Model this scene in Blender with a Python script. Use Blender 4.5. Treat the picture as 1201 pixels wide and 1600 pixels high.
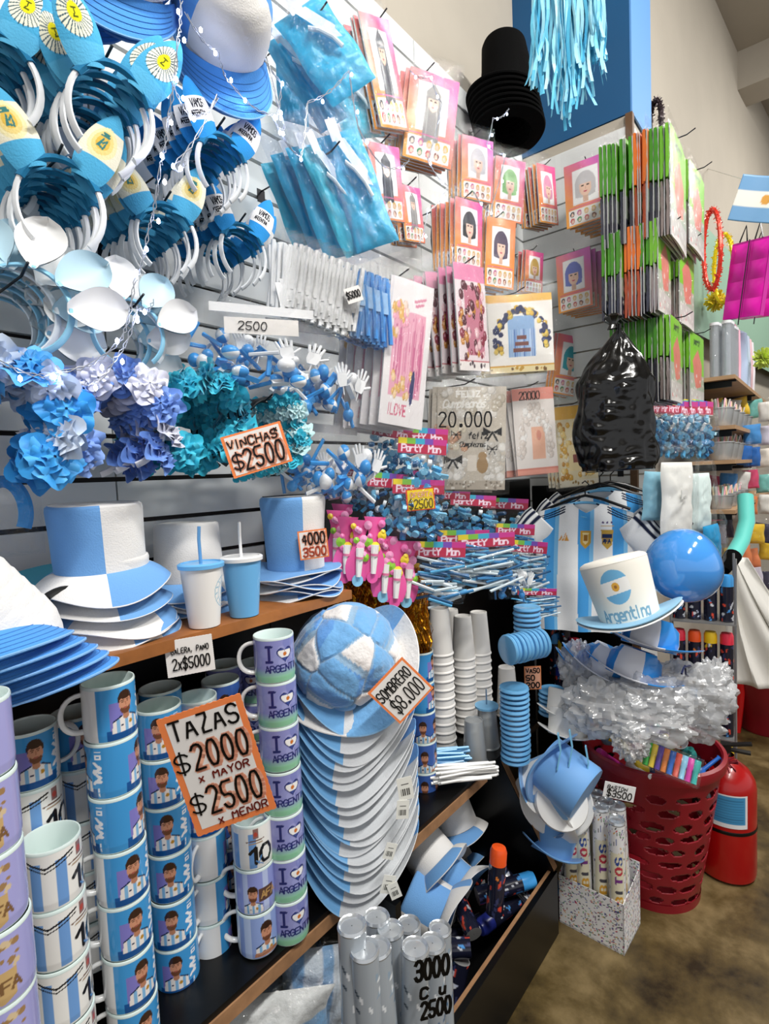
import bpy, math, random
import numpy as np
from mathutils import Vector, Matrix, Euler
random.seed(7); RNG = np.random.RandomState(7)
for o in list(bpy.data.objects): bpy.data.objects.remove(o)
SC = bpy.context.scene; COL = SC.collection
PI = math.pi
# ---------------------------------------------------------------- camera
FPX = 857.0; CAMH = 1.55
_a = np.array([700, 85, -857.]); _a /= np.linalg.norm(_a)
_b = np.array([-1050, 10, -857.]); _b -= _a*_a.dot(_b); _b /= np.linalg.norm(_b)
_c = np.cross(_a, _b); CR = np.array([_a, _b, _c])
cam = bpy.data.cameras.new('camera'); camo = bpy.data.objects.new('camera', cam); COL.objects.link(camo)
cam.sensor_fit = 'VERTICAL'; cam.sensor_height = 36; cam.lens = FPX/1600*36; cam.clip_start = .02
camo.matrix_world = Matrix.Translation((0, 0, CAMH)) @ Matrix(CR.tolist()).to_4x4()
SC.camera = camo
SC.view_settings.view_transform = 'Standard'; SC.view_settings.look = 'None'
SC.view_settings.gamma = 1; SC.view_settings.use_curve_mapping = False
SC.view_settings.exposure = .66
# ---------------------------------------------------------------- light
w = bpy.data.worlds.new('world'); SC.world = w; w.use_nodes = True
w.node_tree.nodes['Background'].inputs[0].default_value = (.98, .985, 1, 1)
w.node_tree.nodes['Background'].inputs[1].default_value = .46
def area(name, loc, rot, sx, sy, power, col=(1, 1, 1)):
    l = bpy.data.lights.new(name, 'AREA'); l.shape = 'RECTANGLE'; l.size = sx; l.size_y = sy; l.energy = power; l.color = col
    o = bpy.data.objects.new(name, l); COL.objects.link(o); o.location = loc; o.rotation_euler = rot
    return o
# tube lamps running along the aisle ceiling
area('ceiling_lamp_light', (.1, -1.1, 4.4), (math.radians(30), 0, 0), 1.3, .14, 70, (1, .975, .93))
area('ceiling_lamp_light', (2.2, -1.3, 4.4), (math.radians(30), 0, 0), 1.3, .14, 58, (1, .975, .93))
area('ceiling_lamp_light', (5.4, -1.2, 4.3), (math.radians(18), 0, 0), 1.8, .3, 55, (1, .975, .93))

def P(px, py, y=None, x=None, z=None, d=None):
    r = CR @ np.array([(px-600.5)/FPX, (800-py)/FPX, -1.0])
    if y is not None: t = y/r[1]
    elif x is not None: t = x/r[0]
    elif z is not None: t = (z-CAMH)/r[2]
    else: t = d
    return Vector((r[0]*t, r[1]*t, CAMH+r[2]*t))
def PR(p):
    v = CR.T @ np.array([p[0], p[1], p[2]-CAMH]); return (600.5-FPX*v[0]/v[2], 800+FPX*v[1]/v[2], -v[2])
# ---------------------------------------------------------------- colours & materials
def lin(c):
    c = np.asarray(c, float); return np.where(c <= .04045, c/12.92, ((np.clip(c, 0, 1)+.055)/1.055)**2.4)
def hx(s): return tuple(int(s[i:i+2], 16)/255 for i in (0, 2, 4))
MATS = {}
def mat(name, col=(.8, .8, .8), rough=.5, metal=0, spec=.5, bump=0, bscale=60, var=0, vscale=8, emit=0, alpha=1, sheen=0, vc=False, trans=0, coat=0, sss=0, detail=4):
    if name in MATS: return MATS[name]
    m = bpy.data.materials.new(name); m.use_nodes = True; nt = m.node_tree; n = nt.nodes; b = n['Principled BSDF']; L = nt.links.new
    b.inputs['Roughness'].default_value = rough; b.inputs['Metallic'].default_value = metal
    b.inputs['Specular IOR Level'].default_value = spec
    b.inputs['Coat Weight'].default_value = coat; b.inputs['Coat Roughness'].default_value = .08
    b.inputs['Sheen Weight'].default_value = sheen; b.inputs['Transmission Weight'].default_value = trans
    b.inputs['Alpha'].default_value = alpha
    tc = n.new('ShaderNodeTexCoord')
    if vc:
        a = n.new('ShaderNodeVertexColor'); a.layer_name = 'Col'; src = a.outputs[0]
    else:
        a = n.new('ShaderNodeRGB'); a.outputs[0].default_value = (*lin(col), 1); src = a.outputs[0]
    if var:
        nz = n.new('ShaderNodeTexNoise'); nz.inputs['Scale'].default_value = vscale; nz.inputs['Detail'].default_value = detail
        L(tc.outputs['Object'], nz.inputs['Vector'])
        mr = n.new('ShaderNodeMapRange'); mr.inputs['From Min'].default_value = .3; mr.inputs['From Max'].default_value = .7
        mr.inputs['To Min'].default_value = 1-var; mr.inputs['To Max'].default_value = 1+var*.5
        L(nz.outputs['Fac'], mr.inputs['Value'])
        mx = n.new('ShaderNodeVectorMath'); mx.operation = 'SCALE'; L(src, mx.inputs[0]); L(mr.outputs[0], mx.inputs['Scale']); src = mx.outputs[0]
    L(src, b.inputs['Base Color'])
    if emit: L(src, b.inputs['Emission Color']); b.inputs['Emission Strength'].default_value = emit
    if bump:
        nz = n.new('ShaderNodeTexNoise'); nz.inputs['Scale'].default_value = bscale; nz.inputs['Detail'].default_value = 5
        L(tc.outputs['Object'], nz.inputs['Vector'])
        bp = n.new('ShaderNodeBump'); bp.inputs['Strength'].default_value = min(bump, 1); bp.inputs['Distance'].default_value = .004*max(1, bump)
        L(nz.outputs['Fac'], bp.inputs['Height']); L(bp.outputs[0], b.inputs['Normal'])
    MATS[name] = m; return m
def film(name, tint=(1, 1, 1), fac=.22, rough=.12, bscale=35, bump=1.0, haze=.0):
    """crinkled clear plastic: mostly see-through with sharp glints"""
    if name in MATS: return MATS[name]
    m = bpy.data.materials.new(name); m.use_nodes = True; nt = m.node_tree; n = nt.nodes; L = nt.links.new
    for q in list(n):
        if q.type != 'OUTPUT_MATERIAL': n.remove(q)
    out = [q for q in n if q.type == 'OUTPUT_MATERIAL'][0]
    tr = n.new('ShaderNodeBsdfTransparent'); tr.inputs[0].default_value = (*lin(tint), 1)
    gl = n.new('ShaderNodeBsdfGlossy'); gl.inputs['Roughness'].default_value = rough
    tc = n.new('ShaderNodeTexCoord'); nz = n.new('ShaderNodeTexNoise'); nz.inputs['Scale'].default_value = bscale; nz.inputs['Detail'].default_value = 3
    nz.inputs['Distortion'].default_value = 1.2
    L(tc.outputs['Object'], nz.inputs['Vector']); bp = n.new('ShaderNodeBump'); bp.inputs['Strength'].default_value = 1; bp.inputs['Distance'].default_value = .01*bump
    L(nz.outputs['Fac'], bp.inputs['Height']); L(bp.outputs[0], gl.inputs['Normal'])
    df = n.new('ShaderNodeBsdfDiffuse'); df.inputs[0].default_value = (*lin(tint), 1)
    m1 = n.new('ShaderNodeMixShader'); m1.inputs[0].default_value = haze; L(tr.outputs[0], m1.inputs[1]); L(df.outputs[0], m1.inputs[2])
    lw = n.new('ShaderNodeLayerWeight'); lw.inputs[0].default_value = .35; L(bp.outputs[0], lw.inputs['Normal'])
    mr = n.new('ShaderNodeMapRange'); mr.inputs['To Min'].default_value = fac*.5; mr.inputs['To Max'].default_value = min(1, fac*3)
    L(lw.outputs['Fresnel'], mr.inputs['Value'])
    m2 = n.new('ShaderNodeMixShader'); L(mr.outputs[0], m2.inputs[0]); L(m1.outputs[0], m2.inputs[1]); L(gl.outputs[0], m2.inputs[2])
    L(m2.outputs[0], out.inputs[0]); MATS[name] = m; return m
SKY = hx('5FA9DB'); WHITE = hx('EDEDEB'); LBLUE = hx('7DB2E3')
vprint = mat('printed_card', vc=True, rough=.35, spec=.5)
vmatte = mat('dyed_cloth', vc=True, rough=.9, spec=.15, bump=.25, bscale=350, sheen=.1)
vplush = mat('plush_cloth', vc=True, rough=.85, spec=.2, bump=.8, bscale=90, sheen=.5)
vgloss = mat('glossy_glaze', vc=True, rough=.16, spec=.5, coat=.3)
vplast = mat('coloured_plastic', vc=True, rough=.3, spec=.5)
vfoil = mat('printed_foil', vc=True, rough=.22, metal=.35, bump=1, bscale=30)
wplast = mat('white_plastic', (.93, .94, .95), .3)
paper = mat('white_paper', (.93, .92, .9), .7, bump=.15, bscale=200)
wire = mat('hook_wire', (.1, .11, .13), .35, .5)
clear = film('clear_film', fac=.08, rough=.06, bscale=50)
clearw = film('hazy_film', (.97, .98, 1), .09, .1, 45, 1.2, .02)
crink = film('crinkled_wrap', (.97, .975, .98), .16, .2, 14, 1.3, .34)
ink = mat('marker_ink', (.02, .02, .03), .5)
# ---------------------------------------------------------------- mesh builder
class MB:
    def __init__(s): s.v = []; s.f = []; s.c = []; s.n = 0
    def add(s, V, F, C=(.8, .8, .8), pv=False):
        """C: one colour, a list of one colour per face, or (pv) one per vertex"""
        V = [tuple(map(float, q)) for q in V]; b = s.n; s.v += V; s.n += len(V)
        one = not isinstance(C, np.ndarray) and len(C) == 3 and np.isscalar(C[0])
        for i, f in enumerate(F):
            s.f.append([b+k for k in f])
            if one: s.c.append([C]*len(f))
            elif pv: s.c.append([C[k] for k in f])
            else: s.c.append([C[i]]*len(f))
        return s
    def box(s, c, d, C=(.8, .8, .8), R=None):
        q = [Vector((x*d[0]/2, y*d[1]/2, z*d[2]/2)) for z in (-1, 1) for y in (-1, 1) for x in (-1, 1)]
        if R is not None: q = [R @ k for k in q]
        c = Vector(c)
        return s.add([k+c for k in q], [(0, 2, 3, 1), (4, 5, 7, 6), (0, 1, 5, 4), (2, 6, 7, 3), (0, 4, 6, 2), (1, 3, 7, 5)], C)
    def lathe(s, prof, n=24, C=(.8, .8, .8), cf=None, wf=None, M=None, cap0=False, cap1=False):
        """prof [(r,z)..]; cf(a,i)->colour; wf(x,y,z,a)->point"""
        V = []; F = []; CC = []
        for (r, z) in prof:
            for k in range(n):
                a = 2*PI*k/n; p = Vector((r*math.cos(a), r*math.sin(a), z))
                if wf: p = Vector(wf(p.x, p.y, p.z, a))
                V.append(p)
        for i in range(len(prof)-1):
            for k in range(n):
                k2 = (k+1) % n; F.append((i*n+k, i*n+k2, (i+1)*n+k2, (i+1)*n+k)); CC.append(cf(2*PI*(k+.5)/n, i) if cf else C)
        for on, i in ((cap0, 0), (cap1, len(prof)-1)):
            if on:
                F.append(tuple(range(i*n, i*n+n)) if i else tuple(reversed(range(n)))); CC.append(cf(0, i-1 if i else 0) if cf else C)
        if M is not None: V = [M @ q for q in V]
        return s.add(V, F, CC)
    def tube(s, pts, r, n=6, C=(.8, .8, .8), closed=False, flat=1.0, cap=True):
        pts = [Vector(p) for p in pts]; N = len(pts); V = []; F = []; prev = None
        for i, p in enumerate(pts):
            t = (pts[(i+1) % N]-pts[i-1]) if closed else (pts[min(i+1, N-1)]-pts[max(i-1, 0)])
            if t.length < 1e-9: t = Vector((0, 0, 1))
            t.normalize()
            if prev is None: u = t.orthogonal().normalized()
            else:
                u = prev-t*prev.dot(t); u = u.normalized() if u.length > 1e-6 else t.orthogonal().normalized()
            prev = u; w_ = t.cross(u); rr = r[i] if isinstance(r, (list, tuple)) else r
            for k in range(n):
                a = 2*PI*k/n; V.append(p+u*rr*math.cos(a)+w_*rr*flat*math.sin(a))
        for i in range(N if closed else N-1):
            j = (i+1) % N
            for k in range(n): F.append((i*n+k, i*n+(k+1) % n, j*n+(k+1) % n, j*n+k))
        if not closed and cap: F.append(tuple(reversed(range(n)))); F.append(tuple(range((N-1)*n, N*n)))
        return s.add(V, F, C)
    def band(s, pts, side, w_, th, C):
        """flat strip of width w_ (along vector side) and thickness th following pts"""
        pts = [Vector(p) for p in pts]; side = Vector(side).normalized(); V = []; F = []
        for i, p in enumerate(pts):
            t = (pts[min(i+1, len(pts)-1)]-pts[max(i-1, 0)]).normalized(); nn = t.cross(side).normalized()
            for (a, b) in ((-1, -1), (1, -1), (1, 1), (-1, 1)): V.append(p+side*a*w_/2+nn*b*th/2)
        for i in range(len(pts)-1):
            for k in range(4): F.append((i*4+k, i*4+(k+1) % 4, i*4+4+(k+1) % 4, i*4+4+k))
        F.append((3, 2, 1, 0)); e = len(pts)*4-4; F.append((e, e+1, e+2, e+3))
        return s.add(V, F, C)
    def sheet(s, nu, nv, fn, C=(.8, .8, .8), canvas=None, back=None):
        """surface fn(u,v)->point, u,v in 0..1; canvas painted on it; back = offset function for a closed slab"""
        if canvas is not None: nv, nu = canvas.shape[0]-1, canvas.shape[1]-1
        V = [fn(i/nu, j/nv) for j in range(nv+1) for i in range(nu+1)]
        F = [(j*(nu+1)+i, j*(nu+1)+i+1, (j+1)*(nu+1)+i+1, (j+1)*(nu+1)+i) for j in range(nv) for i in range(nu)]
        if canvas is not None: s.add(V, F, canvas.reshape(-1, 3), pv=True)
        else: s.add(V, F, C)
        if back:
            bn = 8; B = [back(i/bn, j/bn) for j in range(bn+1) for i in range(bn+1)]
            F = [(j*(bn+1)+i, (j+1)*(bn+1)+i, (j+1)*(bn+1)+i+1, j*(bn+1)+i+1) for j in range(bn) for i in range(bn)]
            s.add(B, F, C)
            ring = [(i/bn, 0) for i in range(bn)]+[(1, j/bn) for j in range(bn)]+[(1-i/bn, 1) for i in range(bn)]+[(0, 1-j/bn) for j in range(bn)]
            V = [fn(*q) for q in ring]+[back(*q) for q in ring]; m = len(ring)
            s.add(V, [(i, i+m, (i+1) % m+m, (i+1) % m) for i in range(m)], C)
        return s
    def poly(s, pts, z0, z1, C, M=None):
        """extruded outline (x,y list) between z0 and z1"""
        n = len(pts); V = [Vector((p[0], p[1], z0)) for p in pts]+[Vector((p[0], p[1], z1)) for p in pts]
        if M is not None: V = [M @ q for q in V]
        return s.add(V, [tuple(reversed(range(n))), tuple(range(n, 2*n))]+[(i, (i+1) % n, (i+1) % n+n, i+n) for i in range(n)], C)
    def build(s, name, m, parent=None, smooth=True, loc=None, rot=None, auto=40):
        me = bpy.data.meshes.new(name); me.from_pydata(s.v, [], s.f); me.update()
        cols = np.array([c for f in s.c for c in f], float); cols = lin(cols)
        a = me.color_attributes.new('Col', 'FLOAT_COLOR', 'CORNER')
        a.data.foreach_set('color', np.c_[cols, np.ones(len(cols))].ravel().astype(np.float32))
        me.materials.append(m)
        if smooth:
            me.polygons.foreach_set('use_smooth', [True]*len(me.polygons))
            try: me.set_sharp_from_angle(angle=math.radians(auto))
            except Exception: pass
        o = bpy.data.objects.new(name, me); COL.objects.link(o)
        if parent: o.parent = parent
        if loc is not None: o.location = loc
        if rot is not None: o.rotation_euler = rot
        return o
def tag(o, label=None, cat=None, group=None, kind=None):
    if label: o['label'] = label
    if cat: o['category'] = cat
    if group: o['group'] = group
    if kind: o['kind'] = kind
    return o
def thing(name, label, cat, loc=(0, 0, 0), rot=(0, 0, 0), group=None, s=1):
    o = bpy.data.objects.new(name, None); COL.objects.link(o); o.location = loc; o.rotation_euler = rot; o.empty_display_size = .02
    o.scale = (s, s, s) if np.isscalar(s) else s
    return tag(o, label, cat, group)
KIDS = {}
def dup(root, loc=None, rot=None, label=None, group=None, s=None):
    r = root.copy(); COL.objects.link(r)
    if loc is not None: r.location = loc
    if rot is not None: r.rotation_euler = rot
    if s is not None: r.scale = (s, s, s) if np.isscalar(s) else s
    if label: r['label'] = label
    if group: r['group'] = group
    for ch in root.children:
        c = ch.copy(); COL.objects.link(c); c.parent = r
        for g in ch.children:
            d = g.copy(); COL.objects.link(d); d.parent = c
    return r
class Proto:
    """first use moves the thing itself, later uses copy it"""
    def __init__(s, t): s.t = t; s.used = False
    def put(s, loc, rot=(0, 0, 0), label=None, group=None, sc=None):
        if s.used: return dup(s.t, loc, rot, label, group, sc)
        s.used = True; t = s.t; t.location = loc; t.rotation_euler = rot
        if sc is not None: t.scale = (sc, sc, sc) if np.isscalar(sc) else sc
        if label: t['label'] = label
        if group: t['group'] = group
        return t
def struct(name, mb, m, smooth=False): return tag(mb.build(name, m, smooth=smooth), kind='structure')
# ---------------------------------------------------------------- stroke lettering
G = {'A': '00 26 40|12 32', 'B': '00 06 36 45 44 33 03|33 42 41 30 00', 'C': '45 36 16 05 01 10 30 41', 'D': '00 06 26 44 42 20 00', 'E': '40 00 06 46|03 33',
 'F': '00 06 46|03 33', 'G': '45 36 16 05 01 10 30 41 43 23', 'H': '00 06|40 46|03 43', 'I': '20 26', 'J': '46 41 30 10 01', 'K': '00 06|46 03 40', 'L': '06 00 40',
 'M': '00 06 23 46 40', 'N': '00 06 40 46', 'O': '20 10 02 04 16 26 36 44 42 30 20', 'P': '00 06 36 45 44 33 03', 'Q': '20 10 02 04 16 26 36 44 42 30 20|22 40', 'R': '00 06 36 45 44 33 03|23 40',
 'S': '45 36 16 05 04 13 33 42 41 30 10 01', 'T': '06 46|26 20', 'U': '06 01 10 30 41 46', 'V': '06 20 46', 'W': '06 10 24 30 46', 'X': '00 46|06 40', 'Y': '06 23 46|23 20',
 'Z': '06 46 00 40', '0': '20 10 02 04 16 26 36 44 42 30 20', '1': '04 26 20', '2': '05 16 36 45 44 00 10 40', '3': '05 16 36 45 44 33 13|33 42 41 30 10 01', '4': '30 36 02 42', '5': '46 06 03 33 42 41 30 10 01',
 '6': '45 36 16 05 01 10 30 41 42 33 03', '7': '06 46 10', '8': '13 04 05 16 36 45 44 33 13 02 01 10 30 41 42 33', '9': '10 30 41 45 36 16 05 04 13 43', '$': '45 36 16 05 04 13 33 42 41 30 10 01|27 2z',
 '.': '10 11 21 20 10', ',': '11 0z', 'x': '00 34|04 30', ' ': '', '-': '13 33', "'": '26 25', 'ñ': '00 04|03 14 24 33 30', 'a': '33 24 14 03 01 10 20 31|34 30', 'r': '00 04|02 14 34', 'g': '33 24 14 03 01 10 20 31|34 3z 2y 1y 0z',
 'e': '02 32 33 24 14 03 01 10 30', 'n': '00 04|03 14 24 33 30', 't': '16 11 20 30|04 34', 'i': '10 14|16 15', 'l': '10 16', 'm': '00 04|03 14 23 20|23 34 43 40', 'p': '0y 04|03 14 24 33 31 20 10 01', 'u': '04 01 10 20 31|34 30',
 's': '34 14 03 12 22 31 20 00', 'o': '10 01 03 14 24 33 31 20 10', 'f': '10 15 26 36|04 34', 'z': '04 34 00 30', 'v': '04 20 44'}
YM = {'z': -1, 'y': -2}
def strokes(txt, x=0, y=0, h=1, sp=1.35, slant=0, asp=1):
    """polylines for a line of text, cap height h"""
    k = h/6; out = []; cx = 0
    for ch in txt:
        g = G.get(ch, G.get(ch.upper(), '')); wd = 3 if ch in 'aregntixñlupsofz' else (2 if ch in 'I.,1' else 4)
        for st in g.split('|'):
            pl = []
            for q in st.split():
                gx = int(q[0]); gy = YM.get(q[1], None); gy = int(q[1]) if gy is None else gy
                if ch in 'I': gx -= 1
                pl.append((x+(cx+gx*asp+gy*slant)*k, y+gy*k))
            if pl: out.append(pl)
        cx += wd*asp+sp*1.2
    return out
def twidth(txt, h, sp=1.35, asp=1): return sum((3 if c in 'aregntixñlupsofz' else (2 if c in 'I.,1' else 4))*asp+sp*1.2 for c in txt)*h/6
def smooth_pl(pl, it=2):
    for _ in range(it):
        if len(pl) < 3: return pl
        n = [pl[0]]
        for a, b in zip(pl[:-1], pl[1:]):
            n += [(a[0]*.75+b[0]*.25, a[1]*.75+b[1]*.25), (a[0]*.25+b[0]*.75, a[1]*.25+b[1]*.75)]
        n.append(pl[-1]); pl = n
    return pl
def ink_mesh(mb, pls, wd, fn, th=.0004, C=(.02, .02, .03)):
    """marker strokes laid on a surface: fn(x,y,h)->point"""
    for pl in pls:
        pl = smooth_pl(pl, 1)
        for a, b in zip(pl[:-1], pl[1:]):
            dx, dy = b[0]-a[0], b[1]-a[1]; l = math.hypot(dx, dy) or 1e-9; nx, ny = -dy/l*wd/2, dx/l*wd/2; ex, ey = dx/l*wd*.35, dy/l*wd*.35
            q = [(a[0]+nx-ex, a[1]+ny-ey), (b[0]+nx+ex, b[1]+ny+ey), (b[0]-nx+ex, b[1]-ny+ey), (a[0]-nx-ex, a[1]-ny-ey)]
            mb.add([fn(*k, th) for k in q]+[fn(*k, 0) for k in q], [(3, 2, 1, 0), (0, 1, 5, 4), (1, 2, 6, 5), (2, 3, 7, 6), (3, 0, 4, 7)], C)
# ---------------------------------------------------------------- printed artwork as a grid of colours
class Cv:
    def __init__(s, W, H, c=(1, 1, 1), asp=1.0):
        s.W, s.H = W, H; s.a = np.ones((H, W, 3))*np.array(c); s.asp = asp
        jj, ii = np.mgrid[0:H, 0:W]; s.x = ii/(W-1)*asp; s.y = jj/(H-1)       # y up, height 1, width asp
    def fill(s, m, c): s.a[m] = c; return s
    def rect(s, x0, y0, x1, y1, c): return s.fill((s.x >= x0) & (s.x <= x1) & (s.y >= y0) & (s.y <= y1), c)
    def ell(s, cx, cy, rx, ry, c, rot=0):
        X = s.x-cx; Y = s.y-cy; q, r = math.cos(rot), math.sin(rot); X, Y = X*q+Y*r, -X*r+Y*q
        return s.fill((X/rx)**2+(Y/ry)**2 <= 1, c)
    def poly(s, pts, c):
        ins = np.zeros(s.x.shape, bool); n = len(pts)
        for i in range(n):
            (x0, y0), (x1, y1) = pts[i], pts[(i+1) % n]
            if y0 == y1: continue
            cr = ((s.y < y0) != (s.y < y1)) & (s.x < (x1-x0)*(s.y-y0)/(y1-y0)+x0); ins ^= cr
        return s.fill(ins, c)
    def line(s, pls, w_, c):
        m = np.zeros(s.x.shape, bool)
        for pl in pls:
            for a, b in zip(pl[:-1], pl[1:]):
                dx, dy = b[0]-a[0], b[1]-a[1]; L2 = dx*dx+dy*dy or 1e-12
                t = np.clip(((s.x-a[0])*dx+(s.y-a[1])*dy)/L2, 0, 1)
                m |= (s.x-a[0]-t*dx)**2+(s.y-a[1]-t*dy)**2 <= (w_/2)**2
        return s.fill(m, c)
    def text(s, txt, x, y, h, w_, c, **k): return s.line(strokes(txt, x, y, h, **k), w_, c)
    def grad(s, fn): s.a[:] = np.array([[fn(s.x[j, i]/s.asp, s.y[j, i]) for i in range(s.W)] for j in range(s.H)]); return s
    def spots(s, n, r, cols, x0=0, y0=0, x1=None, y1=1, seed=1, el=1):
        q = random.Random(seed); x1 = s.asp if x1 is None else x1
        for _ in range(n):
            k = r*q.uniform(.5, 1.3); s.ell(q.uniform(x0, x1), q.uniform(y0, y1), k, k*el, q.choice(cols), q.uniform(0, 3))
        return s
def mixc(a, b, t): return tuple(a[i]*(1-t)+b[i]*t for i in range(3))
# ================================================================ setting
ORD = ['topmost', 'second', 'third', 'fourth', 'fifth', 'sixth', 'seventh', 'eighth', 'ninth', 'tenth', 'eleventh', 'twelfth', 'thirteenth', 'fourteenth', 'fifteenth', 'sixteenth', 'seventeenth', 'eighteenth', 'nineteenth', 'twentieth', 'twenty-first', 'twenty-second', 'twenty-third', 'twenty-fourth', 'twenty-fifth', 'twenty-sixth', 'twenty-seventh', 'twenty-eighth', 'twenty-ninth', 'thirtieth', 'thirty-first', 'thirty-second', 'thirty-third', 'thirty-fourth', 'thirty-fifth']
OF = ['front'] + ORD[1:]
plaster = mat('plaster', (.68, .65, .60), .85, bump=.3, bscale=25, var=.05, vscale=3)
slatm = mat('slat_board', (.86, .87, .87), .38, var=.05, vscale=2, spec=.4)
groove = mat('groove_brown', (.09, .05, .035), .6)
blackm = mat('black_board', (.012, .012, .014), .35, spec=.4)
woodm = mat('orange_wood', (.64, .40, .20), .45, var=.3, vscale=14, bump=.2, bscale=40)
woodl = mat('chipboard', (.62, .46, .32), .7, var=.25, vscale=30)
PX, PY, PT = 2.72, .715, 3.12
b = MB(); b.box((4.5, 1.30, 2.4), (12, .08, 4.8)); struct('wall_left', b, plaster)
b = MB(); b.box((.86, 1.252, 1.72), (3.72, .014, 2.8)); struct('trim_1', b, groove)
b = MB(); z = 1.855-.095*16
while z < PT-.02:
    for (x0, x1) in ((-1, .567), (.571, 1.79), (1.794, PX)):
        b.box(((x0+x1)/2, 1.237, z+.0475), (x1-x0, .016, .0845), (.9, .9, .9))
    z += .095
struct('trim_2', b, slatm)
# corner column: slatted on its lower part, painted above
b = MB(); b.box((PX+.165, (PY+1.26)/2, 1.56), (.33, 1.26-PY, PT)); struct('wall_column', b, plaster)
b = MB(); z = 2.351-.12*17
while z < PT-.05:
    h = min(.112, PT-z-.012)
    b.box((PX-.006, (PY+1.23)/2, z+.06), (.016, 1.23-PY, h)); b.box((PX+.33/2, PY-.006, z+.06), (.33, .016, h)); z += .12
struct('trim_3', b, slatm)
b = MB(); b.box((PX-.001, PY-.001, PT/2), (.03, .03, PT)); struct('trim_4', b, mat('corner_strip', (.38, .27, .17), .5))
b = MB(); b.box((PX+.165, (PY+1.26)/2, 4.1), (.335, 1.27-PY, 1.95)); struct('wall_upper_column', b, mat('deep_blue_paint', (.015, .31, .50), .55, var=.06, vscale=4))
b = MB(); b.box((PX+.17, PY-.006, 4.1), (.34, .012, 1.95)); struct('trim_5', b, mat('sky_blue_paint', (.36, .58, .82), .6))
# aisle wall beyond the column, set a little out, and the ceiling
b = MB()
pts = [(3.05, .80), (5.55, .60), (7.6, .40), (12, -.1)]
for q, r in zip(pts[:-1], pts[1:]):
    b.add([(*q, 0), (*r, 0), (*r, 4.8), (*q, 4.8)], [(0, 1, 2, 3)])
struct('wall_aisle', b, plaster)
b = MB(); b.box((4, -3, 4.84), (18, 10, .08)); struct('ceiling', b, plaster)
b = MB(); b.box((12.0, -4, 2.4), (.1, 9, 4.8)); struct('wall_far', b, plaster)
b = MB(); b.box((7.6, .0, 4.62), (.35, 1.9, .42)); b.box((5.57, .2, 4.66), (.3, .9, .3)); struct('trim_6', b, plaster)
# green fascia above the far shelves
b = MB(); pa = [(3.4, .70), (6.5, .42), (11, .0)]
for q, r in zip(pa[:-1], pa[1:]): b.add([(q[0], q[1], 2.35), (r[0], r[1], 2.35), (r[0], r[1], 3.05), (q[0], q[1], 3.05)], [(0, 1, 2, 3)])
struct('trim_7', b, mat('pale_green_board', (.55, .68, .60), .5))
# floor
m = mat('concrete', (.27, .23, .165), .42, bump=.3, bscale=18, spec=.4)
nt = m.node_tree; n = nt.nodes; L = nt.links.new; bs = n['Principled BSDF']
tc = n.new('ShaderNodeTexCoord'); nz = n.new('ShaderNodeTexNoise'); nz.inputs['Distortion'].default_value = .15; nz.inputs['Scale'].default_value = 4.2; nz.inputs['Detail'].default_value = 9; nz.inputs['Roughness'].default_value = .62
L(tc.outputs['Object'], nz.inputs[0]); cr = n.new('ShaderNodeValToRGB'); L(nz.outputs['Fac'], cr.inputs[0])
e = cr.color_ramp.elements; e[0].position = .35; e[0].color = (*lin((.17, .135, .075)), 1); e[1].position = .68; e[1].color = (*lin((.53, .455, .31)), 1)
q = e.new(.50); q.color = (*lin((.35, .29, .165)), 1)
L(cr.outputs[0], bs.inputs['Base Color'])
mr = n.new('ShaderNodeMapRange'); mr.inputs['To Min'].default_value = .25; mr.inputs['To Max'].default_value = .6; L(nz.outputs['Fac'], mr.inputs[0]); L(mr.outputs[0], bs.inputs['Roughness'])
b = MB(); b.box((4, -3, -.04), (18, 10, .08)); struct('floor', b, m)
# ---------------------------------------------------------------- shelving
SZ, LZ = 1.272, .592
b = MB(); b.box((.16, 1.075, SZ-.011), (1.66, .296, .022))
t = b.build('wooden_shelf', woodm, smooth=False); tag(t, 'orange wood shelf board carrying bucket hats and tumblers', 'shelf')
t = thing('shelf_unit', 'black shelf unit holding the stacked mugs and football hats', 'shelf unit', (.4, 1.05, 0))
def part(nm, mb, m, t, smooth=True):
    """mesh in world coordinates made a child of thing t"""
    o = mb.build(nm, m, smooth=smooth); o.parent = t; o.matrix_parent_inverse = (Matrix.Translation(t.location) @ t.rotation_euler.to_matrix().to_4x4()).inverted(); return o
b = MB(); b.box((.67, 1.045, LZ-.012), (2.54, .36, .024)); part('shelf_board', b, blackm, t, False)
b = MB(); b.box((.46, .864, LZ-.028), (2.12, .006, .030)); part('edge_strip', b, woodl, t, False)
b = MB(); b.box((.16, 1.223, .75), (1.6, .006, 1.0)); part('back_panel', b, blackm, t, False)
b = MB(); b.box((.935, 1.0, .28), (.02, .45, .56)); part('side_panel', b, blackm, t, False)
b = MB(); b.box((.2, 1.04, .05), (1.5, .3, .02)); part('shelf_board', b, blackm, t, False)
b = MB(); b.box((1.83, 1.223, .76), (1.73, .006, 1.5)); tag(b.build('added_dark_sheet', blackm, smooth=False), 'black sheet added for the darkness behind the party bags and white cups', 'board')  # black sheet added to give the bags and cups a dark depth behind them
b = MB(); b.box((PX-.020, .97, .74), (.006, .48, 1.46)); tag(b.build('added_dark_sheet', blackm, smooth=False), 'black sheet added for the dark clutter on the column behind the football shirt', 'board')  # black sheet added in place of the dark clutter low on the column
t = thing('display_bin', 'long black wooden floor bin full of hats and spray cans', 'bin', (1.3, .8, 0))
b = MB(); b.box((1.28, .70, .125), (.76, .018, .215), R=None); part('front_board', b, blackm, t, False)
b = MB(); b.box((1.28, .713, .228), (.76, .010, .012)); part('edge_strip', b, woodl, t, False)
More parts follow.
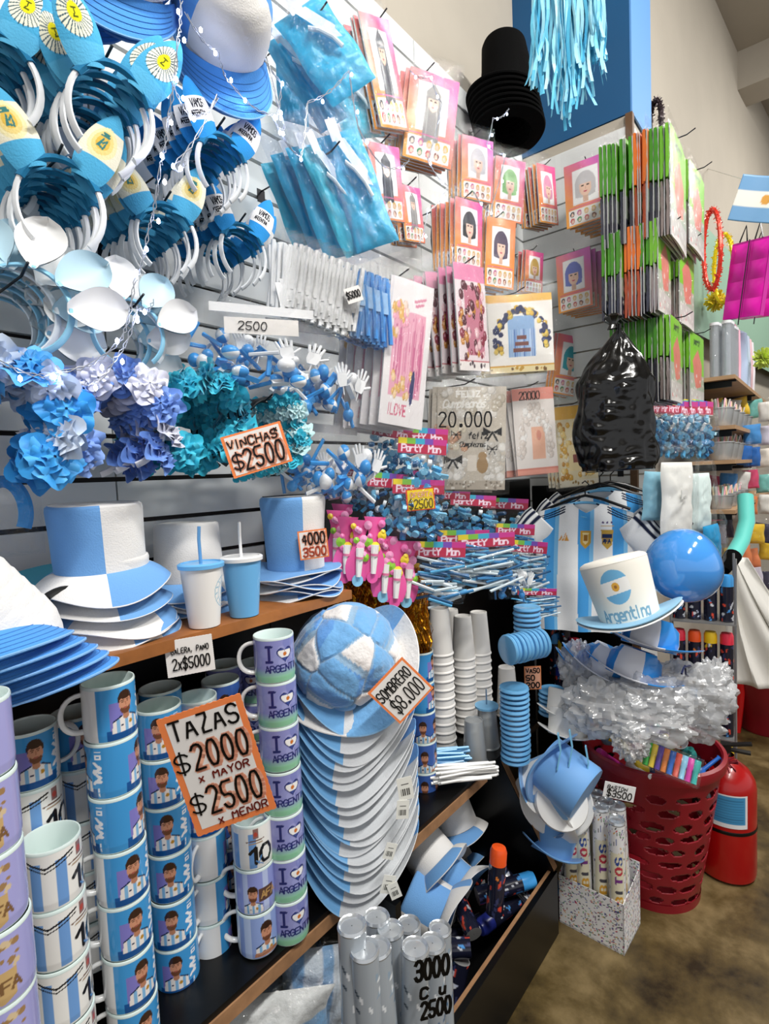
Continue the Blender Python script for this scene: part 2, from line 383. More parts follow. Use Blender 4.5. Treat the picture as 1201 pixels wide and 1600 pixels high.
b = MB(); b.add([(x, *q) for x in (1.645, 1.665) for q in ((.70, .02), (1.21, .02), (1.21, LZ-.026), (.885, LZ-.026), (.70, .24))],
      [(4, 3, 2, 1, 0), (5, 6, 7, 8, 9), (0, 1, 6, 5), (1, 2, 7, 6), (2, 3, 8, 7), (3, 4, 9, 8), (4, 0, 5, 9)]); part('side_board', b, blackm, t, False)
b = MB(); b.add([(x, *q) for x in (1.643, 1.667) for q in ((.695, .241), (.880, LZ-.027), (.880, LZ-.022), (.695, .246))], [(0, 1, 2, 3), (7, 6, 5, 4), (0, 4, 5, 1), (3, 2, 6, 7)]); part('edge_strip', b, woodl, t, False)
b = MB(); b.box((1.28, .95, .03), (.74, .5, .02)); part('bottom_board', b, blackm, t, False)
# ---------------------------------------------------------------- fitting flat things to where the photo shows them
def frame(c, Y=None, a=0, t=0, d=None):
    """c = the four corners TL TR BR BL in the photo; the plane faces the aisle, turned a degrees towards the camera, leaning t"""
    a, t = math.radians(a), math.radians(t); n = Vector((-math.sin(a)*math.cos(t), -math.cos(a)*math.cos(t), math.sin(t)))
    cx, cy = sum(q[0] for q in c)/4, sum(q[1] for q in c)/4; o = P(cx, cy, y=Y, d=d); cp = Vector((0, 0, CAMH))
    W = []
    for q in c:
        r = P(*q, d=1)-cp; W.append(cp+r*((o-cp).dot(n)/r.dot(n)))
    TL, TR, BR, BL = W; u = ((TR-TL)+(BR-BL))/2; v = ((TL-BL)+(TR-BR))/2; w_, h_ = u.length, v.length
    u.normalize(); v = v-u*v.dot(u)*.5; u = u-v*u.dot(v)/v.dot(v); u.normalize(); v = (-n).cross(u)*-1
    if v.z < 0: v = -v
    M = Matrix((u, -n, v)).transposed()
    return sum(W, Vector())/4, M.to_euler(), w_, h_
def loc_at(o, e, off): return o+e.to_matrix() @ Vector(off)
# ================================================================ mugs
MH, MR = .0935, .041
SKIN = hx('C98F72'); HAIR = hx('3A2419'); NAVY = hx('1C2B50')
def portrait(c, cx, y0, h, arms=False):
    c.poly([(cx-.30*h, y0), (cx-.27*h, y0+.26*h), (cx-.10*h, y0+.36*h), (cx+.10*h, y0+.36*h), (cx+.27*h, y0+.26*h), (cx+.30*h, y0)], hx('ECE6E2'))
    for k in (-.17, 0, .17): c.rect(cx+k*h-.035*h, y0, cx+k*h+.035*h, y0+.30*h, hx('7FB4DE'))
    c.line([[(cx-.27*h, y0+.26*h), (cx-.10*h, y0+.36*h)], [(cx+.27*h, y0+.26*h), (cx+.10*h, y0+.36*h)]], .035*h, NAVY)
    c.rect(cx-.12*h, y0+.13*h, cx-.06*h, y0+.17*h, NAVY); c.ell(cx+.10*h, y0+.17*h, .04*h, .05*h, hx('B8892F'))
    c.poly([(cx-.07*h, y0+.30*h), (cx-.08*h, y0+.45*h), (cx+.08*h, y0+.45*h), (cx+.07*h, y0+.30*h), (cx, y0+.26*h)], hx('B57E62'))
    c.ell(cx, y0+.74*h, .155*h, .20*h, HAIR); c.ell(cx, y0+.62*h, .135*h, .20*h, SKIN)
    c.ell(cx, y0+.50*h, .115*h, .11*h, hx('6E4430')); c.ell(cx, y0+.60*h, .115*h, .09*h, SKIN); c.ell(cx, y0+.525*h, .05*h, .015*h, hx('A2584C'))
    c.ell(cx, y0+.80*h, .14*h, .07*h, HAIR)
    for k in (-1, 1): c.ell(cx+k*.055*h, y0+.665*h, .022*h, .012*h, HAIR); c.line([[(cx+k*.03*h, y0+.70*h), (cx+k*.085*h, y0+.705*h)]], .02*h, HAIR)
    c.line([[(cx, y0+.66*h), (cx+.012*h, y0+.59*h)]], .02*h, hx('A86E54'))
    if arms: c.poly([(cx-.33*h, y0), (cx-.3*h, y0+.12*h), (cx+.1*h, y0+.16*h), (cx+.32*h, y0+.08*h), (cx+.33*h, y0)], hx('BD8467')); c.line([[(cx-.25*h, y0+.04*h), (cx+.25*h, y0+.1*h)]], .02*h, hx('8C5B45'))
MW = 2.77
def art_player():
    c = Cv(190, 64, hx('EFEFEE'), MW); B = hx('3F97D6'); c.rect(.42, .0, 2.42, 1, B)
    c.rect(.62, .12, .85, .72, hx('7E79C4')); c.rect(1.78, .12, 2.0, .72, hx('7E79C4'))
    for k in (.90, 2.06):
        s = 1; X = k
        c.rect(X-.34, .0, X+.34, .2, hx('14559A')); portrait(c, X, .14, .84)
        x0 = X+.29 if s > 0 else X-.43
        c.line([[(x0, .30), (x0+.12, .42), (x0, .52), (x0+.13, .60), (x0+.02, .70)], [(x0+.03, .34), (x0+.12, .34)], [(x0+.02, .56), (x0+.12, .52)]], .055, hx('F3F4F8'))
        c.line([[(x0+.05, .78), (x0+.14, .78), (x0+.14, .85), (x0+.05, .85), (x0+.05, .78)], [(x0+.05, .92), (x0+.14, .92)]], .03, hx('F3F4F8'))
        c.line([[(x0+.08, .06), (x0+.08, .1)], [(x0+.08, .15), (x0+.08, .2)]], .03, hx('F3F4F8'))
    c.rect(0, 0, .02, 1, hx('EFEFEE')); return c
def art_ten():
    c = Cv(190, 64, hx('EDECE8'), MW); B = hx('6F9ED8')
    for x in (.36, .72, 1.62, 2.0): c.rect(x, .02, x+.16, .86, B)
    c.line([[(.2, .95), (.58, .76), (1.0, .93)]], .035, hx('18191E')); c.line([[(.2, .88), (.58, .69), (1.0, .86)]], .022, hx('18191E'))
    for X in (1.16, 2.2):
        c.rect(X-.10, .74, X+.02, .97, hx('8C6A66')); c.ell(X-.04, .84, .04, .06, hx('B4473A'))
        c.line([[(X-.24, .68), (X+.14, .70)]], .03, hx('6C4C3C')); c.line([[(X-.18, .62), (X+.1, .63)]], .03, hx('A79078'))
        c.text('10', X-.18, .14, .38, .075, hx('16171C')); c.line([[(X-.05, .2), (X+.1, .08)], [(X, .12), (X+.06, .3)]], .025, hx('5E92CC'))
    return c
def art_heart():
    c = Cv(190, 64, hx('8C8FC9'), MW)
    g = np.clip((.34-c.y)/.22, 0, 1)[..., None]; c.a = c.a*(1-g)+np.array(hx('8FCBA6'))*g
    c.spots(26, .11, [hx('9296CC'), hx('7F86C4'), hx('9A9ED2')], y0=.45, seed=4); D = hx('222B6A')
    for X in (.92, 2.0):
        c.line([[(X-.33, .5), (X-.33, .86)], [(X-.39, .5), (X-.27, .5)], [(X-.39, .86), (X-.27, .86)]], .06, D)
        hp = [(X+.02+.185*1.0*(16*math.sin(t)**3)/16, .66+.013*(13*math.cos(t)-5*math.cos(2*t)-2*math.cos(3*t)-math.cos(4*t))) for t in np.linspace(0, 2*PI, 50)[:-1]]
        c.poly(hp, D); k = c.a.copy(); ins = Cv(190, 64, (0, 0, 0), MW).poly([(X+.02+(p-X-.02)*.84, .66+(q-.66)*.84) for p, q in hp], (1, 1, 1)).a[..., 0] > .5
        c.fill(ins & (c.y < .75) & (c.y > .58), hx('F0EFEE')); c.fill(ins & ((c.y >= .75) | (c.y <= .58)), hx('3B4D94')); c.ell(X+.02, .66, .045, .05, hx('C9722F'))
        c.text('ARGENTINA', X-.42, .25, .15, .032, D, sp=.7, asp=.9)
    return c
def art_trophy():
    c = Cv(190, 64, hx('EFEFEE'), MW)
    c.rect(.3, 0, 2.5, 1, hx('8C96D4'))
    for x in (.5, .95, 1.5, 1.9, 2.3): c.rect(x, 0, x+.12, 1, hx('B7C4E8'))
    c.rect(.85, .28, 1.2, .6, hx('5A4038')); c.text('AFA', .9, .35, .16, .03, hx('B8925A'), sp=.4)
    for X in (.72, 1.75): portrait(c, X, .02, .72)
    c.ell(1.42, .45, .10, .17, hx('B07B58')); c.ell(1.42, .7, .09, .12, SKIN); c.ell(1.42, .8, .09, .06, HAIR); c.ell(1.36, .34, .06, .1, hx('D8A848')); c.poly([(1.28, .02), (1.33, .25), (1.5, .25), (1.56, .02)], hx('C9A36A'))
    return c
def art_arms():
    c = Cv(190, 64, hx('EFEFEE'), MW); c.rect(.3, 0, 2.5, 1, hx('8FA6DC'))
    for x in (.45, .9, 1.7, 2.1): c.rect(x, 0, x+.16, 1, hx('B9CBEC'))
    c.rect(1.28, .3, 1.52, .72, hx('5A4038')); c.ell(1.4, .52, .06, .1, hx('B8925A'))
    portrait(c, .95, .02, .9, True); portrait(c, 1.85, .02, .8, True); return c
def art_gold():
    c = Cv(190, 64, hx('A5A4DA'), MW)
    for X in (.9, 2.0):
        c.poly([(X-.16, .1), (X-.18, .5), (X+.18, .5), (X+.16, .1), (X, .02)], hx('C6A672')); c.text('AFA', X-.12, .2, .16, .035, hx('7B5B3C'), sp=.3)
        c.spots(16, .045, [hx('B99A70'), hx('D2BC98'), hx('9D7C55')], X-.2, .52, X+.2, .9, seed=3)
    return c
def art_plain(col): return Cv(16, 6, col, MW)
def art_couple():
    c = Cv(190, 64, hx('3D62AE'), MW)
    for X in (.7, 1.2, 1.9, 2.3): portrait(c, X, .0, .85, X in (1.2, 2.3))
    c.rect(0, 0, .25, 1, hx('EFEFEE')); return c
def make_mug(art, inner=hx('DDEDEA'), outer=None, hcol=hx('E9EAE9')):
    t = thing('mug', 'mug', 'mug'); b = MB(); cv = art.a; H, W = cv.shape[:2]; rim = inner if outer is None else outer
    def f(u, v): a = 2*PI*u; z = .004+v*(MH-.009); r = MR-.0012*(1-min(1, v*8)); return (r*math.cos(a), r*math.sin(a), z)
    b.sheet(0, 0, f, canvas=cv)
    b.lathe([(0.0005, .001), (MR-.006, .001), (MR-.0025, .0015), (MR-.0012, .004)], 40, rim)
    b.lathe([(MR, MH-.005), (MR+.0003, MH-.0025), (MR-.0006, MH), (MR-.0022, MH), (MR-.0034, MH-.004), (MR-.0036, .012), (MR-.010, .006), (.0005, .006)], 40, inner)
    b.build('body', vgloss, t)
    h = MB(); pts = [(MR-.003+.033*math.sin(PI*k/14)**.75, 0, MH*.5+.031*math.cos(PI*k/14)) for k in range(15)]
    h.tube(pts, .0052, 10, hcol, flat=.75); h.build('handle', vgloss, t); return Proto(t)
MUG = {'player': make_mug(art_player()), 'ten': make_mug(art_ten()), 'heart': make_mug(art_heart()), 'trophy': make_mug(art_trophy()), 'arms': make_mug(art_arms()),
       'gold': make_mug(art_gold()), 'couple': make_mug(art_couple()), 'dark': make_mug(art_plain(hx('191B1F')), hx('33383C'), hx('191B1F'), hx('191B1F')),
       'white': make_mug(art_plain(hx('E9EAEA')))}
DESC = {'player': 'blue mug with footballer print', 'ten': 'white striped number 10 mug', 'heart': 'lavender heart print mug', 'trophy': 'blue striped trophy mug',
        'arms': 'striped crossed arms footballer mug', 'gold': 'lavender gold crest mug', 'couple': 'blue mug with two footballers', 'dark': 'black mug', 'white': 'plain white mug'}
PITCH = MH-.001
def mug_stack(px, py, Y, kinds, where, hz=0, lean=0, zb=None):
    """px,py = rim centre of the top mug; kinds from the top: (kind, turn) ; turn = handle direction relative to the left of the view"""
    top = P(px, py, y=Y); n = len(kinds); zb = LZ if zb is None else zb
    if not hz: top = P(px, py, z=zb+n*PITCH); print('stack', px, py, round(top.y, 3))
    zt = top.z
    base = math.atan2(top.y, top.x)+PI/2                      # left of the view
    for i, (k, turn) in enumerate(kinds):
        z = (top.z if hz else zt)-PITCH*(i+1)
        lab = f'{DESC[k]}, {ORD[i]} of the {where}' if n > 1 else f'{DESC[k]}, {where}'
        MUG[k].put((top.x+random.uniform(-.0012, .0012)+lean*i, top.y+random.uniform(-.001, .001), z), (0, 0, base+math.radians(turn+random.uniform(-4, 4))), lab, 'stacked mugs')

mug_stack(168, 1062, .93, [('player', 6), ('player', -108), ('player', -112), ('player', 0), ('player', -2), ('player', -3), ('player', -4)], 'footballer stack left of the price sign', hz=1)
mug_stack(248, 1101, .99, [('player', -30)]*6, 'stack half behind the price sign', hz=1)
mug_stack(78, 1308, .915, [('ten', 2), ('ten', -2), ('ten', 0), ('ten', 3)], 'low far left stack', hz=1)
mug_stack(44, 1133, 1.0, [('player', -170), ('ten', -10), ('ten', -14), ('ten', -12)], 'stack behind the low far left one', hz=1)
mug_stack(118, 1112, 1.04, [('player', -160), ('ten', 5), ('ten', 0), ('ten', 2), ('ten', 4)], 'second row stack at far left', hz=1)
mug_stack(-46, 1092, .80, [('gold', -22)]*5, 'stack cut by the left edge', hz=1)
mug_stack(249, 1074, 1.06, [('player', -50)]*5, 'rear stack left of the price sign', hz=1)
mug_stack(306, 1088, 1.0, [('white', -60), ('player', -30), ('player', -30), ('player', 62), ('player', 58), ('player', 62)], 'stack behind the price sign', hz=1)
mug_stack(344, 1061, 1.05, [('couple', 10)]*5, 'rear stack above the price sign', hz=1)
mug_stack(350, 1037, 1.11, [('heart', -60)]*5, 'back stack left of the heart tower', hz=1)
mug_stack(398, 1034, 1.10, [('heart', -50)]*5, 'back stack beside the heart tower', hz=1)
mug_stack(392, 1274, .915, [('ten', 175), ('trophy', -10), ('arms', -5)], 'trio under the price sign', hz=1)
mug_stack(427, 990, .888, [('heart', 0)]*7, 'tower beside the football hats', hz=1)
mug_stack(630, 985, 1.06, [('couple', -60)]*7, 'rear stack right of the football hats', hz=1)
mug_stack(655, 1016, .97, [('player', -108), ('player', -112), ('couple', 0), ('couple', 0), ('couple', 0)], 'stack right of the football hats', hz=1)
cn = ['first', 'second', 'third', 'fourth', 'fifth', 'sixth', 'seventh', 'eighth', 'ninth', 'tenth']
for i in range(10):
    for j in range(5):
        MUG['dark'].put((.0+i*.0865+random.uniform(-.003, .003), 1.172, LZ+j*PITCH), (0, 0, random.uniform(2, 4)), f'black mug in the back row, {cn[i]} column from the left, {["bottom", "second", "third", "fourth", "top"][j]} level', 'black mugs in the back row')
# ================================================================ hats, caps, tumblers
from mathutils import noise as NZ
def fb(p, k=1): return NZ.noise(Vector(p)*k)
HB, HW = hx('6FA3DB'), hx('E6E4E1'); HB2 = hx('5B93D2')
def make_tall_hat(name, r0=.078, r1=.082, h=.15, rb=.118, sect=(0, 1, 0, 1), bsect=(1, 0, 1, 0), soft=.004, droop=.022, topc=HW, seed=0, tophat=False):
    """soft fabric hat: crown of sewn panels, flat top, drooping brim"""
    t = thing(name, name, 'hat'); b = MB()
    col = (HB, HW)
    def wf(x, y, z, a):
        q = fb((x+seed, y, z), 14)*soft; return (x*(1+q*8), y*(1+q*8), z+fb((x, y+seed, z), 9)*soft*(1.2 if z > h*.8 else .5))
    prof = [(r0, 0), (r0, h*.1), (r0*.995+(r1-r0)*.3, h*.35), (r0+(r1-r0)*.7, h*.7), (r1, h*.9), (r1*.985, h*.96), (r1*.93, h*.99)]
    prof = [prof[0]]+[(prof[i][0]+(prof[i+1][0]-prof[i][0])*k/3, prof[i][1]+(prof[i+1][1]-prof[i][1])*k/3) for i in range(len(prof)-1) for k in (1, 2, 3)]
    b.lathe(prof, 64, cf=lambda a, i: col[sect[int(a/(PI/2)) % 4]], wf=wf)
    b.build('crown', vmatte, t)
    b = MB(); prof = [(r1*.935, h*.988), (r1*.8, h*.985), (r1*.4, h*.978), (.001, h*.975)]
    b.lathe(prof, 64, cf=lambda a, i: topc if sect[int(a/(PI/2)) % 4] or topc is HW else HB, wf=wf); b.build('crown_top', vmatte, t)
    b = MB(); n = 8; P1 = [(r0+(rb-r0)*k/n, -droop*(k/n)**1.5) for k in range(n+1)]; P1 += [(rb+.001, -droop-.0015), (rb, -droop-.003)]+[(r0+(rb-r0)*k/n, -droop*(k/n)**1.5-.003) for k in range(n-1, -1, -1)]
    def wb(x, y, z, a):
        k = (math.hypot(x, y)-r0)/(rb-r0); return (x, y, z+k*(.009*math.sin(2*a+seed)+.006*math.sin(3*a+1+seed*2)))
    b.lathe(P1, 64, cf=lambda a, i: hx('DADBDD') if i in (n, n+1) else col[bsect[int(a/(PI/2)) % 4]], wf=wb); b.build('brim', vmatte, t)
    return Proto(t)
bucket = make_tall_hat('bucket_hat', .077, .080, .120, .118, droop=.036, seed=1)
topper = make_tall_hat('top_hat', .070, .080, .178, .112, sect=(1, 0, 0, 1), bsect=(0, 0, 0, 0), droop=.004, seed=3, soft=.0025)
wbuck = make_tall_hat('bucket_hat', .074, .070, .128, .108, sect=(1, 1, 1, 1), bsect=(0, 1, 0, 1), droop=.03, seed=5, soft=.006)
ntop = make_tall_hat('top_hat', .069, .060, .035, .111, sect=(0, 0, 0, 0), bsect=(0, 1, 0, 0), droop=.004, seed=7, soft=.001)
nbuck = make_tall_hat('bucket_hat', .074, .064, .035, .117, sect=(1, 0, 1, 0), bsect=(1, 0, 1, 0), droop=.033, seed=8, soft=.001)
nw = make_tall_hat('bucket_hat', .071, .062, .035, .106, sect=(1, 1, 1, 1), bsect=(0, 1, 0, 1), droop=.03, seed=9, soft=.001)
def at_shelf(px, py, y): return P(px, py, y=y)
o = P(166, 985, y=1.05); R_ = math.radians
for i, (dz, rz, tx) in enumerate([(.138, R_(-18), .05), (.088, R_(-14), .02), (.062, R_(30), 0), (.050, R_(-8), 0), (.038, R_(20), 0)]):
    (bucket if i < 2 else nbuck).put((o.x+.006*i, o.y+.003*i, SZ+dz-.004), (tx, -.03 if i == 0 else 0, rz+0), f'blue and white panelled bucket hat, {ORD[i]} of the shelf stack at left', 'bucket hats on the shelf', sc=(1, 1, 1) if i != 1 else (.98, .98, .6))
o = P(300, 960, y=1.12)
for i, (dz, rz) in enumerate([(.072, 10), (.060, 40), (.050, 5), (.040, 60), (.032, 20)]):
    (wbuck if i == 0 else nw).put((o.x, o.y, SZ+dz-.003), (0, 0, R_(rz)), f'white crowned bucket hat, {ORD[i]} of the stack behind the tumblers', 'bucket hats on the shelf', sc=1)
o = P(464, 915, y=1.03)
for i, (dz, rz) in enumerate([(.066, 0), (.055, 90), (.043, 5), (.031, 50), (.020, 20), (.010, 75)]):
    (topper if i == 0 else ntop).put((o.x+.004*math.sin(i*2), o.y, SZ+dz-.002), (0, 0, R_(rz-25)), f'tall blue and white top hat, {ORD[i]} of the stack at the right', 'top hats on the shelf', sc=1)
# ---------- football hats
PHI = (1+5**.5)/2
ICO = [Vector(q).normalized() for a in (-1, 1) for c_ in (-PHI, PHI) for q in ((0, a, c_), (a, c_, 0), (c_, 0, a))]
DOD = [Vector(q).normalized() for a in (-1, 1) for b_ in (-1, 1) for q in ((0, a/PHI, b_*PHI), (a/PHI, b_*PHI, 0), (a*PHI, 0, b_/PHI))]+[Vector((a, b_, c_)).normalized() for a in (-1, 1) for b_ in (-1, 1) for c_ in (-1, 1)]
def saddle(amp, r0, rb, ph=-PI/2):
    def f(x, y, z, a):
        k = max(0, (math.hypot(x, y)-r0)/(rb-r0)); return (x, y, z-amp*math.cos(2*(a-ph))*k**1.6+.003*math.sin(5*a)*k)
    return f
def brim_mesh(r0, rb, amp, th, cols, off, ph=-PI/2, nr=8, lip=.0):
    b = MB(); prof = [(r0+(rb-r0)*k/nr, 0) for k in range(nr+1)]+[(rb+.0015, -th*.5), (rb, -th)]+[(r0+(rb-r0)*k/nr, -th) for k in range(nr-1, -1, -1)]
    n = len(cols)
    b.lathe(prof, 80, cf=lambda a, i: hx('DCE6F0') if i == nr+1 else (mixc(cols[int((a+off)/(2*PI)*n) % n], (1, 1, 1), .15) if i == nr else cols[int((a+off)/(2*PI)*n) % n]), wf=saddle(amp, r0, rb, ph)); return b
def make_ball_hat():
    t = thing('football_hat', 'hat', 'hat'); b = MB(); rot = Euler((.5, .4, .3)).to_matrix(); V = []; F = []; C = []; nu, nv = 170, 84
    for j in range(nv+1):
        for i in range(nu):
            th = j/nv*PI*.60; a = 2*PI*i/nu; d = Vector((math.sin(th)*math.cos(a), math.sin(th)*math.sin(a), math.cos(th))); q = rot @ d
            s_ = sorted([(q.dot(c)+(-.006), 0) for c in ICO]+[(q.dot(c), 1) for c in DOD], reverse=True); gap = s_[0][0]-s_[1][0]
            R = .114*(1-.045*max(0, 1-gap/.03))*(1+.05*fb(d, 2.2)+.02*fb(d, 6)); V.append((d.x*R, d.y*R, d.z*R*.92+.035)); C.append(hx('E9E6E4') if s_[0][1] == 0 else (HB2 if fb(q, 1.7) > .1 else hx('6FA8DA')))
            if gap < .012: C[-1] = hx('8FB0CC')
    F = [(j*nu+i, j*nu+(i+1) % nu, (j+1)*nu+(i+1) % nu, (j+1)*nu+i) for j in range(nv) for i in range(nu)]
    F = [tuple(reversed(f)) for f in F]
    b.add(V, F, np.array(C), pv=True); b.build('ball_crown', vplush, t)
    brim_mesh(.070, .155, .030, .004, [HW, hx('6FA8DA'), HW, hx('6FA8DA'), HW, hx('6FA8DA')], .9, ph=-PI/2+.2).build('brim', vplush, t)
    return Proto(t)
def make_nested():
    t = thing('football_hat', 'hat', 'hat')
    brim_mesh(.075, .150, .058, .0035, [hx('5B97D2'), hx('6FA8DA'), hx('C8CCD0'), hx('C8CCD0'), hx('5B97D2'), hx('6FA8DA'), hx('CCD0D4'), hx('C6CACE')], .12).build('brim', vmatte, t)
    b = MB(); b.lathe([(.076, 0), (.070, .012), (.062, .02)], 40, cf=lambda a, i: HB); b.build('ball_crown', vmatte, t); return Proto(t)
bh = make_ball_hat(); ne = make_nested(); bh.t.scale = (1.12,)*3
SH = P(560, 1300, y=.90); SX, SY = SH.x, SH.y
zt = P(548, 1035, y=.90).z
vd = math.atan2(SY, SX)                                       # direction from the camera
bh.put((SX-.005, SY-.01, zt-.005), (R_(40)*math.sin(vd), -R_(38)*math.cos(vd), vd-PI/2), 'plush football shaped hat with blue and white brim on top of the tall hat stack', 'football hats')
z = zt-.052; sp = [.030, .016, .015, .015, .019, .028, .015, .020, .024, .014, .017, .016, .015, .016, .022, .014, .030, .015, .014, .013, .014, .013, .015, .016, .013, .014, .013, .015, .014]
for i, s_ in enumerate(sp):
    if z < LZ+.045: break
    ne.put((SX+random.uniform(-.004, .004), SY+random.uniform(-.004, .004), z), (random.uniform(-.03, .03), random.uniform(-.03, .03), vd-PI/2+R_(-6)+random.uniform(-.12, .12)), f'football hat with curved brim, {ORD[i]} below the plush ball hat in the stack', 'football hats'); z -= s_*1.25
# white barcode tags hanging from the brims
def make_tag(w_=.03, h_=.045):
    t = thing('barcode_tag', 't', 'tag'); b = MB(); b.box((0, 0, 0), (w_, .0008, h_), (.93, .93, .9)); b.build('card', vprint, t)
    b = MB()
    for k in range(14):
        if k % 3 != 1: b.box((-w_*.3+k*w_*.6/13, -.0006, -h_*.15), (w_*.022*(1+k % 2), .0004, h_*.3), (.1, .1, .1))
    b.box((0, -.0006, h_*.2), (w_*.5, .0004, h_*.03), (.3, .3, .3)); b.build('barcode', vprint, t); return Proto(t)
tagp = make_tag()
for i, (px, py, a, s_, w_) in enumerate([(633, 1232, -.1, 1.1, 'highest'), (629, 1265, .1, .9, 'second'), (609, 1330, .35, .8, 'third'), (606, 1382, .3, .9, 'fourth'), (616, 1392, -.3, .8, 'lowest')]):
    q = P(px, py, d=PR((SX, SY, 1))[2]-.17)
    tagp.put(q, (0, a, vd-PI/2+.1), f'white barcode tag hanging on the football hat brims, {w_} of five', 'barcode tags', sc=s_)
# ---------- caps
def make_cap(name='baseball_cap', front=HW, back=hx('5A9BE0'), visor=hx('4F97E4'), ring=True):
    t = thing(name, 'cap', 'cap'); b = MB(); R = .088
    prof = [(R, 0), (R*1.01, .02), (R*.98, .045), (R*.9, .07), (R*.74, .092), (R*.5, .107), (R*.25, .114), (.001, .116)]
    prof = [prof[0]]+[(prof[i][0]+(prof[i+1][0]-prof[i][0])*k/3, prof[i][1]+(prof[i+1][1]-prof[i][1])*k/3) for i in range(len(prof)-1) for k in (1, 2, 3)]
    b.lathe(prof, 60, cf=lambda a, i: front if abs(((a-1.5*PI+PI) % (2*PI))-PI) < 1.05 else back, wf=lambda x, y, z, a: (x*(1+.03*fb((x, y, z), 12)), y*1.08, z)); b.build('crown', vmatte, t)
    for nm, off, mt in (('visor', 0, visor), ):
        b = MB()
        def f(u, v):
            q = (u-.5)*2; a = q*1.25; x = R*math.sin(a)*(1+.12*v); y = -R*1.08*math.cos(a)-v*.082*max(0, 1-q*q)**.6; z = .004-.018*(q*q)-.012*v*(1-.3*q*q)-.02*(abs(q)**2)*v; return (x, y, z)
        b.sheet(28, 10, f, visor, back=lambda u, v: (f(u, v)[0], f(u, v)[1], f(u, v)[2]-.003)); vo = b.build('visor', vmatte, t)
        for k in (.25, .4, .55, .7, .85):
            b = MB() if k == .25 else b; b.tube([(f(u, k)[0], f(u, k)[1], f(u, k)[2]+.0004) for u in np.linspace(.06, .94, 24)], .0007, 4, mixc(visor, (0, 0, 0), .18))
        b.tube([f(u, 1) for u in np.linspace(0, 1, 30)], .0018, 5, mixc(visor, (1, 1, 1), .3)); s_ = b.build('stitching', vmatte, vo)
    return Proto(t)
cap = make_cap()
cb = P(-74, 985, y=.97)
for i in range(5):
    cap.put((cb.x+.012*i-.003, cb.y, SZ+.092-.016*i), (R_(2), R_(0), R_(30+i*3)), f'light blue cap with white front, {ORD[i]} of the pile at the shelf left', 'blue caps', sc=1.0)
for i, (px, py, y, rz, rx) in enumerate([(345, 40, .90, -20, 80), (338, 52, .97, -18, 76), (330, 64, 1.04, -14, 74), (196, -68, .93, -25, 70), (188, -56, 1.0, -22, 70), (120, -70, 1.0, -20, 72)]):
    q = P(px, py, y=y); cap.put(q, (R_(rx), R_([-10, -10, -10, 12, 12, 12][i]), R_(rz)), ['light blue cap with pale front hanging foremost at the top', 'light blue cap hanging directly behind the foremost top cap', 'light blue cap hanging deepest behind the foremost top cap', 'light blue cap hanging at the top left, visor only in view', 'dark shaded cap behind the visor at the top left', 'cap hanging at the top left corner against the wall'][i], 'blue caps hanging at the top')
# ---------- tumblers
def art_tumbler(bg, fg):
    c = Cv(150, 90, bg, 2.0); X = .62
    for r in (.25, .17): c.line([[(X+r*math.cos(a), .55+r*math.sin(a)) for a in np.linspace(0, 2*PI, 40)]], .012, fg)
    for k in range(14):
        a = 2*PI*k/14; c.line([[(X+.195*math.cos(a), .55+.195*math.sin(a)), (X+.225*math.cos(a+.08), .55+.225*math.sin(a+.08))]], .018, fg)
    c.line([[(X-.07, .5), (X-.03, .62), (X, .5), (X+.06, .66)], [(X-.04, .45), (X+.07, .45), (X+.05, .6)], [(X-.05, .43), (X-.02, .68)]], .02, fg); return c
def make_tumbler(name, bg, fg, lid, straw, clearb=False):
    t = thing(name, name, 'tumbler'); h = .118
    b = MB(); rr = lambda v: .029+.0105*v
    def f(u, v): a = 2*PI*u; return (rr(v)*math.cos(a), rr(v)*math.sin(a), .002+v*h)
    b.sheet(0, 0, f, canvas=art_tumbler(bg, fg).a); b.lathe([(.0005, .002), (.027, .001), (.029, .002)], 40, bg); b.build('cup', vplast, t)
    b = MB(); b.lathe([(.0395, h-.004), (.043, h-.003), (.0435, h+.004), (.041, h+.006), (.037, h+.0065), (.036, h+.004), (.001, h+.004)], 40, lid); b.build('lid', vplast, t)
    b = MB(); b.tube([(0, 0, h), (.002, 0, h+.05), (-.002, .0, h+.075)], .0032, 10, straw); b.build('straw', vplast, t); return Proto(t)
tw = make_tumbler('tumbler', hx('EDEAE6'), hx('7FB3CC'), hx('6FB6EC'), hx('5F9BD0'), )
tb = make_tumbler('tumbler', hx('6DB1E4'), hx('8FC6EE'), hx('EDEDED'), hx('F2F2F2'))
q = P(320, 978, z=SZ); print('tumbler', q); q2 = P(384, 962, z=SZ)
tw.put((q.x, max(q.y, .955), SZ), (0, 0, R_(210)), 'white tumbler with light blue lid, straw and ring emblem', sc=1.02)
tb.put((q2.x, max(q2.y, .955), SZ), (0, 0, R_(225)), 'light blue tumbler with white lid and straw', sc=1.02)
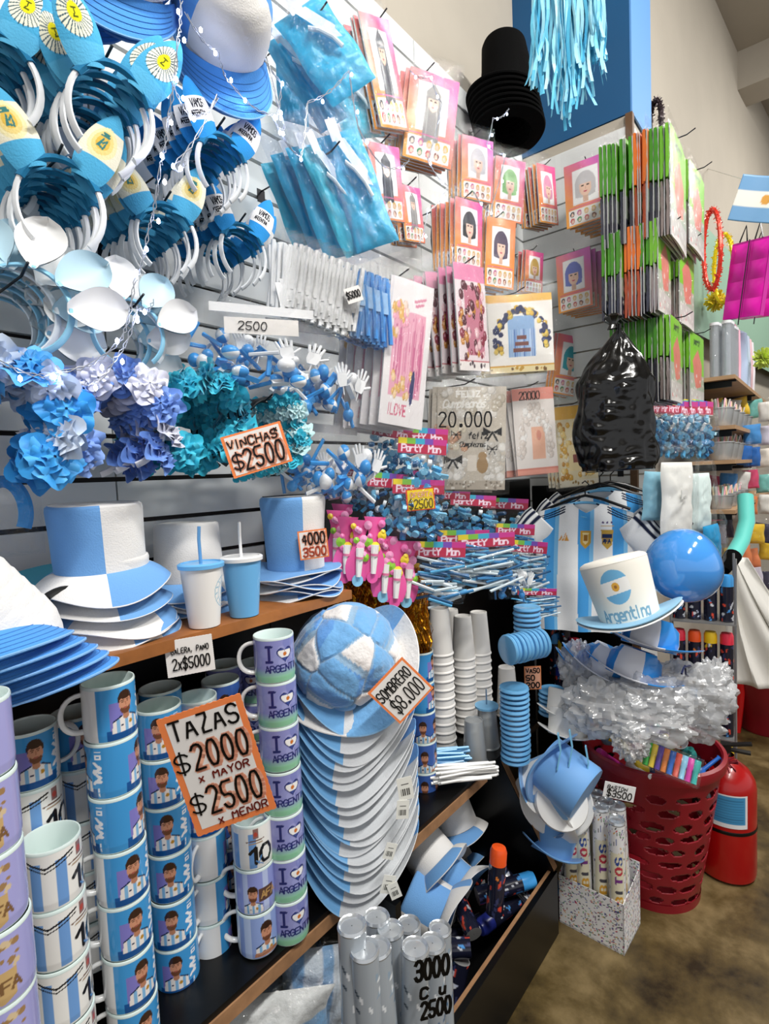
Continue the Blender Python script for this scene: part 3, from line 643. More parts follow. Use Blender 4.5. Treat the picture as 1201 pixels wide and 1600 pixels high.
# ---------- price signs written by hand
def card(name, corners, Y, lines, label, edge=None, a=30, t=0, bg=hx('EDE9E4'), d=None, glow=None, cat='price sign', toothed=True):
    """lines: (text, x, y, h, stroke, slant[, colour]) in fractions of the card"""
    o, e, w_, h_ = frame(corners, Y, a, t, d); tt = thing(name, label, cat, o, e)
    def f(x, y, h=0): return (x*w_-w_/2, -.0012-h, y*h_-h_/2)
    ec = edge or bg; b = MB(); n = 14; pts = []
    for (p0, p1, m) in (((0, 0), (1, 0), n), ((1, 0), (1, 1), int(n*1.3)), ((1, 1), (0, 1), n), ((0, 1), (0, 0), int(n*1.3))):
        for k in range(m*2):
            q = k/(m*2); x = p0[0]+(p1[0]-p0[0])*q; y = p0[1]+(p1[1]-p0[1])*q; j = .006 if (k % 2 and toothed) else 0
            pts.append(((x-.5)*w_*(1+j*2), (y-.5)*h_*(1+j*2)))
    M = Matrix(((1, 0, 0), (0, 0, 1), (0, 1, 0))).to_4x4()
    b.poly(pts, -.001, .0005, ec, M); b.build('card', mat('sign_card', vc=True, rough=.75, spec=.3), tt, smooth=False)
    if edge:
        b = MB(); k = .045; kx = k*max(1, h_/w_)
        b.add([f(kx, k, .0002), f(1-kx, k, .0002), f(1-kx, 1-k, .0002), f(kx, 1-k, .0002)], [(0, 1, 2, 3)], bg); b.build('paper_face', MATS['sign_card'], tt, smooth=False)
    b = MB()
    for L_ in lines:
        txt, x, y, h, sw, sl = L_[:6]; col = L_[6] if len(L_) > 6 else (.03, .03, .04); asp = L_[7] if len(L_) > 7 else 1
        k = h*h_; pls = strokes(txt, 0, 0, k, slant=sl, asp=asp)
        W = max(q[0] for pl in pls for q in pl)*1.04; q = min(1, (.94-x)*w_/W); pls = [[(a_*q, b_) for a_, b_ in pl] for pl in pls]
        if glow and h > .15:
            ink_mesh(b, [[(px+x*w_, py+y*h_) for px, py in pl] for pl in pls], sw*h_*2.6, lambda X, Y_, hh: (X-w_/2+.05*k, -.0016-hh*.2, Y_-h_/2-.03*k), C=glow)
        ink_mesh(b, [[(px+x*w_, py+y*h_) for px, py in pl] for pl in pls], sw*h_, lambda X, Y_, hh: (X-w_/2, -.0024-hh, Y_-h_/2), C=col)
    if lines: b.build('lettering', vprint, tt, smooth=False)
    return tt
OR = hx('F58A4E'); 

card('price_sign', [(258, 1124), (380, 1080), (423, 1256), (300, 1318)], .82, [('TAZAS', .10, .80, .15, .018, .05), ('$', .03, .545, .14, .014, .05), ('2000', .24, .53, .20, .018, .08, (.03, .03, .03), .8), ('x MAYOR', .24, .425, .06, .011, .05, hx('7A2318')),
     ('$', .05, .19, .14, .014, .05), ('2500', .25, .15, .22, .018, .08, (.03, .03, .03), .85), ('x MENOR', .30, .045, .065, .011, .05, hx('7A2318'))], 'large orange edged price card reading TAZAS $2000 and $2500 over the mugs', OR, a=38, t=-6, glow=hx('FFBFA0'))
card('price_sign', [(346, 686), (439, 655), (453, 717), (366, 752)], .85, [('VINCHAS', .06, .66, .20, .03, .05), ('x', .86, .80, .12, .03, 0), ('$', .06, .18, .34, .035, .05), ('2500', .24, .12, .46, .045, .1, (.03, .03, .03), .85)], 'orange edged price card reading VINCHAS $2500 below the turquoise headbands', OR, a=32, glow=hx('FFBFA0'))
card('price_sign', [(583, 1080), (630, 1020), (663, 1072), (628, 1143)], .70, [('SOMBRERO', .06, .60, .24, .026, .08), ('$8.000', .14, .16, .34, .026, .1)], 'orange edged price card reading SOMBRERO $8.000 on the football hats', OR, a=38)
card('price_sign', [(466, 832), (510, 824), (513, 868), (468, 877)], .94, [('4000', .12, .52, .38, .045, .05), ('3500', .12, .10, .30, .035, .05, hx('C2452C'))], 'small orange edged price card reading 4000 3500 on the top hat', OR, a=36, glow=hx('FFBFA0'))
card('price_tag', [(257, 1003), (331, 990), (335, 1043), (262, 1062)], .915, [('GALERA, PANO', .12, .62, .15, .022, .05), ('2x$5000', .12, .18, .30, .035, .08)], 'white price tag reading 2x$5000 below the wooden shelf', a=32, cat='price tag')
# ================================================================ headbands on hooks
def leaf(n=14, w_=.036, h=.09, tip=.42):
    """pointed ear outline, base at 0"""
    L_ = []; 
    for k in range(n+1):
        t = k/n; x = w_*(math.sin(PI*min(1, .22+t*.78))**.8)*(1 if t < 1 else 0); L_.append((x, h*t))
    L_[-1] = (0, h); return [(-x, y) for x, y in L_[:0:-1]][::-1][0:0]+[(-x, y) for x, y in L_]+[(x, y) for x, y in reversed(L_[:-1])]
def ear_sheet(cv, w_=.033, h=.108, puff=.008):
    """puffy pointed ear, printed on its front; local x across, z up, front -y"""
    b = MB(); H, W = cv.a.shape[:2]
    def wd(v): return w_*max(.01, 1.62*(v+.14)**.55*(1-v)**.72)
    def f(u, v):
        q = (u-.5)*2; return (q*wd(v), -puff*(1-q*q)*math.sin(PI*min(1, .15+v*.85)), v*h)
    b.sheet(0, 0, f, canvas=cv.a)
    b.sheet(8, 10, lambda u, v: (f(1-u, v)[0], .35*puff*(1-(2*u-1)**2), f(u, v)[2]), hx('1F84B4')); return b
def art_ear(kind):
    c = Cv(66, 92, hx('52AEDB'), .75) if kind != 'vamos' else Cv(110, 150, hx('52AEDB'), .75)
    if kind == 'sun':
        c.rect(0, 0, .75, 1, hx('4BAAD8')); c.a[:] = np.where((c.y > .26)[..., None], c.a, hx('5CB6E2'))
        c.ell(.375, .56, .30, .27, hx('F2EFD8'))
        for k in range(26):
            a = 2*PI*k/26; c.line([[(.375+.13*math.cos(a), .56+.12*math.sin(a)), (.375+.31*math.cos(a), .56+.28*math.sin(a))]], .016, hx('2E5666'))
        c.ell(.375, .56, .125, .115, hx('E8DC1E')); c.line([[(.33, .6), (.36, .6)], [(.39, .6), (.42, .6)], [(.375, .6), (.375, .54), (.35, .52)], [(.34, .5), (.41, .5)]], .018, hx('4F5A12'))
    if kind == 'crest':
        c.rect(0, .30, .75, .74, hx('EFEBD5')); 
        for r, q in ((.27, hx('F0E6B4')), (.2, hx('EBD489')), (.13, hx('DDB851'))): c.ell(.375, .53, r, r*.85, q)
        c.line([[(.30, .47), (.36, .58), (.33, .47), (.42, .45), (.44, .57), (.38, .52)], [(.29, .62), (.45, .63)], [(.31, .66), (.43, .66)]], .03, hx('3C7C7A'))
    if kind == 'vamos':
        c.rect(0, 0, .75, 1, hx('2F93DA')); c.rect(0, .28, .75, .66, hx('F0EFEE')); c.text('VAMOS', .15, .48, .13, .026, hx('22242C'), sp=.5, asp=.8); c.text('ARGENTINA', .10, .34, .085, .018, hx('22242C'), sp=.35, asp=.75)
    return c
def make_ears(kind, band_c=hx('E9ECEF')):
    t = thing('ear_headband', 'x', 'headband'); b = MB()
    pts = [(.052*math.sin(a), 0, .056*math.cos(a)-.008*(1-math.cos(a))) for a in np.linspace(-2.45, 2.45, 30)]
    b.tube(pts, .0032, 6, band_c, flat=1.6); b.build('band', vplast, t)
    if kind != 'vamos' or True:
        b = MB(); b.tube([(.052*math.sin(a), 0, .056*math.cos(a)-.008*(1-math.cos(a))) for a in np.linspace(-1.1, 1.1, 18)], .0052, 6, hx('1B6F9A'), flat=1.7); b.build('fabric_cover', vmatte, t)
    cv = art_ear(kind)
    for s in (-1, 1):
        e = ear_sheet(cv).build('ear', vmatte, t); e.location = (s*.031, -.003, .034); e.rotation_euler = (0, s*.42, 0)
    return Proto(t)
EARS = {k: make_ears(k) for k in ('sun', 'crest', 'vamos')}
def hook(p, L_=.16, lab=None, tip=.012, rz=0):
    t = thing('wire_hook', lab, 'hook', p, (0, 0, rz), 'slat wall hooks'); b = MB()
    b.tube([(0, 0, 0), (0, -L_*.9, 0), (0, -L_, tip)], .0022, 6); b.build('prong', wire, t)
    b = MB(); b.box((0, .003, -.012), (.026, .003, .034)); b.build('bracket', wire, t, smooth=False); return t
WY = 1.226
def ear_group(kind, px, py, n, rz, where, y0=1.0, dy=.024, roll=0, sc=1):
    """px,py = middle of the foremost band as seen in the photo"""
    c = P(px, py, y=y0)
    hook((c.x, WY, c.z+.060*sc), WY-y0+.02, f'black wire hook carrying the {where}')
    nm = {'sun': 'blue sun print ear headband', 'crest': 'blue and white crest ear headband', 'vamos': 'blue VAMOS ARGENTINA ear headband'}[kind]
    for i in range(n):
        EARS[kind].put((c.x+random.uniform(-.006, .006)+i*.002, y0+i*dy, c.z+random.uniform(-.004, .004)-.001*i), (random.uniform(-.1, .05), R_(roll)+random.uniform(-.12, .12), R_(rz)+random.uniform(-.14, .14)),
            f'{nm}, {OF[i]} of the {where}', 'ear headbands', sc=sc)
ear_group('sun', -14, 110, 6, -22, 'sun ears at top left corner', .96, sc=1.15)
ear_group('sun', 172, 168, 8, -20, 'sun ears beside the fairy lights', .87, roll=8, sc=1.15)
ear_group('sun', 60, 130, 4, -20, 'deeper sun ears at upper left', 1.12, roll=-30, sc=1.1)
ear_group('vamos', 345, 252, 8, -16, 'upper VAMOS ears', .90, sc=.98)
ear_group('crest', 96, 318, 8, -22, 'crest ears at left', .94, roll=4, sc=1.15)
ear_group('crest', 262, 368, 8, -18, 'crest ears in the middle', .97, roll=2, sc=1.02)
ear_group('vamos', 378, 392, 8, -14, 'lower VAMOS ears', .99, roll=8, sc=1.0)
ear_group('sun', -6, 270, 4, -20, 'half hidden ears at left edge', 1.08, sc=1.1)
# ---------- petal headbands
def petal(b, C, L_=.088, W=.046, cup=.012, M=None):
    def f(u, v):
        q = (u-.5)*2; w_ = W*(math.sin(PI*min(.9999, .06+v*.94))**.6)*(.55+.45*v)
        return M @ Vector((q*w_, -cup*(q*q)-.012*math.sin(PI*v)*0-cup*1.2*(v**2), v*L_))
    b.sheet(10, 12, f, C); b.sheet(6, 8, lambda u, v: M @ (M.inverted() @ f(1-u, v)+Vector((0, .0025, 0))), C)
def make_petal_band(blue_first=True, seed=0):
    t = thing('petal_headband', 'x', 'headband'); b = MB(); PB, PWH = hx('B9D9E8'), hx('F1F2F2')
    b.tube([(.066*math.sin(a), 0, .070*math.cos(a)) for a in np.linspace(-2.6, 2.6, 32)], .0032, 6, hx('8EC8E4') if blue_first else hx('E6EDF2'), flat=1.8); b.build('band', vplast, t)
    q = random.Random(seed)
    for i, a in enumerate([-68, -32, 4, 40, 78]):
        b = MB(); M = Matrix.Translation((.060*math.sin(R_(a)), -.004, .066*math.cos(R_(a)))) @ Euler((-.25-q.random()*.3, R_(a+q.uniform(-8, 8)), 0)).to_matrix().to_4x4()
        petal(b, (PB, PWH)[(i+blue_first) % 2], M=M); b.build('petal', mat('soft_foam', vc=True, rough=.5, sheen=.2), t)
    return Proto(t)
PBN = [make_petal_band(True, 1), make_petal_band(False, 2)]
for (px, py, y0, n, roll, wh, sc) in ((26, 482, .95, 7, 12, 'at the left edge', .98), (206, 522, .93, 6, -8, 'in the middle of the wall', .84)):
    c = P(px, py, y=y0); hook((c.x+.01, WY, c.z+.05), WY-y0+.03, f'black wire hook carrying the petal headbands {wh}')
    for i in range(n):
        PBN[i % 2].put((c.x+random.uniform(-.01, .01), y0+i*.024, c.z-.002*i), (random.uniform(-.1, .1), R_(roll+(-18 if i % 2 else 0)+i*9), R_(-20)+random.uniform(-.15, .15)), f'pale blue and white foam petal headband, {OF[i]} of those {wh}', 'petal headbands', sc=sc)
# ---------- ruffled flower headbands
def ruffle(b, c, R, C, q, n=5):
    """one crumpled fabric rosette of frilly layers about c"""
    ax = Vector((q.uniform(-1, 1), q.uniform(-1.6, -.2), q.uniform(-1, 1))).normalized(); u = ax.orthogonal().normalized(); v = ax.cross(u)
    for L_ in range(n):
        r0 = R*(.18+.82*(L_+1)/n); ph = q.uniform(0, 6); k = q.choice((5, 6, 7)); col = mixc(C, (1, 1, 1) if q.random() < .5 else (0, .1, .3), q.uniform(0, .18)); N = 36
        V = []
        for j in range(4):
            t = j/3
            for i in range(N):
                a = 2*PI*i/N; r = r0*(.15+.85*t)*(1+.12*math.sin(k*a+ph)*t); z = R*(.55-.5*L_/n)*(1-.2*t)+R*.22*math.sin(k*a*1+ph*2)*t*t+.05*R*math.sin(11*a+ph)*t*t
                V.append(Vector(c)+u*r*math.cos(a)+v*r*math.sin(a)+ax*z*.8)
        b.add(V, [(j*N+i, j*N+(i+1) % N, (j+1)*N+(i+1) % N, (j+1)*N+i) for j in range(3) for i in range(N)], col)
silk = mat('silk_petals', vc=True, rough=.55, spec=.4, sheen=.3)
def make_ruffle(name, cols, arc, Rr, seed, band_c, r=.066, n=9, label='x'):
    q = random.Random(seed); t = thing(name, label, 'headband'); b = MB()
    b.tube([(r*math.sin(a), 0, r*1.1*math.cos(a)) for a in np.linspace(-2.7, 2.7, 30)], .0035, 6, band_c, flat=1.8); b.build('band', vplast, t)
    for ci, C in enumerate(cols):
        b = MB()
        for i in range(n):
            if i % len(cols) != ci: continue
            a = R_(arc[0]+(arc[1]-arc[0])*i/(n-1)); ruffle(b, (r*math.sin(a)*1.05, -.012+q.uniform(-.008, .008), r*1.12*math.cos(a)), Rr*q.uniform(.85, 1.15), C, q)
        b.build('flowers', silk, t, auto=170)
    return Proto(t)
AZ, TQ, PW_, PB_ = hx('2E9DE6'), hx('22BDDA'), hx('E3E4F2'), hx('6C97E6')
ruf = {'bw': make_ruffle('flower_headband', [PB_, PW_], (-125, 125), .034, 1, hx('E9EAEF')), 'az': make_ruffle('flower_headband', [AZ, hx('D5E4F8')], (-100, 130), .036, 2, hx('7CC4E8')),
       'tq': make_ruffle('flower_headband', [TQ, hx('2FC6E0')], (-150, 130), .036, 3, hx('101418'), n=11), 'tw': make_ruffle('flower_headband', [TQ, hx('BFE6E8')], (20, 170), .030, 4, hx('101418'))}
for (k, px, py, y0, n, roll, wh, nm, sc, dy) in (('az', 25, 655, .95, 4, 5, 'at the left edge', 'bright blue and white flower headband', 1.1, .035), ('bw', 190, 660, .95, 5, 0, 'in the middle', 'lavender blue and white flower headband', 1.08, .03),
        ('tq', 318, 655, .96, 6, 10, 'left of the price card', 'turquoise flower headband', 1.02, .032), ('tw', 420, 672, .97, 5, 10, 'right of the price card', 'turquoise and white flower headband with black band', 1.0, .032)):
    c = P(px, py, y=y0); hook((c.x, WY, c.z+.065), WY-y0+.02, f'black wire hook carrying the flower headbands {wh}')
    for i in range(n):
        ruf[k].put((c.x+random.uniform(-.01, .01), y0+i*dy, c.z-.003*i), (random.uniform(-.15, .1), R_(roll)+random.uniform(-.2, .2), R_(-18)+random.uniform(-.2, .2)), f'{nm}, {OF[i]} of those {wh}', 'flower headbands', sc=sc)
# ---------- bagged turquoise gloves
def pillow(b, w_, h, th, C, seed=0, n=(26, 34), amp=.35, k=22, canvas=None):
    """flat puffy wrinkled body, local x across, z up, front -y"""
    def f(u, v):
        ex = (1-abs(2*u-1)**3)*(1-abs(2*v-1)**3); q = fb((u*w_*k, v*h*k, seed), 1)*amp+fb((u*w_*k*2.7, v*h*k*2.7, seed+5), 1)*amp*.5
        return ((u-.5)*w_*(1-.05*math.sin(PI*v*3+seed)), -th*ex**.5*(.75+q), (v-.5)*h)
    if canvas is None: b.sheet(n[0], n[1], f, C)
    else: b.sheet(0, 0, f, canvas=canvas)
    b.sheet(12, 12, lambda u, v: (f(1-u, v)[0], th*.4*((1-abs(2*u-1)**3)*(1-abs(2*v-1)**3))**.5, (v-.5)*h), C if canvas is None else tuple(canvas[0, 0]))
    return f
def sleeve(t, w_, h, th, m=None, top=.03, seed=0, name='plastic_bag', n=(16, 22)):
    """clear bag around something w x h"""
    b = MB(); 
    def f(u, v):
        ex = max(0, (1-abs(2*u-1)**4)*(1-abs(2*v-1)**4)); return ((u-.5)*w_*1.08, -th*ex**.4*(1.12+.5*fb((u*7, v*8, seed), 1))-.0015, -h*.53+v*(h*1.06+top))
    b.sheet(*n, f); b.build(name, m or clear, t); return b
def make_glove_bag(seed, col=hx('24BCE2')):
    t = thing('glove_pack', 'x', 'glove pack'); w_, h = .17, .27; b = MB(); pillow(b, w_*.9, h*.9, .022, col, seed, amp=.5, k=24); b.build('gloves', mat('satin_cloth', vc=True, rough=.4, spec=.5, sheen=.3, bump=.5, bscale=60), t)
    b = MB(); 
    for k in range(2):
        b.add([(.0+.03*k-.03, -.031, .10-.05*k), (.035*1+.03*k-.03, -.031, .095-.06*k), (.045, -.03, .02-.03*k), (.02, -.031, .0)], [(0, 1, 2, 3)], hx('E8F2F4'))
    b.tube([(-.02, -.03, .05), (.0, -.034, .03), (.02, -.033, .0), (.03, -.03, -.03)], .006, 8, hx('E8F2F4')); b.build('white_trim', vmatte, t)
    b = MB(); b.box((-.02, -.030, h*.43), (.035, .0015, .045), hx('ECECEA')); b.build('label', vprint, t)
    sleeve(t, w_, h, .028, clearw, .05, seed); return Proto(t)
GL = [make_glove_bag(1), make_glove_bag(5, hx('1FB0D8')), make_glove_bag(9, hx('3CCCE2'))]
def put_fit(pr, c, w0, h0, a, Y, lab, grp, t=0, back=0, roll=0, dxyz=(0, 0, 0), smin=0):
    """place a proto of native size w0 x h0 over the four photo corners, back = metres further from the aisle"""
    o, e, w_, h_ = frame(c, Y, a, t)
    return pr.put(o+Vector((0, back, 0))+Vector(dxyz), e, lab, grp, (w_/w0, (w_/w0+h_/h0)/2, h_/h0)), o, e, w_, h_
def q4(cx, cy, w_, h_, sl=0, sh=0):
    """photo corners from a centre, a width and height, slope of the top edge and shear of the sides"""
    return [(cx-w_/2-sh*h_/2, cy-h_/2-sl*w_/2), (cx+w_/2-sh*h_/2, cy-h_/2+sl*w_/2), (cx+w_/2+sh*h_/2, cy+h_/2+sl*w_/2), (cx-w_/2+sh*h_/2, cy+h_/2-sl*w_/2)]
gl = [([(432, 30), (500, 15), (585, 105), (520, 165)], .95, 45, 'uppermost, lying almost flat'), ([(415, 75), (450, 60), (545, 175), (500, 195)], 1.03, 35, 'behind the uppermost pack'), ([(520, 120), (575, 120), (590, 200), (540, 225)], 1.05, 30, 'below the tip of the uppermost pack'),
      ([(430, 60), (470, 90), (480, 185), (440, 190)], 1.10, 20, 'deepest under the uppermost pack'),
      ([(500, 215), (560, 215), (612, 360), (560, 395)], .93, 40, 'foremost of the lower hook'), ([(480, 240), (520, 225), (572, 380), (535, 400)], .97, 30, 'second of the lower hook'), ([(455, 240), (500, 230), (540, 390), (505, 400)], 1.02, 25, 'third of the lower hook'),
      ([(435, 250), (475, 235), (520, 370), (480, 390)], 1.07, 20, 'fourth of the lower hook'), ([(425, 265), (455, 250), (495, 370), (450, 385)], 1.12, 15, 'deepest of the lower hook')]
for i, (c, Y, a, wh) in enumerate(gl):
    cx_, cy_ = sum(q[0] for q in c)/4, sum(q[1] for q in c)/4; c = [(cx_+(q[0]-cx_)*1.28, cy_+(q[1]-cy_)*1.22) for q in c]
    put_fit(GL[i % 3], c, .17, .27, a, Y, f'turquoise satin glove pack in clear film, {wh}', 'turquoise glove packs')
hook((P(520, 235, y=.95).x, WY, P(520, 235, y=.95).z), .3, 'wire hook carrying the lower glove packs'); hook((P(500, 20, y=.95).x, WY, P(500, 20, y=.95).z), .3, 'wire hook carrying the upper glove packs')
# odds and ends at the left end of the shelf
t = thing('sun_visor', 'turquoise plastic visor lying behind the cap pile', 'visor', P(50, 915, y=1.08)); b = MB(); b.band([(x, .03*math.cos(x*18), .01*math.sin(x*20)) for x in np.linspace(-.09, .09, 16)], (0, .9, .3), .10, .003, hx('2FA0BC')); b.build('visor_shade', vgloss, t)
t = thing('plain_headband', 'plain black headband standing behind the cap pile', 'headband', P(108, 985, y=.99)); b = MB(); b.tube([(.058*math.cos(a), .01, .068*math.sin(a)) for a in np.linspace(-.3, PI+.3, 24)], .005, 8, (.02, .02, .02), flat=1.8); b.build('band', vplast, t)
t = thing('wrapped_headband', 'blue headband in a clear bag at the left edge', 'headband', P(8, 800, y=1.05)); b = MB(); b.tube([(.03*math.cos(a), .0, .05*math.sin(a)) for a in np.linspace(-.6, 2.4, 18)], .007, 8, hx('3F8FD0'), flat=1.8); b.build('band', vmatte, t); sleeve(t, .10, .14, .02, clear, .02, 3)
# ================================================================ hanging packs
def wig_head(c, X, Y, s, hair, long=0, face=hx('E8C3AE')):
    if long:
        c.poly([(X-.5*s, Y-1.5*s*long), (X-.42*s, Y+.3*s), (X, Y+.75*s), (X+.42*s, Y+.3*s), (X+.5*s, Y-1.5*s*long), (X+.15*s, Y-1.3*s*long), (X-.2*s, Y-1.45*s*long)], hair)
        c.line([[(X-.3*s, Y-1.3*s*long), (X-.25*s, Y+.3*s)], [(X+.3*s, Y-1.2*s*long), (X+.22*s, Y+.3*s)]], .05*s, mixc(hair, (1, 1, 1), .4))
    else:
        c.ell(X, Y, .52*s, .62*s, hair); c.poly([(X-.52*s, Y-.55*s), (X-.52*s, Y+.1*s), (X+.52*s, Y+.1*s), (X+.5*s, Y-.55*s), (X+.2*s, Y-.62*s), (X-.25*s, Y-.62*s)], hair)
        c.poly([(X-.13*s, Y-.85*s), (X-.13*s, Y-.4*s), (X+.13*s, Y-.4*s), (X+.13*s, Y-.85*s)], mixc(face, (.4, .2, .1), .15))
    c.ell(X, Y-.12*s, .31*s, .45*s, face); c.poly([(X-.33*s, Y+.02*s), (X-.3*s, Y+.35*s), (X+.3*s, Y+.35*s), (X+.33*s, Y+.02*s)], hair)
    for k in (-1, 1): c.ell(X+k*.13*s, Y-.08*s, .075*s, .035*s, (.1, .08, .1))
    c.ell(X, Y-.36*s, .09*s, .035*s, hx('C2455A')); c.line([[(X, Y-.12*s), (X+.02*s, Y-.25*s)]], .03*s, hx('CF9C86'))
def art_wig(hair, long=0, top=hx('E0559F'), seed=1):
    c = Cv(66, 94, hx('E8A34C'), .70); t = np.clip(c.x/.7*.55+(c.y-.2)*.75, 0, 1)[..., None]; c.a = np.array(hx('F0A23E'))*(1-t)+np.array(top)*t
    c.rect(.05, .03, .65, .265, hx('F1ECEA')); c.rect(.13, .33, .57, .88, hx('E9E9EA')); c.rect(.15, .345, .55, .865, hx('F4F3F3'))
    wig_head(c, .35, .62 if not long else .70, .33 if not long else .25, hair, 1.35 if long else 0); q = random.Random(seed)
    cs = [hx(k) for k in ('C94B52', '2B2A33', '3F8F58', '7A4030', 'C05A96', '4C6FB0', 'D8B45C')]
    for j in range(2):
        for i in range(5): c.ell(.11+i*.12, .20-j*.105, .038, .045, q.choice(cs)); c.ell(.11+i*.12, .19-j*.105, .022, .028, hx('E9C8B4'))
    c.rect(.05, .285, .65, .30, hx('D85A9A')); return c
def make_pack(name, art, w0, h0, th=.014, hole=True, film_m=None, top=.035, side=None, label='x', cat='pack', body=None):
    t = thing(name, label, cat); H, W = art.a.shape[:2]; b = MB()
    def f(u, v): return ((u-.5)*w0, -.003-.006*math.sin(PI*u)*math.sin(PI*v)+.0025*fb((u*4, v*5, w0*37), 1), (v-.5)*h0)
    b.sheet(0, 0, f, canvas=art.a, back=lambda u, v: ((u-.5)*w0, th*.15, (v-.5)*h0)); b.build('printed_card', vprint, t)
    b = MB(); pillow(b, w0*.9, h0*.85, th*.8, side or hx('3A2430'), amp=.3, n=(12, 14))
    for i, q in enumerate(b.v): b.v[i] = (q[0], q[1]+th, q[2])
    b.build('contents', vmatte, t)
    sleeve(t, w0*1.05, h0*1.03, .011, film_m or clear, top, seed=int(w0*1000) % 7, n=(12, 16))
    return Proto(t)
WIG = {}
for k, (h_, l_, tp) in {'silver_long': (hx('8C8A88'), 1, hx('E85FA8')), 'black_long': (hx('2C3242'), 1, hx('E85FA8')), 'silver': (hx('C9C5C8'), 0, hx('D96BC0')), 'green': (hx('7FBF6E'), 0, hx('E0559F')), 'pink': (hx('D88FAF'), 0, hx('E0458F')),
        'black': (hx('23242B'), 0, hx('E0559F')), 'dark': (hx('4A3A55'), 0, hx('F08C5A')), 'violet': (hx('6B77C4'), 0, hx('D96BC0')), 'teal': (hx('2FA5B5'), 0, hx('E85FA8')), 'blonde': (hx('C8A45A'), 0, hx('E0559F'))}.items():
    WIG[k] = make_pack('wig_pack', art_wig(h_, l_, tp), .14, .20, label='x', cat='wig pack', side=mixc(h_, (.3, .02, .12), .5))
wn = {'silver_long': 'long silver', 'black_long': 'long black', 'silver': 'silver bob', 'green': 'green bob', 'pink': 'pink bob', 'black': 'black bob', 'dark': 'dark purple bob', 'violet': 'violet bob', 'teal': 'teal bob', 'blonde': 'blonde bob'}
BH = ['front', 'second', 'third', 'fourth', 'fifth', 'sixth', 'seventh', 'eighth', 'ninth', 'tenth', 'eleventh', 'twelfth', 'thirteenth', 'fourteenth', 'fifteenth', 'sixteenth']
def hang(pr, w0, h0, c, Y, a, n, dy, desc, wh, grp, cat=None, others=None, jit=.05, hk=True, t=0, yend=None, dirv=None):
    o, e, w_, h_ = frame(c, Y, a, t); dv = Vector(dirv) if dirv else Vector((0, 1, 0))
    for i in range(n):
        p = (others[i % len(others)] if (others and i) else pr)
        ee = Euler((e.x+random.uniform(-jit, jit)*.6*(i > 0), e.y+random.uniform(-jit, jit)*(i > 0), e.z+random.uniform(-jit, jit)*2*(i > 0)))
        x = p.put(o+dv*(i*dy)+Vector((random.uniform(-.004, .004), 0, random.uniform(-.006, .004)))*(i > 0), ee, f'{desc}, {BH[i]} of those {wh}' if n > 1 else f'{desc} {wh}', grp, (w_/w0, 1, h_/h0))
    if hk: hook((o.x, WY if o.x < PX-.05 else PY-.02, o.z+h_*.5+.01), (WY-Y if o.x < PX-.05 else max(.05, PY-Y))+.02, f'wire hook for {wn_(desc)} {wh}')
def wn_(d): return ' '.join(d.split()[:3])
WGR = 'wig packs'
def wig(k, c, Y, a, n, wh, dy=.018, others=None): hang(WIG[k], .14, .20, c, Y, a, n, dy, f'{wn[k]} wig pack', wh, WGR, others=[WIG[q] for q in others] if others else None)
wig('black_long', [(548, 8), (592, 38), (652, 212), (602, 192)], .98, 12, 4, 'at the top beside the glove packs')
wig('silver_long', [(636, 102), (714, 130), (706, 272), (634, 240)], .93, 34, 5, 'high on the wall left of the black hats')
wig('black_long', [(566, 213), (612, 238), (642, 352), (590, 338)], .93, 22, 5, 'right of the lower glove packs', others=['silver_long', 'dark', 'black_long'])
wig('silver_long', [(616, 282), (650, 300), (668, 385), (640, 372)], .95, 14, 4, 'behind the long black wig packs')
wig('silver', [(719, 208), (768, 224), (770, 320), (722, 308)], .97, 30, 4, 'under the black hats')
wig('green', [(769, 240), (815, 256), (820, 356), (774, 338)], .99, 34, 3, 'right under the black hat brims')
wig('pink', [(830, 252), (862, 264), (875, 358), (850, 342)], 1.03, 20, 6, 'in the corner by the column', others=['pink', 'dark'])
wig('black', [(708, 305), (748, 320), (756, 425), (712, 410)], .96, 24, 6, 'in the middle row', others=['dark', 'black'])
wig('dark', [(758, 335), (800, 350), (806, 455), (758, 446)], .97, 32, 5, 'right in the middle row')
wig('blonde', [(819, 388), (846, 398), (848, 462), (820, 456)], 1.08, 30, 3, 'in the corner at half height')
wig('teal', [(869, 518), (915, 532), (910, 625), (863, 612)], 1.0, 36, 3, 'beside the black plastic sack')
# on the column, facing down the shop
for (k, c, wh, n) in (('silver', [(884, 262), (948, 238), (946, 338), (882, 360)], 'on the column near its top', 6), ('violet', [(872, 404), (926, 384), (922, 474), (868, 494)], 'on the column at half height', 5)):
    n_ = Vector((-1, 0, 0)); ctr = (sum(q[0] for q in c)/4, sum(q[1] for q in c)/4); o = P(*ctr, x=PX-.22); cs = [P(*q, x=PX-.22) for q in c]; w_ = (cs[0]-cs[1]).length; h_ = (cs[0]-cs[3]).length
    for i in range(n):
        WIG[k].put(o+Vector((i*.024, -i*.012, -.004*i)), (random.uniform(-.03, .03), random.uniform(-.03, .03), R_(-88)+random.uniform(-.06, .06)), f'{wn[k]} wig pack, {BH[i]} of those {wh}', WGR, (w_/.14, 1, h_/.20))
    hook((PX-.015, o.y, o.z+h_*.5), .21, f'wire hook holding wig packs {wh}', rz=-PI/2)
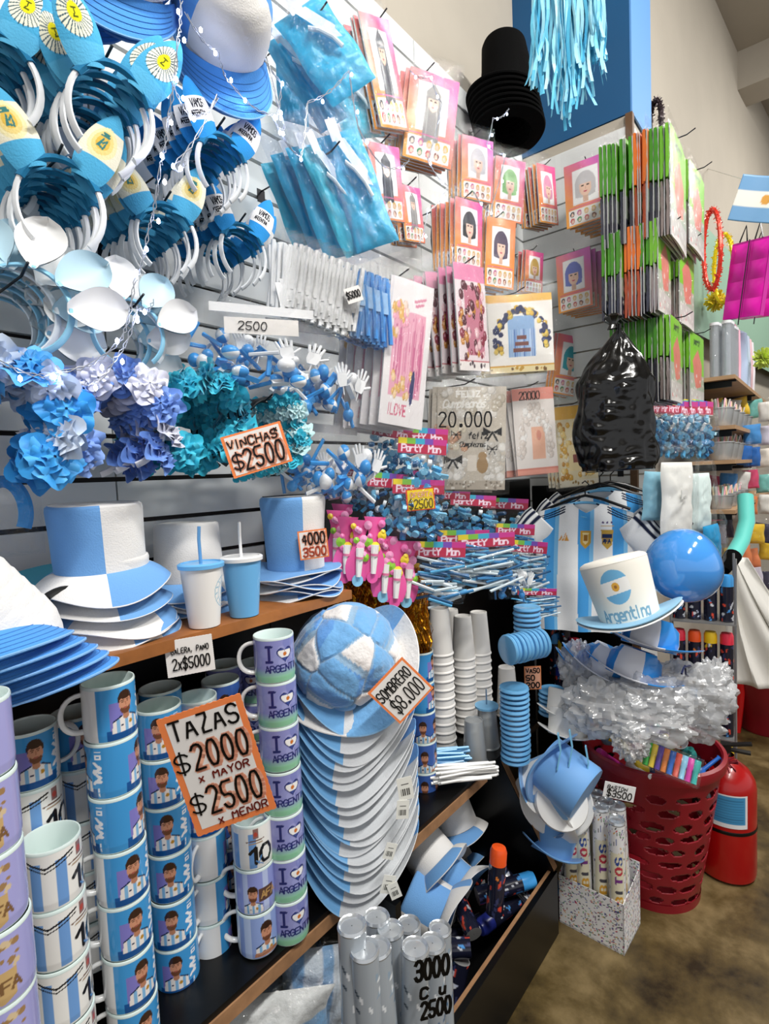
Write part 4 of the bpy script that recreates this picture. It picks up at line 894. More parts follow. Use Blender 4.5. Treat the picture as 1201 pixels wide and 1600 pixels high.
# ---------- party backdrop packs
def balloons(c, n, cols, seed, arch=True, r=.045, x0=.1, x1=.6, y0=.15, y1=.8):
    q = random.Random(seed)
    for _ in range(n):
        a = q.uniform(0, PI); k = q.uniform(.75, 1.05)
        X = (x0+x1)/2+(x1-x0)/2*math.cos(a)*k if arch else q.uniform(x0, x1); Y = (y0+y1)/2+(y1-y0)/2*math.sin(a*2 if 0 else a)*k*1.0-.0 if arch else q.uniform(y0, y1)
        col = q.choice(cols); rr = r*q.uniform(.6, 1.2); c.ell(X, Y, rr, rr, mixc(col, (0, 0, 0), .12)); c.ell(X-.1*rr, Y+.1*rr, rr*.85, rr*.85, col); c.ell(X-.3*rr, Y+.3*rr, rr*.3, rr*.3, mixc(col, (1, 1, 1), .5))
def base_pack(bg=hx('ECE8E6'), W=70, H=100, asp=.7): return Cv(W, H, bg, asp)
def art_tinsel():
    c = base_pack(hx('EDE9EA')); c.rect(.10, .20, .60, .78, hx('E7A9BE')); q = random.Random(3)
    for _ in range(60): x = q.uniform(.12, .58); c.line([[(x, q.uniform(.2, .45)), (x+q.uniform(-.01, .01), q.uniform(.5, .76))]], .012, q.choice([hx('D97FA2'), hx('F2C2D2'), hx('C96A92'), hx('EBB6C8')]))
    balloons(c, 26, [hx('E7B86A'), hx('F0A8BE'), hx('F4D6C8')], 2, False, .035, .08, .3, .6, .85); balloons(c, 18, [hx('E7B86A'), hx('F0D0A0')], 5, False, .03, .15, .5, .2, .36)
    c.ell(.47, .27, .035, .12, hx('39406E')); c.text('ILOVE', .12, .07, .07, .014, hx('D0587C'), asp=1); c.line([[(.4, .86), (.58, .90)], [(.42, .83), (.55, .86)]], .02, hx('D88AA4')); return c
def art_gold(): 
    c = base_pack(hx('E9DCE0')); c.rect(.0, .84, .7, 1, hx('E58FB4')); c.rect(.18, .15, .6, .8, hx('C77F93')); q = random.Random(8)
    balloons(c, 60, [hx('C98A3C'), hx('8E2F45'), hx('E9C3C9'), hx('5B2A35')], 3, False, .045, .05, .65, .12, .82); c.rect(0, 0, .7, .09, hx('EFE9E6')); c.rect(0, .09, .7, .10, hx('C03A4A')); c.spots(8, .02, [hx('50404A')], 0, .02, .7, .08); return c
def art_bluegold():
    c = base_pack(hx('F1EEE8'), 100, 100, .95); c.rect(0, .9, .95, 1, hx('EDBE62')); c.rect(.28, .2, .68, .72, hx('8FB2DA')); q = random.Random(2)
    for _ in range(24): x = q.uniform(.28, .68); c.line([[(x, .2), (x, .55)]], .01, q.choice([hx('4F74B8'), hx('B4CBE8')]))
    for _ in range(90):
        a = q.uniform(-.35, 3.6); X, Y = .48+.36*math.cos(a)*q.uniform(.85, 1.15), .42+.38*math.sin(a)*q.uniform(.88, 1.1); col = q.choice([hx('2B3560'), hx('2B3560'), hx('E8CB62'), hx('D8B040'), hx('46517E')])
        c.ell(X, Y, .036, .036, mixc(col, (0, 0, 0), .2)); c.ell(X-.005, Y+.005, .028, .028, col)
    for k, w_ in enumerate((.13, .10, .07)): c.rect(.48-w_, .26+k*.08, .48+w_, .31+k*.08, hx('7A4A42')); 
    c.rect(.0, .0, .95, .08, hx('E8D9A8')); c.spots(10, .02, [hx('C49A40'), hx('7A5A30')], 0, .02, .95, .06); c.rect(.0, .08, .95, .10, hx('D9A544')); return c
def art_cumple():
    c = base_pack(hx('CFC6B8'), 96, 130, .72); c.a += (RNG.rand(130, 96, 1)-.5)*.05
    balloons(c, 46, [hx('DCD6CA'), hx('C4BAA8'), hx('E7E2DA')], 6, False, .045, .02, .70, .72, .98)
    c.text('FELIZ', .2, .90, .06, .016, hx('F3F1EC')); c.text('cumpleanos', .06, .80, .07, .014, hx('F5F3EE'), sp=.5, slant=.2)
    balloons(c, 40, [hx('E3D9C4'), hx('CDBFA6'), hx('D9A98A')], 9, False, .04, .05, .3, .40, .62); balloons(c, 34, [hx('EFECE6'), hx('DDD8D0')], 12, False, .04, .04, .3, .1, .3); balloons(c, 30, [hx('E9E6E0'), hx('D2CDC4')], 14, False, .04, .5, .7, .1, .45)
    c.rect(.32, .18, .42, .34, hx('E6DED2')); c.ell(.48, .24, .06, .08, hx('A98A62')); c.ell(.48, .33, .045, .04, hx('B3946C'))
    for (x, y, s) in ((.17, .29, 1), (.58, .56, 1)): 
        c.poly([(x, y), (x-.10*s, y+.05*s), (x-.10*s, y-.04*s)], (.1, .1, .11)); c.poly([(x, y), (x+.10*s, y+.05*s), (x+.10*s, y-.04*s)], (.1, .1, .11)); c.line([[(x, y), (x-.05, y-.08)], [(x, y), (x+.05, y-.08)]], .02, (.1, .1, .11))
    for (x, y) in ((.2, .54), (.58, .40)): c.line([[(x, y), (x-.05, y+.03), (x-.05, y-.01), (x, y), (x+.05, y+.03), (x+.05, y-.01), (x, y)], [(x-.03, y-.05), (x, y), (x+.03, y-.05)]], .009, (.12, .12, .13))
    c.text('feliz', .33, .50, .055, .012, (.08, .08, .09), slant=.15); c.text('cumpleanos', .24, .42, .045, .010, (.08, .08, .09), sp=.3, slant=.15)
    c.rect(0, .0, .72, .09, hx('BEB4A6')); c.spots(40, .012, [hx('E9E5DC'), hx('8C8276')], 0, .01, .72, .08); return c
def art_rose():
    c = base_pack(hx('EBE4DF')); c.rect(0, .86, .7, 1, hx('E79A8C')); c.rect(0, 0, .7, .06, hx('E7A08E')); c.text('20000', .12, .87, .09, .016, (.1, .05, .05), sp=.6)
    c.rect(.28, .18, .5, .55, hx('EBB89E')); balloons(c, 90, [hx('F4F1EE'), hx('E6DDD6'), hx('DDD2CA')], 4, True, .045, .06, .64, -.35, .78); c.ell(.4, .45, .04, .06, hx('D99380')); c.rect(.0, .06, .7, .075, hx('D98878')); return c
def art_amber():
    c = base_pack(hx('E9DCB8')); c.rect(0, .84, .7, 1, hx('E3B24E')); balloons(c, 110, [hx('E0AE45'), hx('C98E2C'), hx('F0D48A'), hx('F6EBD0')], 7, False, .04, .04, .66, .1, .78)
    c.rect(.2, .2, .5, .52, hx('F0DDAA')); c.rect(.27, .3, .43, .4, hx('8A3A2A')); c.rect(0, 0, .7, .08, hx('EDE6D2')); c.spots(9, .015, [hx('A07E3A')], 0, .02, .7, .06); return c
def art_goldback(): c = base_pack(hx('E6BB3A'), 60, 30, 2.0); c.rect(0, .6, 2, 1, hx('EFE7D2')); return c
PK = {'tinsel': (make_pack('party_pack', art_tinsel(), .2, .3, cat='party pack', side=hx('E9E4E4')), .2, .3), 'gold': (make_pack('party_pack', art_gold(), .2, .3, cat='party pack', side=hx('8A3550')), .2, .3),
      'bluegold': (make_pack('party_pack', art_bluegold(), .28, .3, cat='party pack', side=hx('CDB98A')), .28, .3), 'cumple': (make_pack('party_pack', art_cumple(), .22, .3, cat='party pack', side=hx('CFC6B8')), .22, .3),
      'rose': (make_pack('party_pack', art_rose(), .2, .3, cat='party pack', side=hx('C9B0A8')), .2, .3), 'amber': (make_pack('party_pack', art_amber(), .2, .3, cat='party pack', side=hx('D9B25A')), .2, .3)}
PG = 'party backdrop packs'
def party(k, c, Y, a, n, desc, wh, dy=.02, t=0, jit=.05): pr, w0, h0 = PK[k]; hang(pr, w0, h0, c, Y, a, n, dy, desc, wh, PG, jit=jit, t=t)
party('tinsel', [(590, 416), (655, 455), (676, 684), (614, 650)], .86, 22, 6, 'white pink tinsel curtain pack', 'left of the birthday pack', dy=.032, jit=.03)
party('gold', [(696, 398), (738, 428), (778, 586), (728, 570)], .88, 14, 9, 'pink topped gold balloon pack', 'under the wig packs', dy=.03)
party('bluegold', [(748, 457), (856, 466), (870, 584), (778, 577)], .88, 52, 4, 'navy and gold balloon arch pack', 'below the wigs')
party('cumple', [(679, 603), (788, 606), (791, 768), (686, 762)], .88, 56, 3, 'beige birthday pack marked 20.000', 'above the party bags')
party('rose', [(788, 603), (852, 613), (882, 740), (818, 738)], .90, 44, 4, 'salmon topped pack with white balloons', 'right of the beige birthday pack')
party('amber', [(856, 630), (916, 642), (944, 755), (882, 760)], .94, 46, 4, 'golden balloon pack', 'left of the black plastic sack')
t = card('handwritten_mark', [(684, 640), (776, 640), (776, 668), (684, 668)], .865, [('20.000', .02, .05, .8, .09, .0, (.05, .05, .06), .9)], 'x', a=56, toothed=False)
for ch in list(t.children):
    if ch.name.startswith('card'): bpy.data.objects.remove(ch)
for ch in list(t.children):
    ch.name = 'price_writing'; base = [o_ for o_ in bpy.data.objects if o_.get('label', '').startswith('beige birthday pack') and 'front' in o_['label']][0]
    bpy.context.view_layer.update(); mw = t.matrix_world.copy(); ch.parent = base; ch.matrix_parent_inverse = Matrix(); ch.matrix_basis = base.matrix_world.inverted() @ mw
bpy.data.objects.remove(t)
# ---------- animal hair brushes / streamers in green wrappers on the aisle face of the column
def art_green(top, bot):
    c = Cv(44, 70, hx('B8C4B0'), .62); c.rect(0, .45, .62, 1, top); c.poly([(.08, .62), (.3, .80), (.5, .60), (.45, .3), (.2, .25)], hx('E98C7C')); c.rect(0, 0, .62, .24, bot); c.text('party', .14, .86, .07, .02, hx('2E4E2A')); c.spots(30, .02, [hx('F2F0EA'), hx('E3D8D8'), hx('E79A9A')], .05, .05, .58, .5, seed=4); return c
def make_green(art, top, low):
    t = thing('streamer_pack', 'x', 'streamer pack'); b = MB()
    b.sheet(0, 0, lambda u, v: ((u-.5)*.12, -.004-.004*math.sin(PI*u)+.002*fb((u*4, v*6, 3), 1), (v-.5)*.2), canvas=art.a, back=lambda u, v: ((u-.5)*.12, 0, (v-.5)*.2)); b.build('printed_card', vprint, t)
    b = MB(); F = lambda u, v: ((u-.5)*.121, .008-.010*math.sin(PI*(.1+.8*v))-.002*math.sin(v*21), .005+v*.095)
    b.sheet(3, 8, lambda u, v: F(u, v), top, back=lambda u, v: (F(u, v)[0], .013, F(u, v)[2])); b.build('wrapper_top', vprint, t)
    b = MB(); F2 = lambda u, v: ((u-.5)*.116, .008-.009*math.sin(PI*(.05+.9*v))+.003*fb((u*9, v*9, 1), 1), -.098+v*.100)
    b.sheet(6, 10, F2, low, back=lambda u, v: (F2(u, v)[0], .014+.003*fb((u*9, v*9, 5), 1), F2(u, v)[2])); b.build('streamers', vfoil, t)
    sleeve(t, .124, .2, .009, clear, .02, 3, n=(8, 10)); return Proto(t)
GP = [make_green(art_green(hx('8FD63C'), hx('D9D4D0')), hx('7CC234'), hx('A99A96')), make_green(art_green(hx('F08A4A'), hx('5A606A')), hx('F07A2A'), hx('C05A3A')), make_green(art_green(hx('7FCB34'), hx('3C4150')), hx('4F9A24'), hx('4A4A55'))]
for gi, (c, Y, n, wh, rr) in enumerate([([(1044, 210), (1072, 232), (1072, 392), (1044, 372)], .46, 15, 'in the top bundle on the column corner', 1), ([(1078, 262), (1096, 278), (1096, 400), (1078, 392)], .46, 9, 'in the top bundle further along', 0),
     ([(1026, 352), (1046, 362), (1046, 500), (1026, 488)], .50, 13, 'in the second bundle down', 1), ([(1062, 372), (1080, 388), (1080, 515), (1062, 505)], .50, 9, 'in the second bundle further along', 0),
     ([(1044, 498), (1066, 505), (1066, 632), (1044, 624)], .48, 14, 'in the third bundle down', 0), ([(1078, 520), (1096, 530), (1096, 640), (1078, 634)], .50, 8, 'in the third bundle further along', 0)]):
    o, e, w_, h_ = frame(c, Y, 0)
    for i in range(n):
        p = GP[1] if (rr and 4 <= i <= 7) else GP[0 if i < 2 else 2]
        p.put(o+Vector((random.uniform(-.006, .006), i*(PY-.02-Y)/n, random.uniform(-.006, .006))), (0, random.uniform(-.03, .03), random.uniform(-.06, .06)), f'{"orange" if p is GP[1] else "green"} topped streamer pack, {BH[i]} of those {wh}', 'streamer packs on the column', (w_/.12, .9, h_/.2))
    hook((o.x, PY-.02, o.z+h_/2+.01), PY-.02-Y+.06, f'wire hook holding streamer packs {wh}')
# ================================================================ bags of small party goods
SB, SW_ = hx('3E97DE'), hx('EEF0F2')
def rod(b, c, d, L_, r, C, n=6): d = Vector(d).normalized()*L_/2; c = Vector(c); b.tube([c-d, c+d], r, n, C)
def hand(b, M, s, C):
    """open clapper hand: palm and five fingers, flat in local xz"""
    b.poly([(s*x, s*y) for x, y in ((-.30, -.45), (.28, -.45), (.42, .0), (.40, .42), (-.38, .42), (-.42, -.1))], -.08*s, .08*s, C, M)
    for (x, y, a, L_) in ((-.34, .40, 14, .55), (-.12, .44, 4, .68), (.12, .44, -5, .66), (.34, .38, -16, .52), (.40, -.05, -62, .55)):
        a = R_(a); p0 = Vector((x*s, y*s, 0)); p1 = p0+Vector((-math.sin(a), math.cos(a), 0))*L_*s; b.tube([M @ p0, M @ ((p0+p1)/2), M @ p1], [.10*s, .10*s, .085*s], 8, C)
    b.tube([M @ Vector((0, -.4*s, 0)), M @ Vector((0, -1.0*s, 0))], .05*s, 6, C)
FR = Matrix(((1, 0, 0), (0, 0, -1), (0, 1, 0))).to_4x4()      # local xy -> facing -y
def make_clapper_bag(seed, header=True):
    q = random.Random(seed); t = thing('clapper_pack', 'x', 'clapper pack'); w_, h = .20, .15
    b = MB()
    for k in range(9):
        M = Matrix.Translation((q.uniform(-.4, .4)*w_, q.uniform(-.03, .0), q.uniform(-.4, .2)*h)); R = q.uniform(.014, .019); b.lathe([(R*math.sin(PI*i/10)+.0001, -R*math.cos(PI*i/10)) for i in range(11)], 18, cf=lambda a, i: (SW_, SB)[int(a/(PI/2)) % 2] if k % 2 else (SW_ if k % 4 else SB), M=M @ Euler((q.uniform(0, 3), q.uniform(0, 3), 0)).to_matrix().to_4x4())
    b.build('rattle_balls', vplast, t)
    b = MB()
    for k in range(10): rod(b, (q.uniform(-.4, .4)*w_, q.uniform(-.02, .01), q.uniform(-.45, .2)*h), (q.uniform(-1, 1), q.uniform(-.3, .3), q.uniform(-1, 1)), .06, .005, q.choice([SB, SW_, SB]))
    for k in range(5): b.box((q.uniform(-.4, .4)*w_, q.uniform(-.02, .005), q.uniform(-.45, .1)*h), (.035, .012, .015), q.choice([SB, SW_]), Euler((q.uniform(0, 3), q.uniform(-1, 1), q.uniform(0, 1))).to_matrix())
    b.build('whistles', vplast, t)
    b = MB()
    for k in range(2): hand(b, Matrix.Translation((.22*w_+k*.05, -.028-.004*k, .01-.01*k)) @ Euler((0, R_(-15+30*k), 0)).to_matrix().to_4x4() @ FR, .033, SW_)
    b.build('clapper_hands', vplast, t)
    sleeve(t, w_, h, .042, clear, .05, seed)
    if header: b = MB(); b.box((0, -.002, h*.5+.042), (w_*.98, .003, .022), hx('EFEFEF')); b.build('header_card', vprint, t, smooth=False)
    return Proto(t)
CB = [make_clapper_bag(1), make_clapper_bag(4, False), make_clapper_bag(11, False)]
for i, (c, Y, a, wh) in enumerate([(q4(408, 560, 165, 95, .06), .90, 34, 'uppermost, under the 2500 header'), (q4(345, 545, 120, 100, .1), .99, 24, 'behind the uppermost one'), (q4(505, 600, 110, 110, .2), .95, 34, 'right of the uppermost one'), (q4(470, 590, 120, 100, .15), 1.02, 30, 'between the upper pair'),
        (q4(535, 725, 105, 105, .1), .93, 38, 'lower one above the pink shakers'), (q4(478, 730, 100, 80, .1), 1.02, 26, 'half hidden under the turquoise headbands'), (q4(505, 740, 100, 90, .1), 1.07, 30, 'deepest of the lower ones')]):
    put_fit(CB[i % 3], c, .20, .15, a, Y, f'clear bag of rattles and hand clappers, {wh}', 'clapper packs')
card('price_tag', [(350, 497), (466, 499), (466, 524), (350, 522)], .875, [('2500', .18, .25, .5, .06, .1)], 'white header card marked 2500 on the clapper bag', a=34, cat='price tag', toothed=False)
# ---------- white and blue clapper sticks, long bag row
def make_stick_bag(cw, seed):
    q = random.Random(seed); t = thing('straw_pack', 'x', 'straw pack'); w_, h = .06, .17; b = MB()
    for k in range(26): rod(b, (q.uniform(-.42, .42)*w_, q.uniform(-.022, .006), q.uniform(-.05, .05)*h), (q.uniform(-.12, .12), 0, 1), h*.9, .0048, mixc(cw, (1, 1, 1), q.uniform(0, .25)))
    for k in range(4): b.box((q.uniform(-.3, .3)*w_, -.024, q.uniform(-.3, .3)*h), (.02, .002, .05), mixc(cw, (1, 1, 1), .5), Euler((0, q.uniform(-.4, .4), 0)).to_matrix())
    b.build('straws', vplast, t); sleeve(t, w_, h, .030, clear, .03, seed); return Proto(t)
SBG = [make_stick_bag(hx('EEF0F1'), 1), make_stick_bag(hx('3F8FDD'), 2)]
for i in range(13):
    k = 0 if i < 9 else 1; x = 436+i*11.8; put_fit(SBG[k], q4(x+6, 436+i*4.6, 44, 112, .3), .06, .17, 26, .97-.006*i, f'{"blue" if k else "white"} straw pack, {["first", "second", "third", "fourth", "fifth", "sixth", "seventh", "eighth", "ninth", "tenth", "eleventh", "twelfth", "last"][i]} from the left in the row below the glove packs', 'straw packs in a row')
for i in range(6): put_fit(SBG[0 if i < 2 else 1], q4(452+i*24, 462+i*9, 34, 78, .3), .06, .17, 20, 1.06, f'straw pack deeper in the row below the gloves, {["first", "second", "third", "fourth", "fifth", "last"][i]} from the left', 'straw packs in a row')
card('price_tag', [(535, 452), (560, 446), (568, 468), (545, 476)], .875, [('$5000', .05, .3, .42, .06, .05)], 'small white tag marked $5000 on the straw packs', a=34, cat='price tag', toothed=False)
# ---------- party whistle bags with a rainbow header
def make_party_bag(seed, kind='bits'):
    q = random.Random(seed); t = thing('party_favour_bag', 'x', 'favour bag'); w_, h = .13, .13; b = MB(); LB = [hx('4FA6D6'), hx('2F7FB8'), hx('E8EEF2'), hx('7CC0E2'), hx('1F5F90')]
    if kind == 'bits':
        for k in range(46):
            R = Euler((q.uniform(0, 3), q.uniform(0, 3), q.uniform(0, 3))).to_matrix(); p = (q.uniform(-.45, .45)*w_, q.uniform(-.03, .005), q.uniform(-.5, .4)*h); C = q.choice(LB)
            if k % 2: b.box(p, (.026, .010, .012), C, R)
            else: b.lathe([(.0001, -.005), (.010, -.005), (.010, .005), (.0001, .005)], 10, C, M=Matrix.Translation(p) @ R.to_4x4())
        b.build('whistles', vplast, t)
    else:
        for k in range(42): 
            a = q.uniform(-.45, .45)+(PI/2 if k % 3 else 0); rod(b, (q.uniform(-.3, .3)*w_, q.uniform(-.035, .0), q.uniform(-.48, .42)*h), (math.cos(a), q.uniform(-.1, .1), math.sin(a)) if k % 3 == 0 else (1, 0, q.uniform(-.45, .45)), q.uniform(.055, .095), .0042, q.choice(LB+[hx('DCEBF2')]*2))
        b.build('blowouts', vplast, t)
    hc = Cv(70, 26, hx('B8304E'), 3.2); g = hc.x/3.2
    for k, cc in enumerate([hx('E8D23A'), hx('7FBF4A'), hx('3FA8C8'), hx('7A4FB0'), hx('C43A8A')]): hc.a[(hc.y > .62) & (g > k/5-.02*k)] = cc
    hc.text('Party', .25, .14, .42, .09, hx('F2D8E6'), sp=.5); hc.text('Man', 2.0, .14, .42, .09, hx('F2D8E6'), sp=.5)
    b = MB(); b.sheet(0, 0, lambda u, v: ((u-.5)*w_, -.012, h*.48+v*.042), canvas=hc.a, back=lambda u, v: ((u-.5)*w_, -.010, h*.48+v*.042)); b.build('header_card', vprint, t)
    sleeve(t, w_, h, .040, clear, .0, seed); return Proto(t)
FB = [make_party_bag(1), make_party_bag(5)]; FS = [make_party_bag(2, 'straw'), make_party_bag(8, 'straw')]
fl = [(FB, (655, 745, 75, 85, .1), .86, 'centre one of the upper row'), (FB, (660, 725, 70, 80, .1), .92, 'with the rainbow header in the upper row'), (FB, (606, 715, 60, 75, .3), .96, 'left in the upper row'), (FB, (600, 700, 60, 70, .2), 1.03, 'leftmost, behind the pink tinsel pack'), (FB, (650, 805, 80, 80, .05), .86, 'behind the yellow offer card'),
      (FB, (600, 795, 60, 80, .15), .93, 'above the golden tinsel'), (FB, (625, 790, 60, 80, .1), 1.0, 'deep behind the yellow offer card'), (FB, (560, 770, 60, 60, .1), 1.1, 'in the dark beside the top hat'), (FB, (735, 815, 70, 60, .1), 1.1, 'under the beige birthday pack'), (FB, (785, 820, 70, 60, .1), 1.1, 'under the salmon pack'), (FB, (700, 805, 60, 60, .1), 1.05, 'right of the yellow offer card'),
      (FS, (683, 905, 78, 85, .05), .86, 'holding blue blowouts above the white cups'), (FS, (757, 885, 88, 75, -.1), .90, 'of blowouts beside the first blowout bag'), (FS, (720, 880, 80, 75, 0), .96, 'of blowouts between the two front ones'), (FS, (820, 890, 55, 65, .2), .95, 'of blowouts beside the football shirt'), (FS, (800, 860, 60, 60, .1), 1.02, 'of blowouts behind the small hand clappers'), (FS, (835, 945, 60, 38, .1), .88, 'of blowouts lying on the blue lids')]
for i, (prs, q, Y, wh) in enumerate(fl):
    c = q4(*q); put_fit(prs[i % 2], c, .13, .15, 36, Y, f'bag of blue {"party" if prs is FS else "whistles"} favours, {wh}'.replace('party favours, holding blue', 'favours, holding').replace('party favours, of', 'party'), 'party favour bags')
c = q4(795, 905, 45, 60, .1); put_fit(CB[2], c, .16, .15, 36, .85, 'small bag with white hand clappers left of the shirt', 'clapper packs')
card('offer_card', [(632, 765), (677, 762), (681, 797), (637, 797)], .835, [('OFERTA', .14, .62, .22, .04, .05, hx('F4B0A0')), ('$2500', .08, .1, .40, .05, .05, hx('6B5A10'))], 'red and yellow offer card marked $2500', a=38, bg=hx('F4D92A'), edge=hx('E0452E'), toothed=False)
# ---------- pink shakers and golden tinsel
def make_shaker(seed):
    t = thing('shaker_toy', 'x', 'toy'); b = MB(); q = random.Random(seed)
    b.sheet(10, 16, lambda u, v: ((u-.5)*(.05+.02*math.sin(v*7)), -.004*math.sin(PI*u), (v-.5)*.16), hx('EC5FA6'), back=lambda u, v: ((u-.5)*(.05+.02*math.sin(v*7)), .002, (v-.5)*.16)); b.build('backing_card', vprint, t)
    b = MB()
    for k in range(9):
        b.lathe([(.0001, -.005), (q.uniform(.008, .014), 0), (.0001, .005)], 10, q.choice([hx('8FCB3C'), hx('F2D23A'), hx('F07AB8'), hx('F2A0CC'), hx('F2D23A')]), M=Matrix.Translation((q.uniform(-.022, .022), -.008, q.uniform(-.02, .075))) @ FR)
    b.build('flower_print', vprint, t)
    b = MB()
    for k in range(7): rod(b, (.002*k-.006, -.012-.003*(k % 2), -.03), (.02*(k-3), 0, 1), .075, .0035, hx('F0EFEC'))
    b.lathe([(.011, -.003), (.011, .003)], 12, hx('E07AA0'), M=Matrix.Translation((0, -.012, -.018))); b.build('white_sticks', vplast, t)
    b = MB(); b.lathe([(.0001, -.002), (.016, -.002), (.016, .002), (.0001, .002)], 14, hx('8CCBEA') if seed % 2 else hx('EE5FA8'), M=Matrix.Translation((0, -.006, -.078)) @ FR); b.build('base_disc', vplast, t); return Proto(t)
SHK = [make_shaker(1), make_shaker(2)]
for i, (x, y, Y) in enumerate([(524, 845, 1.02), (540, 855, .97), (560, 860, .94), (583, 855, .92), (600, 885, .92), (618, 893, .90), (636, 893, .90), (532, 835, 1.08)]):
    put_fit(SHK[i % 2], q4(x, y, 27, 95, .1), .05, .16, 30, Y, f'pink shaker toy, {["first", "second", "third", "fourth", "fifth", "sixth", "rightmost", "deepest"][i]} of those above the golden tinsel', 'pink shaker toys')
gold = mat('gold_foil', (.85, .58, .12), .25, metal=.9, bump=1, bscale=80, var=.4, vscale=60)
for i, (x, y, Y, w_, h) in enumerate([(560, 925, 1.0, .16, .16), (612, 950, .97, .18, .22), (645, 975, .99, .10, .28)]):
    t = thing('tinsel_fringe', ['golden tinsel fringe left behind the football hat', 'golden tinsel fringe in the middle below the pink shakers', 'long golden tinsel fringe beside the white cups'][i], 'tinsel', P(x, y, y=Y), (0, 0, R_(-30)), 'golden tinsel fringes')
    b = MB(); q = random.Random(i)
    for k in range(150):
        x0 = q.uniform(-.5, .5)*w_; pts = [(x0+.01*math.sin(j*1.7+k)+q.uniform(-.002, .002), q.uniform(-.02, .02), h/2-j*h/7) for j in range(8)]; b.band(pts, (math.cos(k), math.sin(k), 0), .004, .0006, (.8, .6, .2))
    b.build('strands', gold, t, smooth=False); b = MB(); b.box((0, 0, h/2), (w_, .01, .02), hx('D9B040')); b.build('header_strip', vfoil, t, smooth=False)
# ---------- cups, lids, straws on the low shelf
def make_cup(col, m, r0=.0225, r1=.0315, h=.115, name='plastic_cup', emblem=False):
    t = thing(name, 'x', 'cup'); b = MB()
    if emblem:
        cv = art_tumbler(col, hx('8FBBD2')).a[::-1]; f = lambda u, v: ((r1-.002+(r0-r1+.002)*v)*math.cos(2*PI*u), (r1-.002+(r0-r1+.002)*v)*math.sin(2*PI*u), .004+v*(h-.006)); b.sheet(0, 0, f, canvas=np.ascontiguousarray(cv[::-1]))
    b.lathe([(r1-.003, .001), (r1, 0), (r1+.0008, .002), (r1-.0002, .005), (r1-.0015, .006)]+([] if emblem else [(r0+.001, h-.004)])+([(r0, h-.002)] if emblem else [])+[(r0, h), (r0-.002, h+.0005), (r0-.004, h-.003), (.001, h-.003)], 36, col); b.build('cup_wall', m, t); return Proto(t)
cupw = make_cup(hx('EEEBE6'), mat('cup_plastic', vc=True, rough=.4)); cupe = make_cup(hx('EEEBE6'), MATS['cup_plastic'], emblem=True)
def cup_stack(px, py, Y, n, wh, pr=cupw, first=None, pitch=.030, K=1.38):
    c = P(px, py, y=Y); z = c.z-.115*K
    for i in range(n):
        if z < LZ: break
        (first or pr if i == 0 else pr).put((c.x, c.y, z), (0, 0, R_(120)), f'white upside down cup, {ORD[i]} of the stack {wh}', 'nested white cups', K); z -= pitch
    return c, z
for a in ((686, 950, 1.04, 30, 'nearest the tinsel, under the blowouts'), (722, 962, 1.05, 30, 'second from the tinsel'), (702, 952, 1.15, 24, 'behind the first two')): cup_stack(*a)
cup_stack(747, 956, 1.03, 22, 'with the ring emblem', first=cupe); print('cupb', cup_stack(791, 1042, .97, 12, 'at the shelf end', first=cupe))
clr = film('frosted_cup', (.93, .95, .96), .3, .3, 10, .1, .35); cupc = make_cup(hx('E0E4E4'), clr, .026, .036, .125)
for i, (x, y, wh, lid) in enumerate([(742, 1190, 'standing front left', 0), (762, 1165, 'with a light blue lid', 1)]):
    p = P(x, y, z=LZ); cupc.put((p.x, p.y, LZ), (0, 0, 0), f'frosted clear cup {wh}', 'frosted cups', 1.15)
    if lid:
        t = thing('cup_lid', 'light blue lid with straw on the frosted cup', 'lid', (p.x, p.y, LZ+.143)); b = MB(); b.lathe([(.037, -.004), (.041, -.003), (.041, .004), (.03, .006), (.001, .006)], 36, hx('7FBFEA')); b.build('disc', vplast, t); b = MB(); b.tube([(0, 0, 0), (0, 0, .06)], .0025, 8, hx('6C8FB0')); b.build('straw', vplast, t)
lidp = thing('cup_lid', 'x', 'lid'); b = MB(); b.lathe([(.001, 0), (.030, 0), (.034, .001), (.036, .004), (.034, .009), (.030, .0095), (.024, .007), (.001, .007)], 32, hx('6FB4E6')); b.build('disc', mat('lid_plastic', vc=True, rough=.25, coat=.5), lidp); lidp = Proto(lidp)
K = 1.35; c = P(806, 1188, z=LZ+.01); lp = .0125*K
def lids(c, n, ax, rot, wh):
    for i in range(n): lidp.put(c+Vector(ax)*lp*i+Vector((random.uniform(-.002, .002), random.uniform(-.002, .002), 0)), rot, f'light blue cup lid, {ORD[n-1-i] if ax[2] else cn[i]} of the {wh}', 'light blue cup lids', K)
lids(c, 15, (0, 0, 1), (0, 0, 0), 'tall stack at the shelf end'); zt_ = c.z+15*lp
lids(P(790, 1016, y=c.y), 9, (.9, -.43, 0), (0, R_(90), R_(-25)), 'roll lying across the stacks')
lids(P(824, 990, y=c.y+.03), 6, (0, 0, 1), (0, 0, 0), 'short stack above the roll')
lids(P(862, 1115, y=c.y+.02), 6, (0, 0, 1), (0, 0, 0), 'low stack right of the orange tag')
card('price_tag', [(819, 1042), (845, 1040), (845, 1076), (819, 1078)], .80, [('VASO', .1, .72, .2, .04, 0), ('50', .1, .40, .22, .05, 0), ('200', .1, .08, .22, .05, 0)], 'small orange tag on the light blue lids', a=50, bg=hx('F0B090'), edge=hx('E08A5A'), cat='price tag')
t = thing('straw_bundle', 'bundle of light blue straws lying at the shelf edge', 'straws', P(685, 1195, z=LZ+.045)+Vector((0, .02, 0)), (0, 0, R_(-48)), s=1.25); b = MB(); q = random.Random(5)
